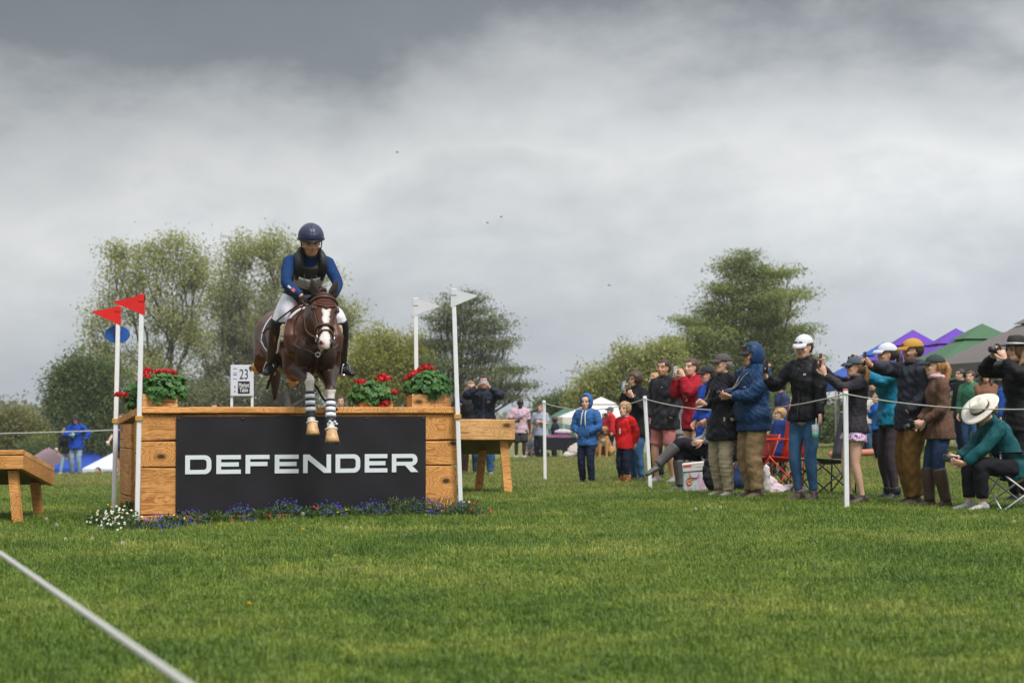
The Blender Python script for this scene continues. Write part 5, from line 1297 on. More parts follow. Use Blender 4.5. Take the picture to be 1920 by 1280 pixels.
# photographer at the right edge
g, H = place(1912, 628, 22.0)
p14 = person(g, 64, H - 0.04, dict(fem=True, skin='fair', hair=('long', 'dkblond'), hat=('fedora', (0.012, 0.012, 0.014), (0.45, 0.43, 0.40), 0.17), head=(4, -2, 0), handR=(0.30, -0.06, 1.56), hdR=((0.2, 0.3, 1), (-0.3, 1, 0), 0.8), handL=(0.28, 0.10, 1.52), hdL=((0.3, -0.3, 1), (-0.3, -0.9, 0), 0.8), elbR=(0, -1, -0.8), elbL=(0.1, 1, -0.8),
    bottom=('trousers', blk, 0.016), top=('coat', (0.009, 0.009, 0.011), 0.034, -0.16), topopt=dict(rough=0.6), shoes=((0.02, 0.02, 0.02), 0)),
    'photographer in wide black hat and black coat at the right edge')
camera(p14, (0.30, 0.0, 1.63), (0, 0, 0), 'black camera held to the eye of the photographer in black hat', 1.0, 0.07)
# seated woman in cream hat
g = GP(1893, 20.3); 
p13 = person(g, 80, 1.70, dict(fem=True, skin='fair', hair=('pony', 'blond'), tail=0.6, hat=('fedora', (0.60, 0.575, 0.50), (0.035, 0.02, 0.014), 0.212), head=(10, 44, -14), neckfwd=1.0, hip=(-0.06, 0, 0.46), lean=30, footR=(0.42, -0.10, 0.085), footL=(0.36, 0.11, 0.085), hjR=(-0.02, -0.10, 0.44), hjL=(-0.02, 0.10, 0.44),
    handR=(0.56, -0.06, 0.56), hdR=((0.9, 0.2, 0.05), (0, 0.9, 0.4), 0.6), handL=(0.55, 0.10, 0.50), hdL=((0.9, -0.2, 0.1), (0, -0.8, 0.5), 0.5), elbR=(0, -0.6, -1), elbL=(-0.1, 0.8, -1),
    bottom=('cropped', blk, 0.022), top=('jacket', (0.006, 0.070, 0.080), 0.036, -0.12), topopt=dict(collar=0.045, rough=0.6), shoes=((0.35, 0.33, 0.32), 0)),
    'woman in cream fedora and dark teal jacket leaning forward in a camp chair')
phone(p13, (0.68, 0.03, 0.55), (80, 0, 80), (0.03, 0.03, 0.035), 'phone held low by the woman in cream fedora')
# seated person with crossed legs in rubber boots
g = GP(1322, 25.4)
p4b = person(g, 74, 1.68, dict(fem=True, skin='fair', hair=('long', 'dkblond'), head=(0, 0, 0), hip=(-0.10, 0, 0.48), lean=-14, hjR=(-0.05, -0.09, 0.48), hjL=(-0.05, 0.09, 0.50), kR=(0.36, -0.06, 0.50), aR=(0.33, -0.06, 0.085), kL=(0.36, 0.02, 0.66), aL=(0.66, -0.02, 0.36), toeL=(0.92, 0, -0.42), 
    handR=(0.12, -0.22, 0.62), handL=(0.12, 0.2, 0.66), bottom=('leggings', (0.012, 0.012, 0.017), 0.012), top=('jacket', (0.20, 0.21, 0.23), 0.03, -0.08), shoes=((0.075, 0.070, 0.068), 0.40)),
    'seated person with crossed legs in grey rubber boots behind the older woman')

# --- the two at the bench, and the pair with badges -------------------------------------------------
g, H = place(908, 701, 36.0)
p17 = person(g, 2, H - 0.01, dict(skin='tan', hair=('short', 'black'), wide=1.08, head=(-4, 2, 0), handR=(0.32, -0.10, 1.53), hdR=((0, 0.5, 1), (-0.2, 1, 0), 0.9), handL=(0.32, 0.10, 1.53), hdL=((0, -0.5, 1), (-0.2, -1, 0), 0.9), elbR=(0, -1, -0.7), elbL=(0, 1, -0.7),
    bottom=('trousers', JEAN1, 0.02), top=('jacket', (0.016, 0.020, 0.036), 0.036, -0.16), topopt=dict(rough=0.6, zip=(0.06, 0.06, 0.08), patch=((0.36, 0.08, 0.05, 0.04, (0.4, 0.25, 0.2)),)), shoes=((0.2, 0.2, 0.2), 0)),
    'dark haired man in navy jacket filming with a phone behind the right bench')
phone(p17, (0.36, 0.0, 1.60), (0, 0, 90), (0.28, 0.33, 0.40), 'grey phone held sideways by the man behind the right bench')
g, H = place(882, 712, 37.2)
p18 = person(g, -2, H - 0.01, dict(fem=True, skin='fair', hair=('bun', 'dkblond'), head=(10, 4, 0), handR=(0.20, -0.26, 1.22), hdR=((0.1, 0.3, 0.9), (0, 1, -0.2), 0.9), handL=(0.1, 0.25, 0.85), elbR=(-0.5, -0.8, -0.8), bottom=('leggings', (0.04, 0.035, 0.035), 0.012), top=('jacket', (0.022, 0.022, 0.026), 0.034, -0.2), shoes=((0.06, 0.03, 0.02), 0.45)),
    'blond woman with a blue cup beside the man filming')
cup(p18, (0.27, -0.22, 1.20), 0.045, 0.14, (0.02, 0.06, 0.35), 'blue cup held by the woman beside the man filming')
g, H = place(975, 748, 58)
p19 = person(g, -4, H, dict(skin='dark', hair=('afro', 'black'), wide=1.08, head=(8, 26, 0), handR=(0.22, -0.14, 1.10), hdR=((0.6, 0.6, 0.2), (0, 0.5, 1), 0.8), handL=(0.04, 0.28, 0.86), elbR=(-0.6, -0.9, -0.5), bottom=('shorts', (0.035, 0.035, 0.038), 0.03), top=('tshirt', (0.52, 0.36, 0.43), 0.035, -0.14), topopt=dict(collar=0.02, patch=((0.30, 0.0, 0.18, 0.025, (0.45, 0.05, 0.08)), (0.36, 0.0, 0.10, 0.05, (0.3, 0.4, 0.5)))), shoes=((0.5, 0.5, 0.5), 0.10)),
    'man in pink t-shirt and grey shorts with a badge round his neck', near=False)
phone(p19, (0.28, -0.06, 1.13), (0, 60, 0), (0.02, 0.02, 0.022), 'black phone in the hand of the man in pink t-shirt')
lanyard(p19, 0.34, (0.55, 0.22, 0.06))
g, H = place(1014, 757, 59.5)
p20 = person(g, 22, H, dict(fem=True, wide=1.12, skin='ruddy', hair=('short', 'brown'), head=(5, -6, 0), handL=(0.22, 0.06, 1.22), hdL=((0.5, -0.7, 0.3), (-0.5, -0.3, -0.4), 0.9), elbL=(-0.4, 1, -0.6), bottom=('trousers', (0.014, 0.018, 0.034), 0.02), top=('tshirt', (0.27, 0.30, 0.40), 0.036, -0.14), topopt=dict(collar=0.03), shoes=((0.03, 0.03, 0.03), 0)),
    'woman in blue grey t-shirt with a badge behind the white rope post', near=False)
lanyard(p20, 0.36, (0.6, 0.25, 0.12), (0.15, 0.18, 0.3))

# --- the far left -----------------------------------------------------------------------------------
g, H = place(144, 776, 53)
p21 = person(g, 6, H - 0.02, dict(fem=True, skin='fair', hair=('long', 'dkbrown'), hat=('cap', (0.018, 0.022, 0.022)), head=(2, 2, 0), handR=(0.20, -0.10, 1.18), hdR=((0.4, 0.8, 0.3), (-0.6, 0.4, 0), 0.9), handL=(0.10, 0.26, 1.02), hdL='hidden', elbL=(-0.4, 1, -0.4), elbR=(-0.3, -1, -0.6), bottom=('leggings', JEAN3, 0.010), top=('hoodie', (0.012, 0.052, 0.32), 0.04, -0.14), topopt=dict(patch=((0.36, 0.08, 0.05, 0.03, (0.5, 0.5, 0.5)),)), shoes=((0.10, 0.05, 0.04), 0)),
    'woman in blue sweatshirt, black cap and pale jeans on the far grass', near=False)
cup(p21, (0.24, -0.02, 1.10), 0.045, 0.12, (0.06, 0.35, 0.22), 'green cup held by the woman in blue sweatshirt')
g, H = place(127, 800, 57)
p22 = person(g, 40, H - 0.02, dict(fem=True, skin='fair', hair=('long', 'dkblond'), lean=10, head=(0, 10, 0), handR=(0.30, -0.2, 0.85), bottom=('leggings', JEAN3, 0.012), top=('jacket', (0.02, 0.02, 0.025), 0.035, -0.12), footR=(0.22, -0.1, 0.085), footL=(-0.18, 0.1, 0.085), shoes=((0.4, 0.4, 0.4), 0)),
    'person in black jacket and pale jeans just behind the woman in blue sweatshirt', near=False)
cup(p22, (0.36, -0.16, 0.86), 0.04, 0.11, (0.55, 0.5, 0.45), 'white cup held by the person in black jacket on the far left')
g, H = place(231, 775, 50)
p23 = person(g, 25, H, dict(skin='fair', wide=1.1, hair=('short', 'brown'), handR=(0.22, -0.30, 0.98), hdR=((0.5, 0, -0.4), (0, 1, 0), 0.8), bottom=('shorts', (0.05, 0.05, 0.06), 0.02), top=('tshirt', (0.03, 0.05, 0.12), 0.03, -0.14), shoes=((0.3, 0.3, 0.3), 0)),
    'person with bare arms hidden behind the back left pole of the jump', near=False)
cup(p23, (0.28, -0.30, 0.86), 0.04, 0.12, (0.6, 0.6, 0.6), 'white cup in the hand of the person behind the pole')
for px, py, d, fc, h, lab in ((640, 741, 43, 10, 'dkbrown', 'dark haired woman whose face looks over the jump below the horse'), (402, 754, 48, 0, 'dkbrown', 'person whose hair shows over the jump left of the number board'), (464, 761, 50, 0, 'brown', 'person whose head top shows beneath the number board')):
    g, H = place(px, py, d); H0 = 1.66
    g.z = W(px, py, d).z - H0
    person(Vector((g.x, g.y, gz(g.x, g.y))), fc, W(px, py, d).z - gz(g.x, g.y), dict(fem=True, skin='fair', hair=('bun', h), head=(12, 5, 0), bottom=('trousers', blk, 0.015), top=('jacket', (0.10, 0.08, 0.10), 0.03, -0.14)), lab, near=False)
# ================================================================ HORSE AND RIDER
HU = np.array([0.322, -0.947]); HANG = math.atan2(HU[1], HU[0])
HORIG = Vector((-2.04, 19.6, 0.0))
HCOAT = attr_mat('horse_coat', 0.40, 0.32, 30, 0.06, var=0.14)
LEATHER = plain('brown_leather', (0.055, 0.024, 0.013), 0.4, bmp=0.1, nscale=60)
SADDLE = plain('tan_saddle_leather', (0.20, 0.062, 0.018), 0.4, bmp=0.1, nscale=40)
STEEL = plain('polished_steel', (0.55, 0.55, 0.56), 0.25, metal=1.0)
DARK_L = plain('black_leather', (0.010, 0.010, 0.012), 0.42, spec=0.3)
def build_horse():
    A = np.array
    m = MB()
    # trunk: x, centre z, half width, half height
    tr = A([(0.50, 1.62, 0.11, 0.13), (0.42, 1.62, 0.215, 0.235), (0.28, 1.66, 0.262, 0.315), (0.10, 1.69, 0.275, 0.35), (-0.15, 1.69, 0.295, 0.355), (-0.45, 1.71, 0.315, 0.335), (-0.75, 1.75, 0.30, 0.31),
            (-1.00, 1.79, 0.305, 0.295), (-1.20, 1.76, 0.27, 0.28), (-1.36, 1.70, 0.17, 0.20)])
    m.tube(np.c_[tr[:, 0], np.zeros(10), tr[:, 1]], tr[:, 2:], 22, up=(0, 0, 1), k=3)
    m.tube([(0.15, 0, 1.96), (-0.02, 0, 2.03), (-0.25, 0, 2.00)], [(0.06, 0.06), (0.055, 0.055), (0.06, 0.05)], 10)
    for s in (-1, 1):
        m.ell((0.45, s * 0.112, 1.57), (0.105, 0.098, 0.17), None, 12, 9)
        m.tube([(0.30, s * 0.20, 1.90), (0.38, s * 0.225, 1.74), (0.40, s * 0.20, 1.58)], [0.05, 0.075, 0.07], 10)
        m.tube([(0.02, s * 0.20, 1.95), (0.14, s * 0.25, 1.78), (0.20, s * 0.235, 1.56)], [0.05, 0.06, 0.06], 10)         # breast muscles
    # neck
    m.tube([(0.22, 0, 1.72), (0.40, 0, 1.83), (0.60, 0, 1.955), (0.76, -0.005, 2.03), (0.84, -0.01, 2.05)], [(0.18, 0.28), (0.135, 0.225), (0.105, 0.175), (0.088, 0.135), (0.08, 0.10)], 16, up=(0, 0, 1), k=3)
    # head
    poll, nose = A((0.835, -0.008, 2.095)), A((1.185, -0.075, 1.60)); ax = nrm(nose - poll); Lh = np.linalg.norm(nose - poll)
    fr = nrm(np.cross(ax, (0, 1, 0)) * -1.0); fr = fr if fr[0] > 0 else -fr; lat = np.cross(fr, ax)
    hs = [(0.00, 0.082, 0.085, -0.02), (0.08, 0.102, 0.105, -0.02), (0.20, 0.120, 0.120, -0.025), (0.32, 0.120, 0.130, -0.035), (0.45, 0.100, 0.112, -0.03), (0.58, 0.077, 0.085, -0.018), (0.72, 0.067, 0.070, -0.008), (0.85, 0.073, 0.066, -0.004), (0.94, 0.070, 0.058, -0.004), (1.0, 0.045, 0.040, -0.008)]
    m.tube([poll + ax * Lh * h[0] + fr * h[3] for h in hs], [(h[1], h[2]) for h in hs], 18, up=fr, k=2)
    for s in (-1, 1):
        m.ell(poll + ax * Lh * 0.27 + lat * s * 0.102 + fr * 0.035, (0.030, 0.030, 0.030), None, 10, 7)     # brow bone over the eye
        m.ell(poll + ax * Lh * 0.36 + lat * s * 0.075 - fr * 0.07, (0.05, 0.045, 0.07), None, 10, 7)       # cheek
        m.tube([poll + ax * Lh * 0.93 + lat * s * 0.050 + fr * 0.040, poll + ax * Lh * 0.985 + lat * s * 0.046 + fr * 0.015], [0.024, 0.020], 8)
    m.ell(poll + ax * Lh * 0.985 - fr * 0.045, (0.035, 0.045, 0.035), None, 10, 7)                         # lower lip
    # legs
    def leg(P, Rr): m.tube(P, Rr, 12, k=3)
    FL = {}
    for s, knee, fet, hoof in ((-1, A((0.655, -0.105, 1.315)), A((0.705, -0.100, 0.965)), A((0.765, -0.100, 0.865))), (1, A((0.715, 0.090, 1.225)), A((0.805, 0.068, 0.918)), A((0.870, 0.062, 0.800)))):
        sh, el = A((0.30, s * 0.165, 1.62)), A((0.26, s * 0.165, 1.45))
        fo = nrm(knee - el)
        leg([sh, el + A((0.03, 0, -0.02)), el + (knee - el) * 0.35, el + (knee - el) * 0.75, knee, knee + (fet - knee) * 0.14, knee + (fet - knee) * 0.5, knee + (fet - knee) * 0.88, fet, fet + (hoof - fet) * 0.55, hoof],
            [0.13, 0.118, 0.092, 0.058, 0.055, 0.042, 0.034, 0.036, 0.044, 0.036, 0.046])
        FL[s] = (el, knee, fet, hoof)
    HL = {}
    for s, stif, hock, fet, hoof in ((-1, A((-0.78, -0.20, 1.52)), A((-1.34, -0.17, 1.68)), A((-1.38, -0.19, 1.54)), A((-1.35, -0.195, 1.50))), (1, A((-0.78, 0.20, 1.52)), A((-1.28, 0.16, 1.55)), A((-1.26, 0.15, 1.40)), A((-1.22, 0.145, 1.36)))):
        hipj = A((-1.00, s * 0.12, 1.74))
        leg([hipj, stif, stif + (hock - stif) * 0.4, stif + (hock - stif) * 0.8, hock], [(0.19), 0.155, 0.115, 0.065, 0.06])
        can = hock + A((0.06, 0, -0.13)) if s < 0 else hock + A((0.03, 0, -0.10))
        leg([hock, (hock + fet) / 2 + A((0.01, 0, 0)), fet, hoof], [0.055, 0.045, 0.048, 0.046])
        HL[s] = (hock, fet, hoof)
    me = fuse(m, 0.0135, 2, 0.5)
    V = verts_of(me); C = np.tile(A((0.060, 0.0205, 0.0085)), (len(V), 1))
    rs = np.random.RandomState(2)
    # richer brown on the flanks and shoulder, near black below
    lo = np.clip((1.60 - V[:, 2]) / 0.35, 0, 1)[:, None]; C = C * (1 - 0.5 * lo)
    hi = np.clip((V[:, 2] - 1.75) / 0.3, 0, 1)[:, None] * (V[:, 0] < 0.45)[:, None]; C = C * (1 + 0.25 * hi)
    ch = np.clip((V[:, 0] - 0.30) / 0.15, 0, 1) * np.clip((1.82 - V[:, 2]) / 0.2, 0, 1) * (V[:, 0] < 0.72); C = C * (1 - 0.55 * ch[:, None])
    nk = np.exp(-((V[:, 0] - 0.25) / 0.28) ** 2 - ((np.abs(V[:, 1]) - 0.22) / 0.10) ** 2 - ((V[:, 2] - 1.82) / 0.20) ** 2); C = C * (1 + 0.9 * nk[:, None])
    q = V - poll; ta = q @ ax / Lh; lt = q @ lat; ff = q @ fr
    head = (V[:, 0] > 0.62) & (ta > -0.1) & (ta < 1.1) & (np.abs(lt) < 0.16) & (ff > -0.20) & (V[:, 2] > 1.45)
    C[head] = A((0.062, 0.022, 0.011))
    cheek = head & (np.abs(lt) > 0.05) & (ta > 0.35) & (ta < 0.8); C[cheek] = A((0.085, 0.032, 0.016))
    bw = np.interp(ta, [0.10, 0.22, 0.40, 0.60, 0.75, 0.86, 1.0], [0.0, 0.034, 0.036, 0.026, 0.034, 0.046, 0.040]) * (1 + 0.12 * np.sin(ta * 40))
    off = np.interp(ta, [0, 0.6, 0.9, 1.0], [0, 0.0, -0.014, -0.012])
    bl = head & (ff > 0.0) & (np.abs(lt - off) < bw) & (ta > 0.12); C[bl] = A((0.54, 0.505, 0.475))
    mz = head & (ta > 0.90) & ~((np.abs(lt - off) < bw) & (ff > 0.01)); C[mz] = A((0.055, 0.035, 0.032))
    pk = head & (ta > 0.90) & (lt * 1 < -0.005) & (ta < 1.02) & (np.abs(lt + 0.035) < 0.03); C[pk] = A((0.50, 0.33, 0.30))
    for s in (-1, 1):
        nn = np.linalg.norm(V - (poll + ax * Lh * 0.955 + lat * s * 0.050 + fr * 0.05), axis=1); C[nn < 0.026] = A((0.02, 0.012, 0.012)) if s > 0 else A((0.12, 0.06, 0.055))
    # white stockings and dark hooves of the front legs
    for s in (-1, 1):
        el, knee, fet, hoof = FL[s]
        d = np.stack([np.linalg.norm(V - (a + (b - a) * t), axis=1) for a, b in ((el, knee), (knee, fet), (fet, hoof)) for t in (0.2, 0.5, 0.8, 1.0)], 1)
        near_ = d.argmin(1); dm = d.min(1)
        below = (dm < 0.10) & (V[:, 0] > 0.45)
        frontside = (V[:, 0] - np.interp(V[:, 2], [fet[2], knee[2], el[2]], [fet[0], knee[0], el[0]])) > -0.005
        st = below & (V[:, 2] < knee[2] + (0.075 if s < 0 else 0.0)) & (frontside | (V[:, 2] < knee[2] - 0.10)) & (np.abs(V[:, 1] - knee[1] - (0.012 if s < 0 else -0.008)) < np.interp(V[:, 2], [knee[2] - 0.1, knee[2] + 0.08], [0.1, 0.022]))
        st &= (V[:, 1] * s > -0.02)
        C[st] = A((0.60, 0.55, 0.51))
    C *= (1 + 0.06 * np.sin(V @ A((31, 17, 23.))) * np.sin(V @ A((-13, 29, 11.))))[:, None]
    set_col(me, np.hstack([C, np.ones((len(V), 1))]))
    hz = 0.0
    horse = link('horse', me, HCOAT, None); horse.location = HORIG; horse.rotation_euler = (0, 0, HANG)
    tag(horse, 'dark brown horse with white blaze jumping off the table towards the camera', 'horse')
    bvh = BVHTree.FromPolygons([tuple(v) for v in V], [tuple(p.vertices) for p in me.polygons])
    def snap(p, off): 
        loc, n, i, d = bvh.find_nearest(Vector(p)); return A(loc) + A(n) * off
    def strap(name, pts, w, t, mt, off=0.006, k=6, parent=horse, snp=True):
        P = cr_resample(A(pts, float) if not isinstance(pts, np.ndarray) else pts, k)
        N_ = []
        Q = []
        for p in P:
            if snp:
                loc, n, i, d = bvh.find_nearest(Vector(p)); Q.append(A(loc) + A(n) * off); N_.append(A(n))
            else: Q.append(p)
        Q = A(Q)
        if snp and len(Q) > 4:
            Q[1:-1] = (Q[:-2] + Q[1:-1] * 2 + Q[2:]) / 4
            b = MB(); T = np.gradient(Q, axis=0); T /= np.linalg.norm(T, axis=1, keepdims=True); V_ = []; F = []
            for q_, n_, t_ in zip(Q, N_, T):
                s_ = nrm(np.cross(t_, n_)); n2 = nrm(n_)
                V_ += [q_ - s_ * w + n2 * 0, q_ - s_ * w * 0.9 + n2 * t, q_ + s_ * w * 0.9 + n2 * t, q_ + s_ * w + n2 * 0]
            for i in range(len(Q) - 1):
                for j in range(4): F.append((i * 4 + j, i * 4 + (j + 1) % 4, i * 4 + 4 + (j + 1) % 4, i * 4 + 4 + j))
            b.add(V_, F); return b.obj(name, mt, parent)
        b = MB(); b.tube(Q, w, 7); return b.obj(name, mt, parent)
    # hooves with horn walls
    HOOF = plain('hoof_horn', (0.56, 0.34, 0.16), 0.5, var=0.3, nscale=22, bmp=0.2)
    SHOE = plain('horse_shoe_steel', (0.10, 0.08, 0.06), 0.5)
    def hoof_at(c, dirv, back, size=1.0):
        d = nrm(dirv); b = nrm(back - d * np.dot(back, d)); f = -b; s_ = np.cross(d, f); V_ = []; F = []; n = 18
        for k_, (z, r) in enumerate(((-0.045, 0.050), (0.0, 0.055), (0.03, 0.061), (0.068, 0.070), (0.072, 0.055), (0.066, 0.0))):
            for j in range(n):
                a = 2 * PI * j / n; rr = r * (1.0 + 0.10 * math.cos(a))
                V_.append(c + d * (z * size + 0.010 * math.cos(a) * (1 if z > 0.05 else 0)) + (f * math.cos(a) * rr * 1.02 + s_ * math.sin(a) * rr * 0.95) * size)
        for k_ in range(5):
            for j in range(n): F.append((k_ * n + j, k_ * n + (j + 1) % n, k_ * n + n + (j + 1) % n, k_ * n + n + j))
        h = MB(); h.add(V_, F); o = h.obj('hoof', HOOF, horse)
        r = MB(); r.tube([c + d * (0.072 * size) + (f * math.cos(a) * 0.066 + s_ * math.sin(a) * 0.062) * size for a in np.linspace(-2.5, 2.5, 15)], np.tile([[0.009, 0.006]], (15, 1)), 6); r.obj('horseshoe', SHOE, o)
        b2 = MB(); ring = [c - d * 0.05 * size + (f * math.cos(a) * 0.052 + s_ * math.sin(a) * 0.050) * size for a in np.linspace(0, 2 * PI, 17)]; b2.tube(ring, 0.010 * size, 6); b2.obj('coronet', plain('white_horse_hair', (0.58, 0.53, 0.49), 0.8), o)
    hoof_at(FL[-1][3] + A((0.005, 0, -0.0)), A((0.30, 0, -1.0)), A((-1, 0, 0.1))); hoof_at(FL[1][3], A((0.28, 0, -1.0)), A((-1, 0, 0.1)), 1.05)
    hoof_at(HL[-1][2], A((0.35, -0.55, -0.75)), A((-1, 0.2, -0.4)), 0.95); hoof_at(HL[1][2], A((0.45, -0.1, -0.9)), A((-1, 0, -0.5)), 0.95)
    # ears, forelock, bonnet
    EAR = plain('ear_bonnet_crochet', (0.075, 0.024, 0.013), 0.9, nscale=90, bmp=0.5, var=0.3); EARD = plain('dark_ear', (0.028, 0.012, 0.008), 0.85)
    for s, tilt in ((-1, -0.30), (1, 0.34)):
        b = MB(); base = poll + lat * s * 0.072 + A((-0.01, 0, 0.01)); up_ = nrm(A((0.10, tilt, 1.0))); L_ = 0.175
        b.tube([base, base + up_ * L_ * 0.3, base + up_ * L_ * 0.6, base + up_ * L_ * 0.85, base + up_ * L_], [(0.036, 0.030), (0.043, 0.030), (0.035, 0.022), (0.019, 0.013), (0.006, 0.005)], 10, up=(1, 0, 0), k=2); eo = b.obj('ear', EARD, horse)
        b = MB(); b.tube([base + A((0.026, 0, 0.03)), base + up_ * L_ * 0.45 + A((0.026, 0, 0)), base + up_ * L_ * 0.85 + A((0.012, 0, 0))], [(0.016, 0.006), (0.022, 0.006), (0.006, 0.004)], 8, up=(1, 0, 0), k=2); b.obj('ear_lining', plain('inner_ear', (0.012, 0.008, 0.007), 0.9), eo)
    b = MB(); V_ = []; F = []; nu, nv = 13, 9
    for j in range(nv):
        t = -0.03 + 0.40 * j / (nv - 1)
        for i in range(nu):
            u = -1 + 2 * i / (nu - 1)
            tt = t * (1 - 0.55 * abs(u) ** 1.1) if t > 0 else t
            a = u * 1.45; p = poll + ax * Lh * tt + lat * math.sin(a) * 0.14 + fr * (math.cos(a) * 0.14)
            loc, n_, _, _ = bvh.find_nearest(Vector(p)); V_.append(A(loc) + A(n_) * (0.007 + 0.002 * math.sin(t * 170)))
    for j in range(nv - 1):
        for i in range(nu - 1): F.append((j * nu + i, j * nu + i + 1, (j + 1) * nu + i + 1, (j + 1) * nu + i))
    b.add(V_, F); bo = b.obj('ear_bonnet', EAR, horse); thicken(bo, 0.006)
    for t in np.linspace(0.02, 0.33, 6):        # ribs of the crochet
        wd = 1.25 * (1 - t * 1.2)
        b = MB(); P = []
        for a in np.linspace(-wd, wd, 11):
            loc, n_, _, _ = bvh.find_nearest(Vector(poll + ax * Lh * (t * (1 - 0.42 * (abs(a) / 1.45) ** 1.1)) + lat * math.sin(a) * 0.14 + fr * math.cos(a) * 0.14)); P.append(A(loc) + A(n_) * 0.013)
        b.tube(P, 0.0035, 5); b.obj('bonnet_rib', EAR, bo)
    # bridle
    def ring_at(t, r, name, mt, w=1.0, off=0.008, tilt=0.0, a0=0.0, a1=2 * PI):
        P = []
        for a in np.linspace(a0, a1, 25):
            hw = np.interp(t, [h[0] for h in hs], [h[1] for h in hs]); ht = np.interp(t, [h[0] for h in hs], [h[2] for h in hs])
            p = poll + ax * Lh * (t + tilt * math.cos(a)) + lat * math.sin(a) * hw * 1.15 + fr * (math.cos(a) * ht * 1.15 - 0.015)
            loc, n_, _, _ = bvh.find_nearest(Vector(p)); P.append(A(loc) + A(n_) * off)
        b = MB(); b.tube(P, np.tile([[r * 0.6, r]], (25, 1)) if False else r, 8, cap=False); return b.obj(name, mt, horse)
    ring_at(0.62, 0.0165, 'noseband', LEATHER, off=0.008, tilt=0.0)
    ring_at(0.78, 0.0095, 'flash_strap', LEATHER, off=0.007, tilt=-0.06)
    ring_at(0.115, 0.0135, 'browband', LEATHER, off=0.018, a0=-1.5, a1=1.5)
    bit = {}
    for s in (-1, 1):
        strap('cheekpiece', [poll + ax * Lh * t + lat * s * w_ + fr * f_ for t, w_, f_ in ((0.05, 0.10, 0.03), (0.2, 0.125, 0.05), (0.4, 0.12, 0.04), (0.6, 0.09, 0.02), (0.76, 0.08, 0.0))], 0.009, 0.005, LEATHER)
        c = snap(poll + ax * Lh * 0.80 + lat * s * 0.085 - fr * 0.01, 0.012); bit[s] = c
        b = MB(); b.tube([c + (ax * math.cos(a) + fr * math.sin(a)) * 0.034 for a in np.linspace(0, 2 * PI, 17)], 0.0055, 6, cap=False); b.obj('bit_ring', STEEL, horse)
        e = poll + ax * Lh * 0.285 + lat * s * 0.110 + fr * 0.035; p = snap(e, -0.004); b = MB(); b.ell(p, (0.021, 0.021, 0.021), None, 12, 8); b.obj('eye', plain('horse_eye', (0.008, 0.005, 0.004), 0.08), horse)
        b = MB(); nn = poll + ax * Lh * 0.955 + lat * s * 0.052 + fr * 0.055; p = snap(nn, 0.001); b.ell(p, (0.013, 0.011, 0.021), None, 10, 7); b.obj('nostril', plain('nostril', (0.014, 0.008, 0.008), 0.6), horse)
    b = MB(); p = poll + ax * Lh
    # mane: short plaits along the crest, forelock hidden under the bonnet
    MANE = hair_mat((0.022, 0.012, 0.008))
    for i in range(9):
        t = i / 8; c = A((0.20, 0, 2.01)) * (1 - t) + A((0.74, -0.005, 2.15)) * t; c = snap(c, 0.01); b = MB(); b.tube([c + A((0, 0, -0.02)), c + A((0.0, 0.012, 0.025)), c + A((0, 0.03, 0.0)), c + A((0, 0.03, -0.04))], [0.014, 0.020, 0.018, 0.012], 8, k=2); b.obj('mane_plait', MANE, horse)
    # tail streaming behind
    b = MB(); b.tube([(-1.36, 0, 1.86), (-1.50, 0.02, 1.86), (-1.66, 0.05, 1.70), (-1.72, 0.07, 1.42), (-1.70, 0.06, 1.15)], [0.045, 0.055, 0.075, 0.065, 0.015], 10, k=3); b.obj('tail', MANE, horse)
    # breastplate and girth
    ringc = snap((0.56, 0, 1.56), 0.012)
    for s in (-1, 1):
        strap('breastplate_strap', [(0.05, s * 0.20, 2.00), (0.20, s * 0.27, 1.84), (0.36, s * 0.24, 1.70), (0.50, s * 0.11, 1.60), tuple(ringc)], 0.013, 0.006, LEATHER)
        c = snap((0.27, s * 0.30, 1.80), 0.03); fl = MB(); fl.tube([c + A((0.01, 0, 0.055)), c, c + A((0, 0, -0.06))], [(0.024, 0.022), (0.034, 0.030), (0.030, 0.026)], 10, k=2); me2 = fuse(fl, 0.009, 1); wrinkle(me2, 0.004, 5, 1, (0.01, 0.03)); link('sheepskin_pad', me2, plain('sheepskin', (0.46, 0.37, 0.25), 0.95, nscale=40, bmp=0.8), horse)
        fl = MB(); fl.ell(c + A((0, 0, -0.085)), 0.026, None, 10, 7); fl.obj('sheepskin_ball', plain('sheepskin', (0.46, 0.37, 0.25), 0.95, nscale=40, bmp=0.8), horse)
    b = MB(); b.tube([ringc + A((0, 0.022 * math.cos(a), 0.022 * math.sin(a))) for a in np.linspace(0, 2 * PI, 13)], 0.005, 6, cap=False); b.obj('breastplate_ring', STEEL, horse)
    strap('martingale_strap', [tuple(ringc), (0.46, 0, 1.40), (0.25, 0, 1.34), (0.05, 0, 1.33)], 0.014, 0.006, LEATHER)
    strap('girth', [(-0.02, -0.30, 1.80), (-0.02, -0.30, 1.55), (-0.02, -0.15, 1.36), (-0.02, 0.15, 1.36), (-0.02, 0.30, 1.55), (-0.02, 0.30, 1.80)], 0.045, 0.012, DARK_L)
    # loose strap ends flying under the belly
    b = MB(); b.tube([(0.02, -0.28, 1.50), (-0.02, -0.33, 1.36), (-0.10, -0.36, 1.24)], np.tile([[0.014, 0.004]], (3, 1)), 6, k=3); b.obj('girth_end', DARK_L, horse)
    b = MB(); b.tube([(0.25, 0.0, 1.34), (0.33, 0.05, 1.24), (0.42, 0.09, 1.14), (0.52, 0.16, 1.06), (0.55, 0.19, 1.04)], [0.010, 0.011, 0.011, 0.012, 0.02], 7, k=3); b.obj('overgirth_end', DARK_L, horse)
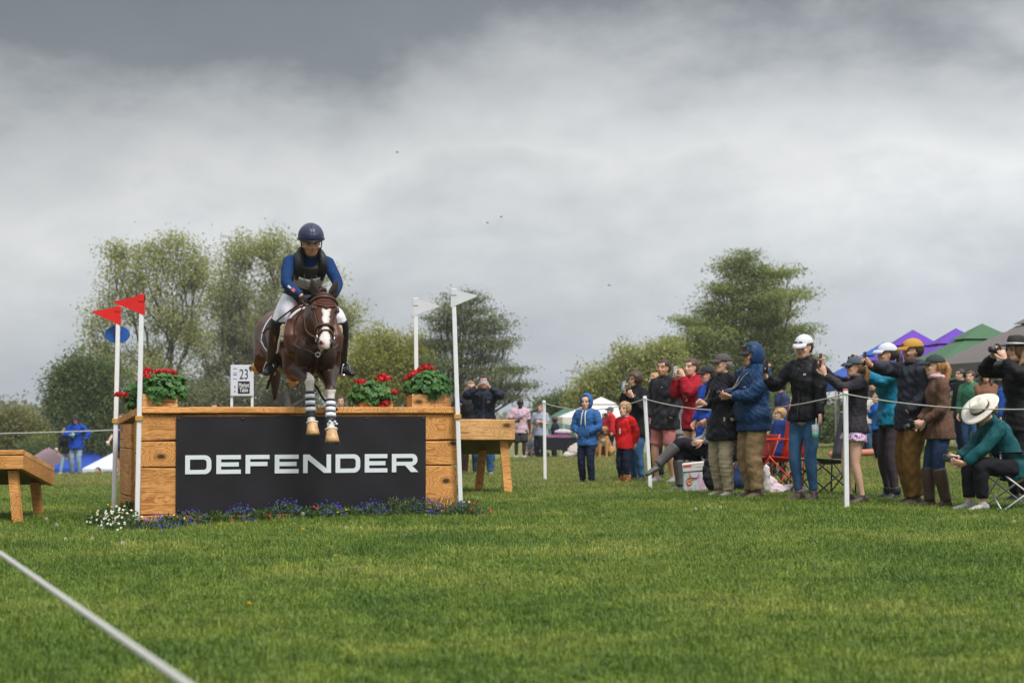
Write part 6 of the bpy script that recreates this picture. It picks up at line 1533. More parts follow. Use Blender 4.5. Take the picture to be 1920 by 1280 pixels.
    # saddle cloth and saddle
    def sheet(name, xs, z_lo, mt, off, th, edge=None):
        V_ = []; F = []; nx, nj = len(xs), 21
        for x, (zl) in zip(xs, z_lo):
            for j in range(nj):
                u = -1 + 2 * j / (nj - 1); top = 2.06
                zz = top - (top - zl) * abs(u) ** 1.4 if abs(u) > 0.02 else top
                y = math.copysign(0.02 + 0.32 * abs(u) ** 0.75, u) if abs(u) > 0.02 else 0
                loc, n_, _, _ = bvh.find_nearest(Vector((x, y, zz))); V_.append(A(loc) + A(n_) * off)
        for i in range(nx - 1):
            for j in range(nj - 1): F.append((i * nj + j, i * nj + j + 1, (i + 1) * nj + j + 1, (i + 1) * nj + j))
        b = MB(); b.add(V_, F); o = b.obj(name, mt, horse); thicken(o, th)
        if edge:
            for i in (0, nx - 1):
                e = MB(); e.tube([V_[i * nj + j] + A((0.004 if i == 0 else -0.004, 0, 0)) for j in range(nj)], 0.014, 6); e.obj('binding', edge, o)
            for j in (0, nj - 1):
                e = MB(); e.tube([V_[i * nj + j] for i in range(nx)], 0.012, 6); e.obj('binding', edge, o)
        return o
    sheet('saddle_cloth', [0.22, 0.12, 0.0, -0.12, -0.25, -0.38, -0.50], [1.66, 1.60, 1.57, 1.57, 1.60, 1.66, 1.72], plain('navy_saddle_cloth', (0.02, 0.022, 0.04), 0.85), 0.014, 0.014, plain('white_binding', (0.60, 0.61, 0.66), 0.7))
    sheet('saddle_flap', [0.16, 0.07, -0.05, -0.18, -0.28], [1.72, 1.64, 1.62, 1.66, 1.78], SADDLE, 0.032, 0.018)
    b = MB(); b.tube([(0.10, 0, 2.12), (0.02, 0, 2.10), (-0.12, 0, 2.075), (-0.28, 0, 2.10), (-0.40, 0, 2.17)], [(0.07, 0.05), (0.10, 0.045), (0.13, 0.045), (0.17, 0.045), (0.15, 0.03)], 14, up=(0, 0, 1), k=3); b.obj('saddle_seat', SADDLE, horse)
    # striped leg boots
    NAVY = plain('navy_neoprene', (0.010, 0.011, 0.018), 0.7); WSTR = plain('white_stripe', (0.60, 0.62, 0.68), 0.7)
    for s in (-1, 1):
        el, knee, fet, hoof = FL[s]; a, bb = knee + (fet - knee) * 0.30, knee + (fet - knee) * 1.0; dv = nrm(bb - a)
        m2 = MB(); m2.tube([a, a + (bb - a) * 0.5, a + (bb - a) * 0.85, bb, bb + (hoof - fet) * 0.1], [0.043, 0.042, 0.046, 0.054, 0.044], 16, bulge=0.02, k=2); bt = m2.obj('leg_boot', NAVY, horse)
        for t in (0.20, 0.45, 0.70):
            p = a + (bb - a) * t; m2 = MB(); m2.tube([p - dv * 0.019, p + dv * 0.019], [0.0475 + 0.002 * (t > 0.6), 0.0475 + 0.003 * (t > 0.6)], 16, bulge=0.0); m2.obj('stripe', WSTR, bt)
        m2 = MB(); m2.tube([bb - dv * 0.02 + A((0.0, 0, 0)), fet + (hoof - fet) * 0.35 - A((0.035, 0, 0)), fet + (hoof - fet) * 0.7 - A((0.045, 0, 0))], [(0.055, 0.046), (0.050, 0.03), (0.040, 0.016)], 12, up=(1, 0, 0)); m2.obj('overreach_flap', NAVY, bt)
        if s > 0:
            for q in ((0.05, 0.03, -0.055), (0.055, -0.02, -0.05), (0.05, 0.045, -0.075)):
                m2 = MB(); m2.ell(bb + A(q) + A((0, 0, 0.06)), (0.010, 0.014, 0.011), None, 8, 5); m2.obj('white_mark', WSTR, bt)
    return horse, bit, bvh
horse, BIT, HBVH = build_horse()

def build_rider():
    A = np.array
    NAVYS = (0.008, 0.034, 0.115)
    sp = dict(skin='tan', stubble=True, hair=('none', 'dkbrown'), head=(-6, 14, 2), neckfwd=0.35, headk=1.09, hip=(-0.10, -0.02, 2.125), lean=43, wide=1.0,
        handR=(0.56, -0.155, 2.115), hdR=((0.75, 0.55, -0.25), (0.1, 0.75, -0.5), 1.25), elbR=(-0.25, -0.95, -0.2), handL=(0.58, 0.135, 2.11), hdL=((0.75, -0.5, -0.25), (0.1, -0.75, -0.5), 1.25), elbL=(-0.25, 0.95, -0.2),
        hjR=(-0.10, -0.11, 2.14), hjL=(-0.10, 0.09, 2.14), kR=(0.20, -0.30, 1.93), aR=(-0.12, -0.305, 1.47), kL=(0.20, 0.31, 1.93), aL=(-0.10, 0.385, 1.47), toeR=(0.80, -0.48, -0.10), toeL=(0.80, 0.48, -0.12),
        gloves=(0.014, 0.014, 0.016), bottom=('breeches', (0.66, 0.66, 0.72), 0.010), top=('shirt', NAVYS, 0.012, -0.06), topopt=dict(collar=0.035, flare=0.0, wr=0.003, label='navy long sleeved shirt'), shoes=(DARK_L, 0.49))
    r = person(HORIG, 0, 1.75, sp, 'rider in navy shirt, black vest and navy helmet leaning over the horse', None, True, 'person', HANG)
    J, k, M = root_J[r.name]
    # body protector vest over the shirt
    VEST = plain('black_vest_fabric', (0.013, 0.012, 0.014), 0.6, nscale=30, bmp=0.25)
    m = MB(); P, Rr = torso_pts(J, -0.02, 0.50, 0.040, False, 1.0); Rr[:, 0] *= 0.96; m.tube(P, Rr, 20, up=J['fw'], bulge=0.05)
    u, fw = J['u'], J['fw']
    for s in (-1, 1): m.tube([J['sc'] + A((0, s * 0.085, 0)) + fw * 0.10 - u * 0.02, J['sc'] + A((0, s * 0.100, 0)) + u * 0.075, J['sc'] + A((0, s * 0.085, 0)) - fw * 0.10], [(0.050, 0.028)] * 3, 10, up=u, k=3)
    me = fuse(m, 0.012, 2); wrinkle(me, 0.003, 9); vo = link('vest', me, VEST, r)
    # raised air collar on both sides of the neck
    m = MB(); 
    for s in (-1, 1): m.tube([J['sc'] + A((0, s * 0.120, 0)) + fw * 0.125 - u * 0.11, J['sc'] + A((0, s * 0.125, 0)) + fw * 0.115 + u * 0.03, J['sc'] + A((0, s * 0.115, 0.0)) + u * 0.105 + fw * 0.05, J['sc'] + A((0, s * 0.08, 0)) + u * 0.12 - fw * 0.05], [(0.036, 0.022), (0.040, 0.026), (0.040, 0.028), (0.032, 0.024)], 10, up=u, k=3)
    m.obj('air_collar', VEST, vo)
    def front(t, y, off=0.0):
        w = np.interp(t, [0, 0.14, 0.36, 0.5], [0.115, 0.102, 0.118, 0.085]) + 0.042
        return J['hip'] + u * t + fw * (w * math.sqrt(max(0.03, 1 - (y / 0.225) ** 2)) + off) + A((0, y, 0))
    # pale number bib with its 7
    V_ = []; F = []; nx, nz = 15, 6
    for j in range(nz):
        for i in range(nx):
            uu = -1 + 2 * i / (nx - 1); y = uu * 0.148; t = 0.268 + 0.120 * j / (nz - 1) + 0.030 * abs(uu) ** 1.3
            V_.append(front(t, y, 0.010))
    for j in range(nz - 1):
        for i in range(nx - 1): F.append((j * nx + i, j * nx + i + 1, (j + 1) * nx + i + 1, (j + 1) * nx + i))
    b = MB(); b.add(V_, F); bib = b.obj('number_bib', cloth((0.40, 0.385, 0.37), 0.7, fold=0.8), vo); thicken(bib, 0.004)
    ink = plain('black_ink', (0.02, 0.02, 0.022), 0.5)
    b = MB(); b.tube([front(0.302, -0.022, 0.017), front(0.302, 0.024, 0.017), front(0.250, -0.002, 0.017)], 0.0055, 6); b.obj('number_seven', ink, bib)
    for z in (0.32, 0.335, 0.305):
        b = MB(); b.tube([front(z, 0.05, 0.016), front(z + 0.006, 0.125, 0.015)], 0.0018, 5); b.obj('bib_print', plain('grey_print', (0.22, 0.21, 0.2), 0.6), bib)
    b = MB(); b.tube([front(0.165, y, 0.012) for y in np.linspace(-0.19, 0.19, 15)], np.tile([[0.006, 0.020]], (15, 1)), 6, up=tuple(u)); b.obj('vest_belt', DARK_L, vo)
    for y in (-0.085, -0.075):
        b = MB(); b.box(front(0.17 + 0.03 * (y < -0.08), y, 0.026), (0.010, 0.014, 0.010)); b.obj('buckle', STEEL, vo)
    b = MB(); b.tube([front(0.44, -0.06, 0.012), front(0.36, -0.045, 0.02), front(0.305, -0.02, 0.02), front(0.33, 0.03, 0.02), front(0.43, 0.07, 0.012)], 0.003, 5, k=3); b.obj('lanyard_cord', plain('grey_cord', (0.12, 0.12, 0.13), 0.6), vo)
    b = MB(); b.box(front(0.385, 0.075, 0.006), (0.006, 0.026, 0.006)); b.obj('vest_print', plain('grey_print', (0.22, 0.21, 0.2), 0.6), vo)
    # helmet with silk cover
    hB, hc = J['B'] * J['hk'], J['head']
    HC = cloth((0.012, 0.016, 0.058), 0.42, 0.5, 0.35)
    m = MB(); m.ell((-0.010, 0, 0.052), (0.142, 0.116, 0.122), None, 26, 16); V0 = m.V[0]; V0[:, 2] = np.maximum(V0[:, 2], 0.030)
    rs = np.random.RandomState(4); V0 *= (1 + 0.008 * np.sin(np.arctan2(V0[:, 1], V0[:, 0]) * 9 + V0[:, 2] * 30))[:, None]
    m.V[0] = V0 @ hB + hc; he = m.obj('helmet', HC, r)
    b = MB(); b.tube([A((0.142 * math.cos(a) - 0.010, 0.117 * math.sin(a), 0.034)) @ hB + hc for a in np.linspace(0, 2 * PI, 33)], 0.008, 7, cap=False); b.obj('helmet_rim', DARK_L, he)
    b = MB(); V_ = []; F = []
    for i in range(13):
        a = -0.85 + 1.7 * i / 12; x0, y0 = 0.136 * math.cos(a) - 0.01, 0.113 * math.sin(a)
        V_ += [A((x0 - 0.01, y0, 0.036)) @ hB + hc, A((x0 + 0.022 * math.cos(a), y0, 0.028 - 0.8 * y0 * y0)) @ hB + hc]
    for i in range(12): F.append((2 * i, 2 * i + 1, 2 * i + 3, 2 * i + 2))
    b.add(V_, F); pk = b.obj('peak', DARK_L, he); thicken(pk, 0.006)
    b = MB(); b.tube([A((-0.01, 0, 0.175)) @ hB + hc, A((0.07, 0, 0.155)) @ hB + hc, A((0.12, 0, 0.10)) @ hB + hc, A((0.135, 0, 0.04)) @ hB + hc], 0.0045, 6, k=3); b.obj('cover_seam', HC, he)
    for s in (-1, 1):
        b = MB(); b.tube([A(p) @ hB + hc for p in ((0.02, s * 0.094, 0.03), (0.035, s * 0.083, -0.05), (0.05, s * 0.045, -0.118), (0.052, 0, -0.124))], 0.006, 6, k=3); b.obj('chin_strap', DARK_L, he)
    # sleeve print
    for s, c in ((-1, (0.55, 0.12, 0.10)),):
        e, w = J['eR'], J['wR']; b = MB(); p = e + (w - e) * 0.62; d = nrm(w - e); out = nrm(A((0.5, -0.7, 0.35))); out = nrm(out - d * out.dot(d)); b.box(p + out * 0.044, (0.022, 0.016, 0.006), A([d, np.cross(out, d), out])); b.obj('sleeve_emblem', plain('emblem', c, 0.6), r, smooth=False)
        p = e + (w - e) * 0.40; b = MB(); b.box(p + out * 0.049, (0.022, 0.010, 0.004), A([d, np.cross(out, d), out])); b.obj('sleeve_print', plain('pale_print', (0.5, 0.52, 0.58), 0.6), r, smooth=False)
    # stirrups hang on the saddle by leathers
    for s in (-1, 1):
        a = J['a' + ('R' if s < 0 else 'L')]; tn = nrm(J['toe' + ('R' if s < 0 else 'L')]); c = a + tn * 0.075 + A((0, 0, -0.075)); sd = nrm(np.cross(tn, (0, 0, 1)))
        b = MB(); b.tube([c + sd * 0.058 * math.cos(t) * (1 if True else 0) + A((0, 0, 0.125)) * max(0, math.sin(t)) ** 0.8 - A((0, 0, 0.004)) for t in np.linspace(0, PI, 15)] + [c - sd * 0.058, c, c + sd * 0.058], [0.0085] * 18, 7, cap=False); so = b.obj('stirrup', STEEL, horse)
        b = MB(); b.box(c - A((0, 0, 0.004)), (0.025, 0.058, 0.007), A([tn, sd, np.cross(tn, sd)])); b.obj('tread', STEEL, so)
        b = MB(); b.tube([c + A((0, 0, 0.125)), c + A((0.03, -s * 0.02, 0.25)), A((0.05, s * 0.36, 1.86)), A((0.02, s * 0.28, 2.02))], np.tile([[0.013, 0.005]], (4, 1)), 6, k=3); b.obj('stirrup_leather', LEATHER, horse)
    # reins and whip
    for s, wn in ((-1, 'R'), (1, 'L')):
        h = J['w' + wn] + A((0.06, 0.02 * -s, -0.05)); b = MB(); bt = BIT[s]; mid = (h + bt) / 2 + A((-0.03, s * 0.05, -0.05))
        b.tube([bt, bt * 0.6 + h * 0.4 + A((-0.02, s * 0.06, -0.05)), h], np.tile([[0.004, 0.010]], (3, 1)), 6, k=5); b.obj('rein', LEATHER, horse)
        b = MB(); b.tube([h, h + A((-0.15, s * 0.06, -0.16)), h + A((-0.32, -s * 0.02, -0.10)), A((0.2, 0, 2.06))], 0.006, 6, k=4); b.obj('rein_loop', LEATHER, horse)
    h = J['wR'] + A((0.06, 0.03, -0.03)); w = MB(); w.tube([h + A((0.06, 0.05, 0.04)), h, h + A((-0.28, -0.15, -0.13)), h + A((-0.60, -0.30, -0.30))], [0.012, 0.011, 0.008, 0.010], 8, k=3)
    wo = w.obj('riding_whip', DARK_L); wo.location = HORIG; wo.rotation_euler = (0, 0, HANG); tag(wo, 'short black whip in the right glove of the rider', 'whip')
    return r
rider = build_rider()
# ================================================================ TREES AND SHRUBS
BARK = plain('tree_bark', (0.060, 0.050, 0.042), 0.95, var=0.4, nscale=6)
def tree_from_points(name, label, base, P, leaves_per, sig, size, lmat, seed, trunk_r, cat='tree', group=None, aspect=0.62, trunk_top=None, flat=None, lean=(0, 0), gap=0.0, limb_w=1.0, kind=None):
    """cluster points P make the silhouette; each is tied to the trunk by a limb that tapers"""
    rs = np.random.RandomState(seed); base = np.array(base, float); P = np.array(P, float)
    r = empty(name, tuple(base)); tag(r, label, cat, group)
    H = (P[:, 2].max() - base[2]); top = trunk_top or 0.8
    n = 12; tr = [base + np.array([lean[0] * t * H + 0.012 * H * math.sin(t * 5 + seed), lean[1] * t * H, t * H * top - (0.4 if t == 0 else 0)]) for t in np.linspace(0, 1, n)]
    nodes = [np.array(p) for p in tr]; par = [-1] + list(range(n - 1)); load = [0] * n
    order = np.argsort(np.linalg.norm(P - np.array([np.interp(P[:, 2], [p[2] for p in tr], [p[i] for p in tr]) for i in range(3)]).T, axis=1))
    chains = []
    for i in order:
        p = P[i]; N_ = np.array(nodes); d = np.linalg.norm(N_ - p, axis=1); dz = N_[:, 2] - p[2]
        cost = d + np.where(dz > -0.10 * H, (dz + 0.10 * H) * 2.2, 0); j = int(cost.argmin()); a = nodes[j]
        L_ = np.linalg.norm(p - a); k = max(2, min(5, int(L_ / (0.06 * H)) + 2)); ids = [j]
        for q in range(1, k + 1):
            t = q / k; c = a + (p - a) * t + np.array([0, 0, -0.025 * L_ * math.sin(t * PI)]) + rs.normal(size=3) * 0.035 * L_ * (t < 1)
            nodes.append(c); par.append(ids[-1]); load.append(0); ids.append(len(nodes) - 1)
        chains.append(ids)
    cnt = [0] * len(nodes)
    for ids in chains:
        v = ids[-1]
        while v >= 0: cnt[v] += 1; v = par[v]
    tot = max(cnt); rad = lambda c: max(0.008 * limb_w, trunk_r * (c / tot) ** 0.48)
    m = MB(); m.tube([base * 1.0 - np.array([0, 0, 0.4])] + tr[1:], [trunk_r * 1.25] + [max(rad(cnt[i]), 0.02) for i in range(1, n)], 9)
    for ids in chains:
        m.tube([nodes[i] for i in ids], [rad(max(1, cnt[ids[1]])) * (1 - 0.5 * t) if False else rad(max(1, cnt[i])) if i != ids[0] else rad(max(1, cnt[ids[1]])) for i in ids], 5, cap=False)
    me = m.mesh('trunk'); V = verts_of(me) - base; me.vertices.foreach_set('co', V.astype(np.float32).ravel()); me.update()
    link('trunk', me, BARK, r)
    C = []; 
    for i, p in enumerate(P):
        k = int(1.8 * leaves_per * rs.uniform(0.35, 1.65)); s = np.array(sig) * rs.uniform(0.75, 1.3)
        c = rs.normal(size=(k, 3)) * s + p
        if flat is not None: c[:, 2] -= flat * np.linalg.norm((c - p)[:, :2], axis=1)
        C.append(c)
    C = np.concatenate(C); k = len(C); D = rs.normal(size=(k, 3)) + np.array([0, 0, -0.25]); Nn = rs.normal(size=(k, 3)) + np.array([0, -0.3, 0.7])
    me = leaf_mesh('crown', C - base, D, Nn, 0.74 * size * rs.uniform(0.55, 1.45, k), aspect, rs)
    o = link('crown', me, lmat, r, False); o['kind'] = 'stuff'
    return r
def lobes(rs, L_, d, n, depth=0.6, shell_=0.55):
    """points inside ellipses given in photo pixels (cx, cy, rx, ry, weight) at depth d"""
    w = np.array([l[4] if len(l) > 4 else l[2] * l[3] for l in L_], float); w /= w.sum(); P = []
    for i in rs.choice(len(L_), n, p=w):
        cx, cy, rx, ry = L_[i][:4]; u = rs.normal(size=3); u /= np.linalg.norm(u); u *= rs.rand() ** shell_ if shell_ > 0 else 1
        p = W(cx + u[0] * rx, cy + u[1] * ry, d + u[2] * rx / FPX * d * depth); P.append(tuple(p))
    return P
POPLAR = leaf_mat('poplar_leaf', (0.210, 0.240, 0.055), (0.300, 0.325, 0.085), (0.370, 0.380, 0.140), 0.35, 0.42)
YELLOWG = leaf_mat('spring_leaf', (0.220, 0.240, 0.030), (0.310, 0.320, 0.045), (0.370, 0.370, 0.085), 0.35, 0.42)
DARKG = leaf_mat('dense_leaf', (0.060, 0.098, 0.028), (0.105, 0.150, 0.042), (0.150, 0.190, 0.065), 0.3, 0.35)
PINE = leaf_mat('pine_needles', (0.072, 0.102, 0.045), (0.125, 0.158, 0.060), (0.185, 0.205, 0.08), 0.4, 0.25)
PINE2 = leaf_mat('pine_needles_light', (0.105, 0.150, 0.040), (0.190, 0.235, 0.060), (0.255, 0.285, 0.090), 0.4, 0.3)
OLIVE = leaf_mat('olive_brown_leaf', (0.145, 0.135, 0.035), (0.210, 0.185, 0.050), (0.190, 0.210, 0.07), 0.3, 0.4)
MUTED = leaf_mat('grey_green_leaf', (0.135, 0.150, 0.065), (0.180, 0.195, 0.085), (0.220, 0.230, 0.11), 0.3, 0.4)
def T(name, label, px_base, d, L_, n, per, sig, size, lm, seed, tr, **kw):
    rs = np.random.RandomState(seed); b = GP(px_base, d); return tree_from_points(name, label, b, lobes(rs, L_, d, n, kw.pop('depth', 0.6), kw.pop('shell', 0.45)), per, sig, size, lm, seed, tr, **kw)
G_ = 'trees and bushes beyond the field'
D = 150
T('poplar_tree', 'tall open poplar with a dark trunk rising left of the number board', 318, D, [(300, 470, 62, 52), (352, 520, 46, 74), (240, 540, 48, 62), (205, 600, 48, 40), (300, 580, 70, 60), (355, 625, 40, 45), (190, 655, 36, 30), (262, 655, 60, 40), (225, 485, 26, 30, 900), (285, 690, 80, 40)], 165, 82, (0.56, 0.56, 0.46), 0.25, POPLAR, 3, 0.30, group=G_, trunk_top=0.78)
T('poplar_tree', 'tall leafy poplar directly behind the rider and horse', 500, D + 5, [(440, 500, 45, 62), (495, 470, 60, 48), (540, 540, 60, 80), (430, 590, 60, 70), (500, 620, 80, 60), (600, 560, 55, 60), (630, 620, 45, 40), (655, 600, 26, 46), (420, 660, 55, 45), (560, 680, 60, 40), (660, 640, 34, 24)], 240, 82, (0.56, 0.56, 0.46), 0.25, POPLAR, 4, 0.34, group=G_, trunk_top=0.8)
T('poplar_tree', 'slender poplar with bare lower stem behind the number board', 462, D - 6, [(455, 640, 45, 60), (405, 690, 50, 45), (480, 700, 50, 40), (370, 725, 50, 30), (440, 560, 30, 50)], 110, 42, (0.4, 0.4, 0.38), 0.24, MUTED, 5, 0.36, group=G_, trunk_top=0.8)
T('poplar_tree', 'slender poplar with forked stem between the number board and the horse', 545, D - 10, [(555, 650, 50, 45), (520, 600, 36, 60), (600, 690, 50, 36), (520, 720, 40, 26)], 90, 40, (0.4, 0.4, 0.38), 0.24, MUTED, 6, 0.34, group=G_, trunk_top=0.8, lean=(-0.03, 0))
T('maple_tree', 'dense dark green maple behind the woman in blue sweatshirt', 165, 120, [(150, 700, 50, 38), (120, 735, 36, 44), (185, 730, 52, 60), (150, 790, 62, 60), (205, 800, 40, 60), (105, 760, 18, 20), (112, 705, 16, 12, 250)], 240, 90, (0.40, 0.40, 0.36), 0.20, DARKG, 7, 0.30, group=G_, trunk_top=0.7)
T('shrub_tree', 'olive brown shrub tree at the far left edge', 20, 135, [(15, 785, 40, 36), (45, 810, 34, 44), (0, 830, 50, 46), (70, 835, 34, 34)], 130, 80, (0.5, 0.5, 0.42), 0.24, OLIVE, 8, 0.25, group=G_, trunk_top=0.6)
T('shrub', 'low green shrub below the maple by the blue tent', 105, 128, [(70, 850, 40, 26), (110, 860, 36, 26), (150, 858, 40, 26), (40, 865, 30, 22)], 110, 80, (0.35, 0.35, 0.3), 0.18, DARKG, 9, 0.12, group=G_, trunk_top=0.5, cat='bush')
T('shrub', 'bright yellow green shrub between the tents and the maple', 120, 130, [(115, 862, 26, 26), (90, 840, 22, 22), (175, 862, 30, 20)], 50, 70, (0.3, 0.3, 0.28), 0.17, YELLOWG, 10, 0.10, group=G_, trunk_top=0.5, cat='bush')
T('shrub', 'mixed green undergrowth left of the front left flag pole', 235, 128, [(210, 850, 36, 36), (250, 810, 50, 60), (290, 780, 50, 50)], 130, 80, (0.4, 0.4, 0.36), 0.2, MUTED, 11, 0.16, group=G_, trunk_top=0.6, cat='bush')
T('shrub', 'grey green thicket behind the front left planter box', 330, 140, [(300, 730, 50, 40), (350, 740, 50, 36), (270, 760, 50, 50)], 110, 60, (0.45, 0.45, 0.4), 0.22, MUTED, 12, 0.16, group=G_, trunk_top=0.6, cat='bush')
T('shrub', 'low thicket behind the number board posts', 430, 142, [(400, 750, 60, 30), (460, 750, 55, 30), (520, 755, 50, 25), (580, 745, 50, 30)], 150, 60, (0.45, 0.45, 0.4), 0.22, MUTED, 13, 0.16, group=G_, trunk_top=0.6, cat='bush')
T('willow_tree', 'yellow green willow right of the horse behind the red geraniums', 705, 130, [(730, 660, 60, 42), (690, 700, 62, 50), (780, 680, 40, 50), (650, 730, 46, 40), (745, 730, 66, 46), (800, 740, 40, 40)], 300, 80, (0.42, 0.42, 0.38), 0.21, YELLOWG, 14, 0.35, group=G_, trunk_top=0.7)
# pines: flat layers of needles on level limbs
def pine(label, px, d, top, bottom, half, n, seed, lm, gapseed, per=60, bend=0.0, irregular=0.35, tr=0.35, low=0.0):
    rs = np.random.RandomState(seed); P = []
    nl = 15
    for i in range(nl):
        t = i / (nl - 1); y = top + (bottom - top) * t
        for s in (-1, 1):
            w = half * (0.10 + 0.90 * t ** 0.75) * rs.uniform(1 - irregular, 1 + irregular * 0.5)
            k = max(2, int(n * (0.3 + 0.7 * t) / nl / 2 * 2))
            for q in range(k):
                f = rs.rand() ** 0.6; x = px + bend * (1 - t) + s * w * f; yy = y - 0.10 * w * f * (1 if t > 0.3 else 2.0) + rs.normal() * 4
                dd = d + rs.normal() * w / FPX * d * 0.45
                P.append(tuple(W(x, yy, dd)))
    return tree_from_points('pine_tree', label, GP(px, d), P, per, (0.34, 0.34, 0.11), 0.20, lm, seed, tr, group=G_, aspect=0.35, trunk_top=0.97, flat=-0.12)

def pine_limbs(label, px, d, limbs, seed, lm, per, tr, bend=(0, 0)):
    """limbs: (y at the trunk, y at the tip, reach left, reach right) in photo pixels, plus clumps along them"""
    rs = np.random.RandomState(seed); P = []
    for y, yt, l, r_ in limbs:
        for reach in (-l, r_):
            if abs(reach) < 2: continue
            k = max(3, int(abs(reach) / 8))
            for s3 in range(2):
                dz = rs.normal() * abs(reach) * 0.5
                for q in range(k):
                    f = 0.12 + 0.88 * (q + rs.rand() * 0.6) / k
                    P.append(tuple(W(px + reach * f + rs.normal() * 5, y + (yt - y) * f ** 1.4 + rs.normal() * 5, d + dz * f / FPX * d)))
    return tree_from_points('pine_tree', label, GP(px, d), P, per, (0.46, 0.42, 0.13), 0.22, lm, seed, tr, group=G_, aspect=0.36, trunk_top=0.95, flat=-0.10)
pine_limbs('dark open pine behind the white flags', 868, 125, [(556, 552, 10, 16), (572, 566, 30, 34), (590, 578, 48, 44), (608, 596, 60, 66), (625, 612, 56, 84), (645, 640, 70, 60), (662, 640, 66, 98), (682, 676, 74, 70), (700, 690, 60, 112), (718, 712, 80, 84), (735, 725, 70, 128), (752, 745, 76, 100)], 21, PINE, 50, 0.30)
pine_limbs('tall broad pine rising behind the crowd', 1392, 112, [(490, 482, 14, 18), (508, 500, 44, 40), (526, 512, 36, 92), (544, 536, 56, 70), (560, 548, 48, 122), (578, 570, 66, 84), (596, 588, 84, 90), (612, 604, 118, 70), (630, 620, 96, 128), (648, 640, 132, 110), (664, 656, 110, 84), (682, 672, 140, 138), (700, 692, 118, 120), (716, 710, 130, 146), (735, 730, 110, 120)], 22, PINE2, 62, 0.34)
T('oak_tree', 'budding pale green tree with open twigs behind the woman with glasses', 1185, 105, [(1190, 690, 62, 40), (1130, 720, 50, 40), (1240, 700, 50, 46), (1100, 745, 36, 26), (1180, 750, 70, 40), (1255, 660, 26, 24, 900)], 230, 60, (0.34, 0.34, 0.3), 0.18, POPLAR, 23, 0.26, group=G_, trunk_top=0.55, limb_w=2.0)
T('shrub', 'rounded green hedge bush behind the green tent', 1060, 110, [(1060, 760, 36, 22), (1100, 770, 30, 20), (1030, 775, 30, 20)], 90, 70, (0.36, 0.36, 0.3), 0.18, DARKG, 24, 0.12, group=G_, trunk_top=0.6, cat='bush')
T('shrub', 'green bush low behind the red hooded young woman', 1290, 104, [(1280, 760, 50, 34), (1340, 765, 50, 30), (1420, 760, 60, 34)], 120, 60, (0.36, 0.36, 0.3), 0.18, DARKG, 25, 0.12, group=G_, trunk_top=0.6, cat='bush')
T('shrub', 'long dark hedge bush behind the canopy tents at the right', 1760, 92, [(1540, 800, 50, 40), (1600, 770, 50, 44), (1680, 770, 60, 46), (1760, 770, 60, 46), (1850, 770, 60, 46), (1940, 770, 60, 46), (1500, 800, 40, 40)], 260, 75, (0.36, 0.36, 0.3), 0.17, DARKG, 26, 0.12, group=G_, trunk_top=0.6, cat='bush')
# far wooded ridge fading into the haze
def ridge():
    rs = np.random.RandomState(31); P = []
    for px0, px1, y0, n, d in ((-500, 160, 772, 900, 520), (160, 1500, 790, 1300, 620), (1500, 2500, 786, 900, 560)):
        for i in range(n):
            px = rs.uniform(px0, px1); y = y0 + rs.rand() ** 1.5 * 40 + 8 * math.sin(px * 0.02) + 5 * math.sin(px * 0.07); P.append(tuple(W(px, y, d + rs.uniform(-25, 25))))
    P = np.array(P); C = np.concatenate([P + rs.normal(size=P.shape) * np.array([2.2, 2.2, 1.5]) for _ in range(16)]); k = len(C)
    me = leaf_mesh('far_woods', C, rs.normal(size=(k, 3)), rs.normal(size=(k, 3)) + np.array([0, -0.5, 0.5]), 1.7 * rs.uniform(0.6, 1.4, k), 0.7, rs)
    o = link('far_woods', me, MUTED, None, False); tag(o, 'far wooded ridge fading into the haze', 'woods', kind='stuff')
ridge()
# utility pole
p = GP(1075, 420); r = empty('utility_pole', p); tag(r, 'distant utility pole with crossarms beyond the open green tree', 'utility pole')
t = W(1075, 692, 420); h = t.z - p.z; b = MB(); b.tube([(0, 0, 0), (0, 0, h)], 0.16, 8); UP = plain('grey_steel', (0.30, 0.31, 0.33), 0.6); b.obj('pole', UP, r)
for z in (0.0, 1.0): b = MB(); b.box((0, -0.2, h - 0.3 - z * 1.5), (1.7, 0.08, 0.12)); b.obj('crossarm', UP, r)
# ---------------------------------------------------------------- air
def haze():
    b = MB(); b.box((0, 455, 5), (640, 478, 21)); o = b.obj('haze', None, None, False)
    m = bpy.data.materials.new('haze_air'); m.use_nodes = True; N = m.node_tree.nodes; N.remove(N['Principled BSDF'])
    v = N.new('ShaderNodeVolumePrincipled'); v.inputs['Color'].default_value = (0.85, 0.89, 0.94, 1); v.inputs['Density'].default_value = 0.0003; v.inputs['Anisotropy'].default_value = 0.2
    m.node_tree.links.new(v.outputs[0], N['Material Output'].inputs['Volume']); o.data.materials.append(m); tag(o, kind='stuff')
haze()
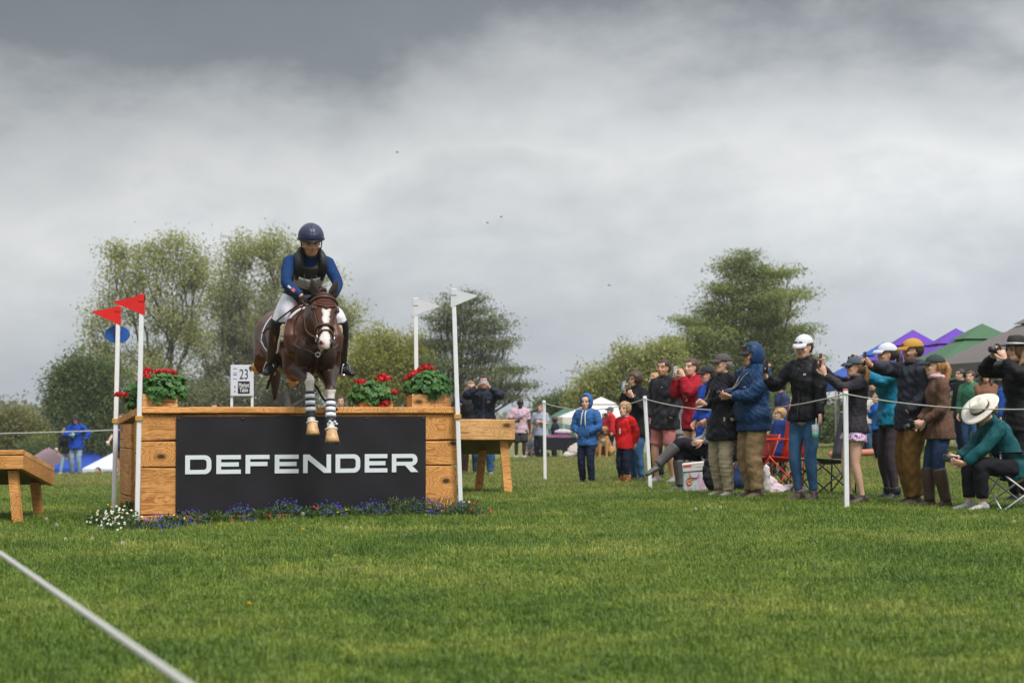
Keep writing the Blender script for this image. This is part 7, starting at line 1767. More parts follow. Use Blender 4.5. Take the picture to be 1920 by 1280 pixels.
# ================================================================ TENTS
def tent(label, c, size, h_eave, h_peak, col, rz, legcol=(0.45, 0.45, 0.46), vent=True, valance=0.28, inside=None):
    """pop-up canopy: peaked roof with a vent cap, valance all round, four legs"""
    x, y = c; z0 = gz(x, y); r = empty('canopy_tent', (x, y, z0), R(rz)); tag(r, label, 'tent', 'pop-up canopy tents beyond the crowd')
    s = size / 2; m = cloth(col, 0.75, 0.3, 0.3); n = 9; V = []; F = []
    def roof(u, v, k0=0.0):
        q = max(abs(u), abs(v)); hz = h_eave + (h_peak - h_eave) * (1 - q) ** 0.92 - 0.10 * q * (1 - q) * (1 - abs(abs(u) - abs(v)))
        return (u * s, v * s, hz)
    g = np.linspace(-1, 1, 2 * n + 1); k = len(g)
    for v in g:
        for u in g: V.append(roof(u, v))
    for i in range(k - 1):
        for j in range(k - 1): F.append((i * k + j, i * k + j + 1, (i + 1) * k + j + 1, (i + 1) * k + j))
    b = MB(); b.add(V, F); o = b.obj('canopy', m, r, smooth=False)
    if vent:
        b = MB(); V = []; F = []
        w = s * 0.36
        for u, v in ((-1, -1), (1, -1), (1, 1), (-1, 1)): V.append((u * w, v * w, h_peak - (h_peak - h_eave) * 0.315 + 0.02))
        V.append((0, 0, h_peak + 0.08)); b.add(V, [(0, 1, 4), (1, 2, 4), (2, 3, 4), (3, 0, 4)]); b.obj('vent_cap', m, o, smooth=False)
    for q in range(4):
        a = q * PI / 2; ca, sa = math.cos(a), math.sin(a); V = []; F = []; kk = 13
        for i in range(kk):
            u = -1 + 2 * i / (kk - 1); wv = 0.02 * math.sin(u * 11 + q)
            for z in (h_eave, h_eave - valance + 0.03 * math.sin(u * 17 + q)):
                xx, yy = u * s, -s + (wv if z < h_eave else 0) - 0.004
                V.append((xx * ca - yy * sa, xx * sa + yy * ca, z))
        for i in range(kk - 1): F.append((2 * i, 2 * i + 1, 2 * i + 3, 2 * i + 2))
        b = MB(); b.add(V, F); b.obj('valance', m, r)
    lm = plain('tent_frame', legcol, 0.4, metal=0.3)
    for u, v in ((-1, -1), (1, -1), (1, 1), (-1, 1)):
        b = MB(); b.box((u * (s - 0.05), v * (s - 0.05), h_eave / 2 - 0.2), (0.025, 0.025, h_eave / 2 + 0.2)); b.obj('leg', lm, r, smooth=False)
    for q in range(4):
        a = q * PI / 2; ca, sa = math.cos(a), math.sin(a); b = MB()
        P = [(-s + 0.05, -s + 0.06, h_eave - 0.06), (0, -s + 0.06, h_eave - 0.45), (s - 0.05, -s + 0.06, h_eave - 0.06)]
        b.tube([(x * ca - y * sa, x * sa + y * ca, z) for x, y, z in P], 0.014, 5); b.obj('truss_bar', lm, r)
    return r
def tent_px(label, px, d, size, he, hp, col, rz, **kw): tent(label, (GX(px, d), d), size, he, hp, col, rz, **kw)
PUR = (0.105, 0.035, 0.33); BLU = (0.018, 0.080, 0.36)
tent_px('large grey canopy tent at the right edge', 1988, 45.0, 4.4, 2.05, 3.35, (0.135, 0.120, 0.112), 8)
tent_px('dark green canopy tent beside the grey one', 1842, 50.5, 3.7, 2.05, 3.16, (0.050, 0.120, 0.060), 4)
tent_px('purple canopy tent next to the dark green one', 1793, 54.5, 3.6, 2.05, 3.27, PUR, 2)
tent_px('purple canopy tent next to the blue one', 1712, 57.5, 3.8, 2.05, 3.38, PUR, 0)
tent_px('bright blue canopy tent left of the purple ones', 1658, 60.0, 3.6, 2.0, 3.12, BLU, 0)
tent_px('white canopy tent below the bright blue one', 1600, 66, 3.2, 1.9, 2.75, (0.6, 0.6, 0.61), 0)
tent_px('blue canopy tent behind the woman with glasses', 1226, 90.0, 4.2, 2.05, 3.15, (0.035, 0.16, 0.42), 4)
tent_px('white canopy tent behind the boy in the blue hoodie', 1127, 82.0, 3.4, 2.10, 2.85, (0.60, 0.575, 0.54), 2)
tent_px('grey green canopy tent behind the white rope post', 1062, 94.0, 3.2, 2.4, 3.4, (0.055, 0.120, 0.090), 5, vent=False)
tent_px('royal blue canopy tent below the woman in blue sweatshirt', 166, 120, 3.9, 2.55, 3.75, (0.014, 0.060, 0.34), 6, vent=False)
tent_px('white canopy tent behind the back left flag pole', 222, 118, 3.6, 2.45, 3.50, (0.52, 0.54, 0.66), 3, vent=False)
tent_px('faded mauve canopy tent behind the left bench', 92, 124, 3.4, 2.75, 3.95, (0.33, 0.22, 0.24), 3, vent=False)

# ================================================================ CAMP CHAIRS
def camp_chair(label, g, rz, fab, frame, seat_h=0.42, arm=True, s=1.0, back_h=0.88, trim=None):
    """folding chair: local +x is the way a sitter looks"""
    r = empty('camp_chair', g, rz); tag(r, label, 'chair', 'folding camp chairs among the spectators')
    fm = cloth(fab, 0.8, 0.25, 0.5); st = plain('chair_tube', frame, 0.4, metal=0.2); w, dp = 0.27 * s, 0.24 * s
    def sheet(P, nm, sag, mt, parent=r):
        n = 7; V = []; F = []
        A_, B_, C_, D_ = (np.array(p, float) for p in P)
        for i in range(n):
            for j in range(n):
                u, v = i / (n - 1), j / (n - 1); p = A_ * (1 - u) * (1 - v) + B_ * u * (1 - v) + C_ * u * v + D_ * (1 - u) * v
                V.append(p + np.array(sag) * (1 - (2 * u - 1) ** 2) * (1 - 0.6 * (2 * v - 1) ** 2))
        for i in range(n - 1):
            for j in range(n - 1): F.append((i * n + j, i * n + j + 1, (i + 1) * n + j + 1, (i + 1) * n + j))
        b = MB(); b.add(V, F); o = b.obj(nm, mt, parent); thicken(o, 0.008); return o
    sheet([(dp, -w, seat_h), (dp, w, seat_h), (-dp, w * 0.9, seat_h - 0.04), (-dp, -w * 0.9, seat_h - 0.04)], 'seat', (0, 0, -0.06), fm)
    sheet([(-dp, -w * 0.95, seat_h - 0.02), (-dp, w * 0.95, seat_h - 0.02), (-dp - 0.14, w, back_h), (-dp - 0.14, -w, back_h)], 'backrest', (-0.05, 0, 0), fm)
    if trim:
        b = MB(); b.tube([(-dp - 0.14, -w, back_h), (-dp - 0.17, 0, back_h - 0.0), (-dp - 0.14, w, back_h)], 0.012, 6, k=3); b.obj('trim', plain('chair_trim', trim, 0.8), r)
    for sd in (-1, 1):
        for a, e in (((dp, sd * w, seat_h), (-dp, sd * w * 1.05, 0.0)), ((-dp, sd * w, seat_h - 0.03), (dp, sd * w * 1.05, 0.0))):
            b = MB(); b.tube([a, e], 0.010, 7); b.obj('leg', st, r)
        b = MB(); b.tube([(-dp, sd * w * 1.0, 0.02), (-dp - 0.02, sd * w, seat_h), (-dp - 0.14, sd * w, back_h)], 0.010, 7); b.obj('back_post', st, r)
        if arm:
            sheet([(dp + 0.02, sd * (w - 0.03), seat_h + 0.2), (dp + 0.02, sd * (w + 0.05), seat_h + 0.2), (-dp - 0.08, sd * (w + 0.04), seat_h + 0.21), (-dp - 0.08, sd * (w - 0.03), seat_h + 0.21)], 'armrest', (0, 0, -0.012), fm)
            b = MB(); b.tube([(dp, sd * w, seat_h), (dp, sd * w, seat_h + 0.2)], 0.010, 7); b.obj('arm_post', st, r)
        for e in ((-dp, sd * w * 1.05, 0.012), (dp, sd * w * 1.05, 0.012)): b = MB(); b.ell(e, (0.022, 0.022, 0.014), None, 8, 5); b.obj('foot', BLACK, r)
    for x in (dp, -dp):
        for sg in (-1, 1): b = MB(); b.tube([(x, sg * w, 0.03), (x, -sg * w, seat_h - 0.03)], 0.009, 6); b.obj('cross_bar', st, r)
    return r
def face(yaw): return math.atan2(-math.cos(R(yaw)), -math.sin(R(yaw)))
RED_C = (0.50, 0.035, 0.010); 
camp_chair('black and red camp chair under the woman in cream fedora', GP(1903, 20.45), face(84), (0.016, 0.012, 0.014), (0.50, 0.50, 0.50), 0.40, True, 1.12, 0.74, (0.35, 0.03, 0.04))
camp_chair('bright orange red camp chair between the man in navy and the tall woman', GP(1452, 24.8), face(68), RED_C, (0.45, 0.05, 0.03), 0.46, True, 1.0, 1.10)
camp_chair('orange red camp chair with black straps half hidden by the man in navy', GP(1396, 25.6), face(62), (0.20, 0.022, 0.014), (0.42, 0.05, 0.03), 0.44, True, 0.95, 0.72)
camp_chair('grey camp chair behind the tall woman in blue jeans', GP(1540, 23.6), face(72), (0.075, 0.070, 0.078), (0.02, 0.02, 0.02), 0.45, False, 1.15, 0.98, (0.42, 0.42, 0.40))
camp_chair('black camp chair holding the person in rubber boots', GP(1334, 25.6), face(74), (0.014, 0.014, 0.018), (0.30, 0.30, 0.31), 0.42, True, 1.0, 0.86)
camp_chair('blue camp chair behind the orange red one', GP(1430, 26.4), face(60), (0.012, 0.035, 0.16), (0.02, 0.02, 0.02), 0.42, True, 1.0, 0.9)

# ================================================================ BAGS, BOXES, DOG
def soft_lump(name, label, cat, g, parts, mt, wr=0.012, seed=1, vox=0.016):
    m = MB()
    for c, r_ in parts: m.ell(c, r_, None, 14, 10)
    me = fuse(m, vox, 2); wrinkle(me, wr, seed, 1.0, (0.05, 0.2)); o = link(name, me, mt, None); o.location = g; tag(o, label, cat); return o
# white box on the printed bag
g = GP(1303, 24.6); bg = empty('shopping_bag', g, R(-12)); tag(bg, 'colourful printed shopping bag on the grass beside the rubber boots', 'bag')
m, N, L, b_ = newmat('bag_print'); v = coords(N, L); n = tex_noise(N, L, v, 5.5, 3, 0.6, 1.0); n2 = tex_noise(N, L, v, 9, 2, 0.5, 0.6)
c = ramp(N, L, n.outputs['Fac'], ((0.30, (0.16, 0.42, 0.42)), (0.46, (0.52, 0.55, 0.58)), (0.56, (0.55, 0.30, 0.42)), (0.72, (0.60, 0.50, 0.58)))); c = mixc(N, L, ramp(N, L, n2.outputs['Fac'], ((0.66, (0, 0, 0)), (0.69, (1, 1, 1)))), c, (0.5, 0.06, 0.12)); L.new(c, b_.inputs['Base Color']); setp(b_, Roughness=0.5)
b = MB(); V = []; F = []
b.box((0, 0, 0.135), (0.145, 0.09, 0.135), None, 0.02); me = b.mesh('sack'); link('sack', me, m, bg, False)
for s in (-1, 1): b = MB(); b.tube([(-0.06, s * 0.085, 0.26), (-0.04, s * 0.10, 0.20), (0.04, s * 0.10, 0.20), (0.06, s * 0.085, 0.26)], 0.007, 6, k=3); b.obj('handle', plain('pink_strap', (0.5, 0.1, 0.25), 0.7), bg)
b = MB(); ring = [(0.03 * math.cos(a) - 0.06, -0.094, 0.15 + 0.045 * math.sin(a)) for a in np.linspace(0, 2 * PI, 15)]; b.tube(ring, 0.009, 6); b.ell((-0.06, -0.093, 0.15), (0.016, 0.004, 0.022), None, 10, 6); b.obj('printed_ring', plain('orange_print', (0.55, 0.20, 0.06), 0.5), bg)
b = MB(); b.box((0, 0, 0.05), (0.155, 0.10, 0.046), None, 0.006); bx = b.obj('white_box', plain('white_card', (0.60, 0.58, 0.55), 0.6, var=0.04), smooth=False); bx.location = g + Vector((0.01, 0.0, 0.272)); bx.rotation_euler = (R(2), R(-6), R(-10)); tag(bx, 'white cardboard box lying on the printed bag', 'box')
b = MB(); b.box((0, 0, 0.093), (0.157, 0.102, 0.012), None, 0.004); b.obj('lid', plain('white_card', (0.60, 0.58, 0.55), 0.6, var=0.04), bx, smooth=False)
b = MB(); b.box((-0.09, -0.102, 0.075), (0.05, 0.002, 0.012)); b.obj('red_print', plain('red_print', (0.5, 0.05, 0.04), 0.6), bx, smooth=False)
for i, xx in enumerate((0.02, 0.045, 0.07, 0.095)): b = MB(); b.tube([(xx, -0.1015, 0.045), (xx + 0.008, -0.1015, 0.058), (xx + 0.018, -0.1015, 0.046)], 0.002, 5); b.obj('handwriting', plain('grey_ink', (0.15, 0.13, 0.12), 0.6), bx)
soft_lump('backpack', 'black backpack on the grass behind the older woman', 'bag', GP(1342, 24.0), [((0, 0, 0.26), (0.17, 0.13, 0.27)), ((-0.05, -0.12, 0.18), (0.12, 0.07, 0.14)), ((0, 0.02, 0.48), (0.11, 0.09, 0.09))], cloth((0.010, 0.010, 0.013), 0.6), 0.008, 2)
soft_lump('cloth_bag', 'crumpled white and pink cloth under the orange red chair', 'bag', GP(1456, 23.9), [((0, 0, 0.05), (0.27, 0.17, 0.08)), ((-0.12, 0, 0.12), (0.13, 0.12, 0.12)), ((0.25, 0.02, 0.04), (0.22, 0.14, 0.05))], cloth((0.52, 0.42, 0.45), 0.8, 0.25, 0.8), 0.022, 3)
soft_lump('cooler_bag', 'navy and white cooler bag behind the trousers of the man in navy', 'bag', GP(1392, 25.0), [((0, 0, 0.14), (0.18, 0.14, 0.15)), ((0.02, 0, 0.26), (0.14, 0.11, 0.10))], cloth((0.015, 0.035, 0.10), 0.7), 0.006, 4)
soft_lump('tote_bag', 'white and red tote bag leaning by the orange red chair', 'bag', GP(1436, 23.6), [((0, 0, 0.24), (0.05, 0.06, 0.13)), ((0, 0.02, 0.12), (0.06, 0.07, 0.12))], cloth((0.55, 0.50, 0.50), 0.7), 0.006, 5)
def dog():
    g = GP(1133, 54.0); m = MB(); r_ = 1.0
    m.tube([(-0.26, 0, 0.14), (-0.20, 0, 0.24), (-0.02, 0, 0.40), (0.10, 0, 0.52)], [(0.15, 0.13), (0.165, 0.16), (0.14, 0.15), (0.12, 0.12)], 12, up=(1, 0, 0), k=3)
    m.tube([(0.08, 0, 0.48), (0.12, 0, 0.60), (0.15, 0, 0.68)], [0.10, 0.085, 0.08], 10)
    m.ell((0.17, 0, 0.71), (0.10, 0.085, 0.085), None, 12, 9); m.tube([(0.22, 0, 0.69), (0.29, 0, 0.665), (0.33, 0, 0.66)], [0.055, 0.046, 0.036], 10)
    for s in (-1, 1):
        m.tube([(0.10, s * 0.09, 0.42), (0.13, s * 0.085, 0.25), (0.15, s * 0.085, 0.06), (0.19, s * 0.085, 0.025)], [0.06, 0.042, 0.034, 0.034], 9)
        m.tube([(-0.22, s * 0.13, 0.20), (-0.02, s * 0.16, 0.20), (0.02, s * 0.16, 0.12), (-0.08, s * 0.16, 0.05), (0.06, s * 0.16, 0.03)], [0.11, 0.09, 0.05, 0.036, 0.034], 9, k=2)
        m.tube([(0.14, s * 0.07, 0.78), (0.13, s * 0.105, 0.76), (0.15, s * 0.115, 0.69)], [(0.035, 0.018), (0.036, 0.014), (0.02, 0.01)], 8)
    m.tube([(-0.36, 0, 0.10), (-0.48, 0.06, 0.05), (-0.62, 0.12, 0.045)], [0.04, 0.03, 0.014], 8)
    me = fuse(m, 0.016, 2); V = verts_of(me); C = np.tile(np.array((0.36, 0.19, 0.075)), (len(V), 1))
    C[(V[:, 0] > 0.265) & (V[:, 2] > 0.6)] = (0.02, 0.015, 0.012); C[(np.abs(V[:, 1]) < 0.05) & (V[:, 0] > 0.1) & (V[:, 2] < 0.50) & (V[:, 2] > 0.30)] = (0.5, 0.42, 0.33); C[V[:, 2] < 0.05] = (0.45, 0.36, 0.27)
    set_col(me, np.hstack([C, np.ones((len(V), 1))])); o = link('dog', me, attr_mat('dog_fur', 0.8, 0.2, 40, 0.2)); o.location = g; o.rotation_euler = (0, 0, R(-105)); o.scale = (1.12,) * 3; tag(o, 'tan dog with dark muzzle sitting on the grass behind the boy in blue', 'dog')
    for s in (-1, 1): b = MB(); b.ell((0.245, s * 0.045, 0.735), 0.016, None, 8, 6); b.obj('eye', plain('dog_eye', (0.01, 0.008, 0.006), 0.15), o)
    b = MB(); b.tube([(0.13 + 0.09 * math.cos(a), 0.09 * math.sin(a), 0.59 + 0.03 * math.cos(a)) for a in np.linspace(0, 2 * PI, 15)], 0.018, 6, cap=False); b.obj('collar', BLACK, o)
dog()
def wagon():
    g = GP(1046, 57.0); r = empty('folding_wagon', g, R(8)); tag(r, 'black folding wagon loaded with bags behind the white rope post', 'wagon'); fm = cloth((0.018, 0.018, 0.022), 0.8)
    for x, y, hx, hy in ((0, -0.27, 0.50, 0.012), (0, 0.27, 0.50, 0.012), (-0.5, 0, 0.012, 0.27), (0.5, 0, 0.012, 0.27)): b = MB(); b.box((x, y, 0.42), (hx, hy, 0.17), None, 0.006); b.obj('side_panel', fm, r, smooth=False)
    b = MB(); b.box((0, 0, 0.26), (0.49, 0.26, 0.012)); b.obj('floor_panel', fm, r, smooth=False)
    for x in (-0.40, 0.40):
        for y in (-0.30, 0.30):
            b = MB(); b.tube([(x, y - 0.03, 0.11), (x, y + 0.03, 0.11)], [0.11, 0.11], 16, bulge=0.1); b.obj('wheel', BLACK, r)
    for s in (-1, 1): b = MB(); b.tube([(-0.5, s * 0.28, 0.60), (0.5, s * 0.28, 0.60)], 0.014, 6); b.obj('rail', BLACK, r)
    b = MB(); b.tube([(0.5, 0, 0.3), (0.72, 0, 0.55), (0.86, 0, 0.85)], 0.014, 6); b.obj('handle', BLACK, r)
    soft_lump('rolled_blanket', 'plum and grey blanket heaped in the folding wagon', 'blanket', g + Vector((0, 0, 0.50)), [((0.1, 0, 0.1), (0.30, 0.18, 0.13)), ((-0.2, 0, 0.08), (0.22, 0.18, 0.10))], cloth((0.20, 0.06, 0.14)), 0.015, 6, 0.025)
    soft_lump('duffel_bag', 'pale duffel bag on top of the folding wagon', 'bag', g + Vector((0.05, 0.0, 0.68)), [((0.1, 0, 0.08), (0.26, 0.14, 0.09))], cloth((0.42, 0.40, 0.42)), 0.01, 7, 0.025)
wagon()
soft_lump('white_bundle', 'white bundle on the grass right of the folding wagon', 'bag', GP(1078, 55.5), [((0, 0, 0.20), (0.22, 0.18, 0.20)), ((-0.12, 0, 0.10), (0.24, 0.2, 0.11)), ((0.05, -0.02, 0.36), (0.14, 0.12, 0.09))], cloth((0.50, 0.46, 0.42)), 0.02, 8, 0.022)

# ================================================================ BACKGROUND SPECTATORS
BGP = 'spectators in the background'
def bgp(label, px, top, d, yaw, sp, hat=0.0):
    g, H = place(px, top, d); return person(g, yaw, max(0.9, H - hat), sp, label, BGP, near=False)
SIT = dict(hip=(-0.08, 0, 0.46), hjR=(-0.04, -0.10, 0.45), hjL=(-0.04, 0.10, 0.45), footR=(0.40, -0.13, 0.085), footL=(0.38, 0.13, 0.085), handR=(0.28, -0.14, 0.62), handL=(0.28, 0.12, 0.62))
def seated(label, px, top, d, yaw, sp):
    g = GP(px, d); t = W(px, top, d).z - g.z; q = dict(SIT); q.update(sp); return person(g, yaw, t / 1.33 * 1.75, q, label, BGP, near=False)
bgp('curly haired woman in sunglasses with brown vest and folded arms', 1848, 693, 38, 10, dict(fem=True, hair=('curly', 'brown'), glasses=(0.015, 0.015, 0.02), handR=(0.22, 0.14, 1.12), handL=(0.24, -0.12, 1.10), hdR=((0.2, 1, 0), (-1, 0, 0), 0.6), hdL=((0.2, -1, 0), (-1, 0, 0), 0.6), elbR=(-0.2, -1, -0.5), elbL=(-0.2, 1, -0.5), bottom=('trousers', blk, 0.015), top=('jacket', (0.20, 0.095, 0.060), 0.03, -0.12)))
bgp('person in green fleece beside the curly haired woman', 1822, 694, 40, 40, dict(hair=('short', 'brown'), head=(0, 4, 0), bottom=('trousers', DENIM, 0.02), top=('jacket', (0.04, 0.15, 0.085), 0.04, -0.14)))
bgp('person in black coat standing under the green tent', 1806, 690, 43, 70, dict(hair=('short', 'black'), bottom=('trousers', navy, 0.02), top=('coat', blk, 0.04, -0.2)))
bgp('tall person in black behind the curly haired woman', 1874, 690, 42, 0, dict(hair=('short', 'black'), hat=('cap', blk), bottom=('trousers', DENIM, 0.02), top=('jacket', (0.02, 0.02, 0.03), 0.04, -0.14)))
seated('laughing person sitting between the curly haired woman and the photographer', 1884, 728, 36, 30, dict(skin='ruddy', hair=('short', 'redblond'), head=(0, -6, 0), top=('jacket', (0.02, 0.02, 0.03), 0.035, -0.1)))
bgp('person in blue jacket behind the photographer in black hat', 1893, 700, 34, -20, dict(hair=('short', 'brown'), bottom=('trousers', JEAN2, 0.02), top=('jacket', (0.012, 0.06, 0.26), 0.04, -0.14)))
bgp('child in blue hoodie and black trousers between the floral shorts and teal jacket', 1647, 738, 40, 70, dict(hair=('short', 'blond'), headk=1.12, handR=(0.25, -0.1, 1.3), bottom=('trousers', blk, 0.02), top=('hoodie', (0.02, 0.11, 0.42), 0.04, -0.12)))
bgp('person in white top and jeans beyond the woman in floral shorts', 1622, 726, 44, 30, dict(fem=True, hair=('long', 'brown'), bottom=('trousers', JEAN1, 0.015), top=('jacket', (0.5, 0.48, 0.46), 0.03, -0.1)))
bgp('person in black sweater beyond the woman in floral shorts', 1632, 712, 46, -20, dict(hair=('short', 'dkbrown'), bottom=('trousers', blk, 0.02), top=('jacket', (0.02, 0.02, 0.022), 0.035, -0.12)))
seated('seated blond child in mint top behind the tall woman', 1466, 758, 31, 80, dict(hair=('short', 'blond'), headk=1.1, lean=10, bottom=('trousers', DENIM, 0.02), top=('jacket', (0.26, 0.38, 0.33), 0.035, -0.08)))
seated('seated person in black vest next to the blond child', 1487, 766, 30, 60, dict(hair=('short', 'dkbrown'), bottom=('trousers', blk, 0.02), top=('jacket', (0.02, 0.02, 0.024), 0.035, -0.08)))
bgp('person in dark blue coat seen between the man in navy and the tall woman', 1468, 712, 34, 80, dict(hair=('short', 'dkbrown'), bottom=('trousers', blk, 0.02), top=('coat', (0.03, 0.04, 0.10), 0.04, -0.2)))
bgp('person in navy jacket standing behind the white rope post', 1042, 780, 62, 100, dict(hair=('bob', 'brown'), bottom=('trousers', blk, 0.02), top=('jacket', (0.014, 0.016, 0.034), 0.05, -0.16)))
seated('seated person in dark teal jacket left of the boy in blue', 1068, 802, 58, 15, dict(skin='ruddy', hair=('short', 'brown'), top=('jacket', (0.012, 0.08, 0.075), 0.045, -0.08), bottom=('trousers', (0.05, 0.05, 0.06), 0.03)))
seated('seated person in beige beside the one in dark teal', 1080, 806, 60, 0, dict(skin='fair', hair=('short', 'grey'), top=('jacket', (0.35, 0.27, 0.2), 0.04, -0.08)))
bgp('man in red jacket and navy cap behind the small child', 1147, 762, 56, 80, dict(skin='ruddy', wide=1.1, hair=('short', 'grey'), hat=('cap', (0.03, 0.06, 0.16)), handR=(0.24, -0.1, 1.05), bottom=('trousers', blk, 0.02), top=('jacket', (0.50, 0.02, 0.03), 0.045, -0.12)))
bgp('person in white cap behind the man in red jacket', 1136, 770, 60, 60, dict(fem=True, hair=('long', 'brown'), hat=('cap', (0.6, 0.6, 0.6)), bottom=('trousers', blk, 0.02), top=('jacket', (0.30, 0.02, 0.06), 0.04, -0.12)))
seated('seated person in purple jacket behind the dog', 1140, 802, 58, 40, dict(fem=True, hair=('short', 'black'), top=('jacket', (0.20, 0.03, 0.22), 0.045, -0.08), bottom=('trousers', (0.20, 0.03, 0.22), 0.03)))
seated('seated person in dark clothes between the dog and the boy in blue', 1122, 790, 60, -10, dict(hair=('short', 'black'), skin='tan', top=('jacket', (0.05, 0.02, 0.03), 0.045, -0.08)))
seated('seated person in grey behind the man in pink t-shirt', 995, 812, 60, 10, dict(hair=('short', 'brown'), top=('jacket', (0.22, 0.23, 0.26), 0.045, -0.08), bottom=('trousers', (0.3, 0.24, 0.2), 0.03)))
bgp('person in red standing behind the young woman in dark red hoodie', 1322, 700, 32, 60, dict(hair=('short', 'brown'), bottom=('trousers', blk, 0.02), top=('jacket', (0.5, 0.02, 0.02), 0.04, -0.14)))
bgp('person in grey coat behind the man in pink shorts', 1275, 715, 35, 50, dict(fem=True, hair=('long', 'brown'), bottom=('trousers', (0.3, 0.3, 0.32), 0.02), top=('coat', (0.25, 0.25, 0.27), 0.04, -0.2)))
seated('seated dark haired person at the foot of the royal blue tent', 184, 872, 113, 20, dict(hair=('short', 'black'), top=('jacket', (0.02, 0.02, 0.025), 0.05, -0.08)))
# orange log beside the background figures
g = GP(1600, 42); b = MB(); b.tube([(-0.5, 0, 0.1), (0.0, 0, 0.13), (0.62, 0, 0.16)], 0.07, 8); o = b.obj('padded_rail', plain('orange_foam', (0.45, 0.16, 0.10), 0.7)); o.location = g; tag(o, 'orange padded rail lying on the grass beyond the floral shorts', 'rail')

# ================================================================ FLOWERS AT THE FOOT OF THE JUMP
BEDLEAF = leaf_mat('bedding_leaf', (0.018, 0.048, 0.012), (0.045, 0.100, 0.022), (0.095, 0.155, 0.04), 8.0, 0.2, 0.5)
JUN = leaf_mat('juniper_sprig', (0.035, 0.070, 0.025), (0.070, 0.115, 0.04), (0.11, 0.155, 0.06), 6.0, 0.2, 0.6)
PET = {'blue': leaf_mat('lobelia_petal', (0.008, 0.022, 0.34), (0.022, 0.040, 0.48), (0.07, 0.07, 0.55), 20, 0.2), 'white': leaf_mat('white_petal', (0.55, 0.56, 0.52), (0.70, 0.70, 0.66), (0.6, 0.6, 0.45), 20, 0.2), 'yellow': leaf_mat('yellow_petal', (0.60, 0.40, 0.02), (0.72, 0.50, 0.03), (0.7, 0.45, 0.05), 20, 0.2), 'red': RED_PETAL}
def bedding(name, label, cat, p, spread, nleaf, fl, nfl, seed, leafm=BEDLEAF, lsz=0.032, fsz=0.014, group=None, asp=0.4):
    rs = np.random.RandomState(seed); r = empty(name, p); tag(r, label, cat, group); C = []; D = []; Nn = []
    for i in range(nleaf):
        u = rs.normal(size=3); u /= np.linalg.norm(u); u[2] = abs(u[2]); q = u * np.array(spread) * rs.rand() ** 0.4
        C.append(q); D.append(u + rs.normal(size=3) * 0.5 + np.array([0, 0, 0.5])); Nn.append(rs.normal(size=3) + np.array([0, -0.5, 0.6]))
    me = leaf_mesh('foliage', np.array(C), np.array(D), np.array(Nn), lsz * rs.uniform(0.6, 1.4, nleaf), asp, rs, 0.2); o = link('foliage', me, leafm, r, False); o['kind'] = 'stuff'
    if nfl:
        C = []; D = []; Nn = []
        for i in range(nfl):
            u = rs.normal(size=3); u /= np.linalg.norm(u); u[2] = abs(u[2]) * 1.1; u[1] = -abs(u[1]) if rs.rand() < 0.7 else u[1]; c = u * np.array(spread) * rs.uniform(0.85, 1.12)
            nn = nrm(u + np.array([0, -0.6, 0.2]) + rs.normal(size=3) * 0.3)
            for a in range(3):
                d = np.cross(nn, rs.normal(size=3)); C.append(c); D.append(d); Nn.append(nn + rs.normal(size=3) * 0.2)
        me = leaf_mesh('blossom', np.array(C), np.array(D), np.array(Nn), fsz * rs.uniform(0.8, 1.3, len(C)), 0.9, rs, 0.15); o = link('blossom', me, PET[fl], r, False); o['kind'] = 'stuff'
    return r
def FP(px, off):
    t = face_t(px); p = FA + FU * t + FN * off; return Vector((p[0], p[1], gz(p[0], p[1]) - 0.01))
def soil_bed():
    V = []; F = []; n = 30
    for i in range(n + 1):
        x = -0.25 + (FLEN + 0.5) * i / n
        for q in range(5):
            off = -0.02 + (0.30 + 0.04 * math.sin(i * 1.3) + 0.55 * max(0, 1 - i / 6)) * q / 4; p = FA + FU * x + FN * off; z = gz(p[0], p[1]) + 0.045 * math.sin(PI * (q + 0.3) / 4.3)
            V.append((p[0], p[1], z))
    for i in range(n):
        for j in range(4): F.append((i * 5 + j, i * 5 + j + 1, i * 5 + 6 + j, i * 5 + 5 + j))
    b = MB(); b.add(V, F); o = b.obj('flower_bed_soil', plain('dark_mulch', (0.030, 0.020, 0.012), 0.95, var=0.5, nscale=30, bmp=1.0)); tag(o, kind='structure')
soil_bed()
GL = 'blue lobelia clumps along the foot of the jump'
for i, (px, off, w) in enumerate(((276, 0.72, 0.19), (352, 0.26, 0.18), (443, 0.20, 0.18), (528, 0.20, 0.22), (605, 0.20, 0.20), (684, 0.20, 0.20), (788, 0.22, 0.16), (850, 0.24, 0.15))):
    lab = ['lobelia clump at the front left pole', 'lobelia clump under the letter D at the left', 'lobelia clump under the first letter E', 'widest lobelia clump under the letter F', 'lobelia clump under the second letter E', 'lobelia clump under the letter N', 'lobelia clump at the lower right corner of the banner', 'lobelia clump nearest to the front right pole'][i]
    bedding('lobelia', 'blue ' + lab, 'flowers', FP(px, off), (w, 0.16, 0.16 + 0.03 * (i in (3, 6))), 560, 'blue', 80, 200 + i, lsz=0.032, group=GL, asp=0.35)
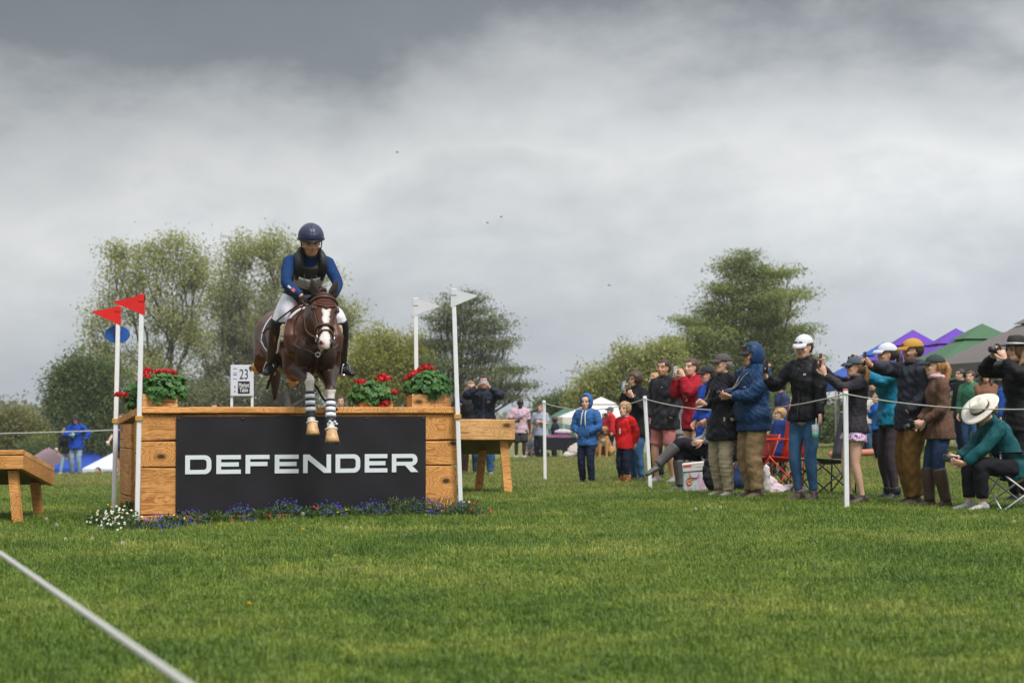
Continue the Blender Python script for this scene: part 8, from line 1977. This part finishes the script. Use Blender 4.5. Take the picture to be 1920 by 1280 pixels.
for i, (px, off, w, h) in enumerate(((318, 0.22, 0.15, 0.11), (396, 0.20, 0.16, 0.12), (484, 0.22, 0.14, 0.12), (566, 0.24, 0.14, 0.11), (645, 0.22, 0.14, 0.10), (728, 0.18, 0.17, 0.17), (758, 0.18, 0.15, 0.16), (820, 0.20, 0.15, 0.17))):
    bedding('bedding_plant', 'low green bedding plant ' + ['beside the front left pole', 'between the first two lobelia clumps', 'between the second and third lobelia clumps', 'left of the middle of the jump base', 'right of the middle of the jump base', 'with feathery sprigs under the letter D at the right', 'with feathery sprigs under the last letter E', 'with feathery sprigs at the right end boards'][i], 'plant', FP(px, off + 0.03), (w * 1.15, 0.16, h * 1.25), 460, 'red' if i in (1, 2, 3) else 'yellow', 3 if i < 5 else 0, 230 + i, JUN if i > 4 else BEDLEAF, 0.04, 0.024, 'green bedding plants along the foot of the jump', 0.22 if i > 4 else 0.4)
p_ = W(232, 985, 18.2)
for i, (px, d, w, h, c, nf, lab) in enumerate(((232, 18.35, 0.20, 0.20, 'white', 60, 'white alyssum mound in front of the left poles'), (190, 18.6, 0.15, 0.13, 'white', 22, 'smaller white flower clump left of the back left pole'), (215, 17.75, 0.16, 0.10, 'white', 24, 'white trailing flowers nearest the camera at the left of the bed'), (250, 18.15, 0.15, 0.14, 'blue', 0, 'dark leafy plant at the foot of the front left pole'),
        (206, 19.0, 0.15, 0.13, 'yellow', 12, 'yellow and dark red pansies at the foot of the back left pole'), (240, 19.2, 0.14, 0.18, 'red', 4, 'dark purple leaved plant between the two left poles'))):
    bedding('bedding_plant', lab, 'flowers', GP(px, d), (w, 0.16, h), 420, c, nf, 260 + i, BEDLEAF, 0.036, 0.024, 'flower clumps at the left end of the bed')
for i, (px, d, lab, c, nf) in enumerate(((882, 19.4, 'bushy green plant with red and yellow pansies right of the front right pole', 'red', 8), (868, 19.3, 'leafy bedding plant at the foot of the front right pole', 'yellow', 2))):
    bedding('bedding_plant', lab, 'flowers', GP(px, d), (0.20, 0.15, 0.20 - 0.05 * i), 330, c, nf, 280 + i, JUN, 0.04, 0.028, 'flower clumps at the right end of the bed', 0.3)
# dandelions in the lawn
STEM = plain('dandelion_stem', (0.16, 0.20, 0.07), 0.6)
CLOCK = plain('dandelion_fluff', (0.60, 0.56, 0.48), 0.95)
def dandelion(p, h, kind, seed):
    rs = np.random.RandomState(seed); r = empty('dandelion', p); top = np.array([rs.normal() * 0.02, rs.normal() * 0.02, h])
    b = MB(); b.tube([(0, 0, -0.01), top * 0.5 + np.array([0.008, 0, 0]), top], 0.0028, 5, k=2); b.obj('stem', STEM, r)
    if kind == 'clock':
        n = 90; U = rs.normal(size=(n, 3)); U /= np.linalg.norm(U, axis=1, keepdims=True)
        me = leaf_mesh('seed_head', top + U * 0.012, U, rs.normal(size=(n, 3)), 0.010 * np.ones(n), 0.5, rs, 0.1); link('seed_head', me, CLOCK, r, False)
    else:
        n = 26; U = rs.normal(size=(n, 3)); U[:, 2] = np.abs(U[:, 2]) * 0.6; me = leaf_mesh('flower', top + U * 0.008, U, rs.normal(size=(n, 3)), 0.022 * np.ones(n), 0.4, rs, 0.1); link('flower', me, PET['yellow'], r, False)
    return r
k = 0
for px, py, h, kind, lab in ((106, 1000, 0.09, 'clock', 'dandelion clock left of the white alyssum, leaning'), (120, 1019, 0.04, 'clock', 'low dandelion clock below the leaning one at the left'), (179, 1018, 0.04, 'clock', 'dandelion clock on short stem below the white flower clump'), (226, 1052, 0.13, 'clock', 'tall dandelion clock in front of the left end of the bed'), (568, 1000, 0.17, 'clock', 'tallest dandelion clock in front of the banner under the letter N'), (651, 996, 0.04, 'clock', 'low dandelion clock below the lobelia under the letter N'),
        (1330, 955, 0.05, 'clock', 'dandelion clock in the grass in front of the older woman'), (1348, 958, 0.05, 'clock', 'dandelion clock in the grass between the older woman and the man in navy'), (1302, 962, 0.05, 'clock', 'dandelion clock below the printed bag'), (1898, 985, 0.04, 'clock', 'dandelion clock in front of the black and red chair'),
        (581, 1000, 0.04, 'yellow', 'yellow dandelion right of the tallest dandelion clock'), (635, 1048, 0.03, 'yellow', 'yellow dandelion in the open lawn below the jump'), (470, 1140, 0.03, 'yellow', 'yellow dandelion halfway between the bed and the near rope'), (668, 1072, 0.03, 'clock', 'small dandelion clock in the open lawn below the letter N'), (95, 985, 0.05, 'clock', 'dandelion clock right of the left bench legs'), (760, 1010, 0.03, 'clock', 'dandelion clock below the right part of the bed')):
    # depth from the ground under the pixel
    d = 1.0 * FPX / max(20, (py - 775)); d = FPX * (1.0 - gz(GX(px, d), d)) / (py - 775); k += 1
    tag(dandelion(GP(px, d), h, kind, 300 + k), lab, 'dandelion', 'dandelions in the lawn')
# birds far off in the sky
for i, (px, py, lab) in enumerate(((745, 286, 'tiny dark bird alone in the sky above the horse'), (914, 418, 'lower of two tiny birds above the white flags'), (940, 407, 'higher of two tiny birds above the white flags'), (1142, 535, 'tiny bird low in the sky left of the tall pine'))):
    p = W(px, py, 90); r = empty('bird', p); tag(r, lab, 'bird', 'birds in the sky'); m = plain('bird_feather', (0.02, 0.02, 0.02), 0.8)
    b = MB(); b.tube([(-0.06, 0, 0), (0, 0, 0.01), (0.07, 0, 0)], [0.012, 0.024, 0.008], 7); b.obj('body', m, r)
    for s in (-1, 1): b = MB(); b.add([(-0.03, 0, 0.01), (0.03, 0, 0.01), (0.02, s * 0.08, 0.04), (-0.01, s * 0.13, 0.02), (-0.03, s * 0.08, 0.035)], [(0, 1, 2, 4), (4, 2, 3)]); o = b.obj('wing', m, r); thicken(o, 0.004)


bpy.data.scenes.remove(TMP)
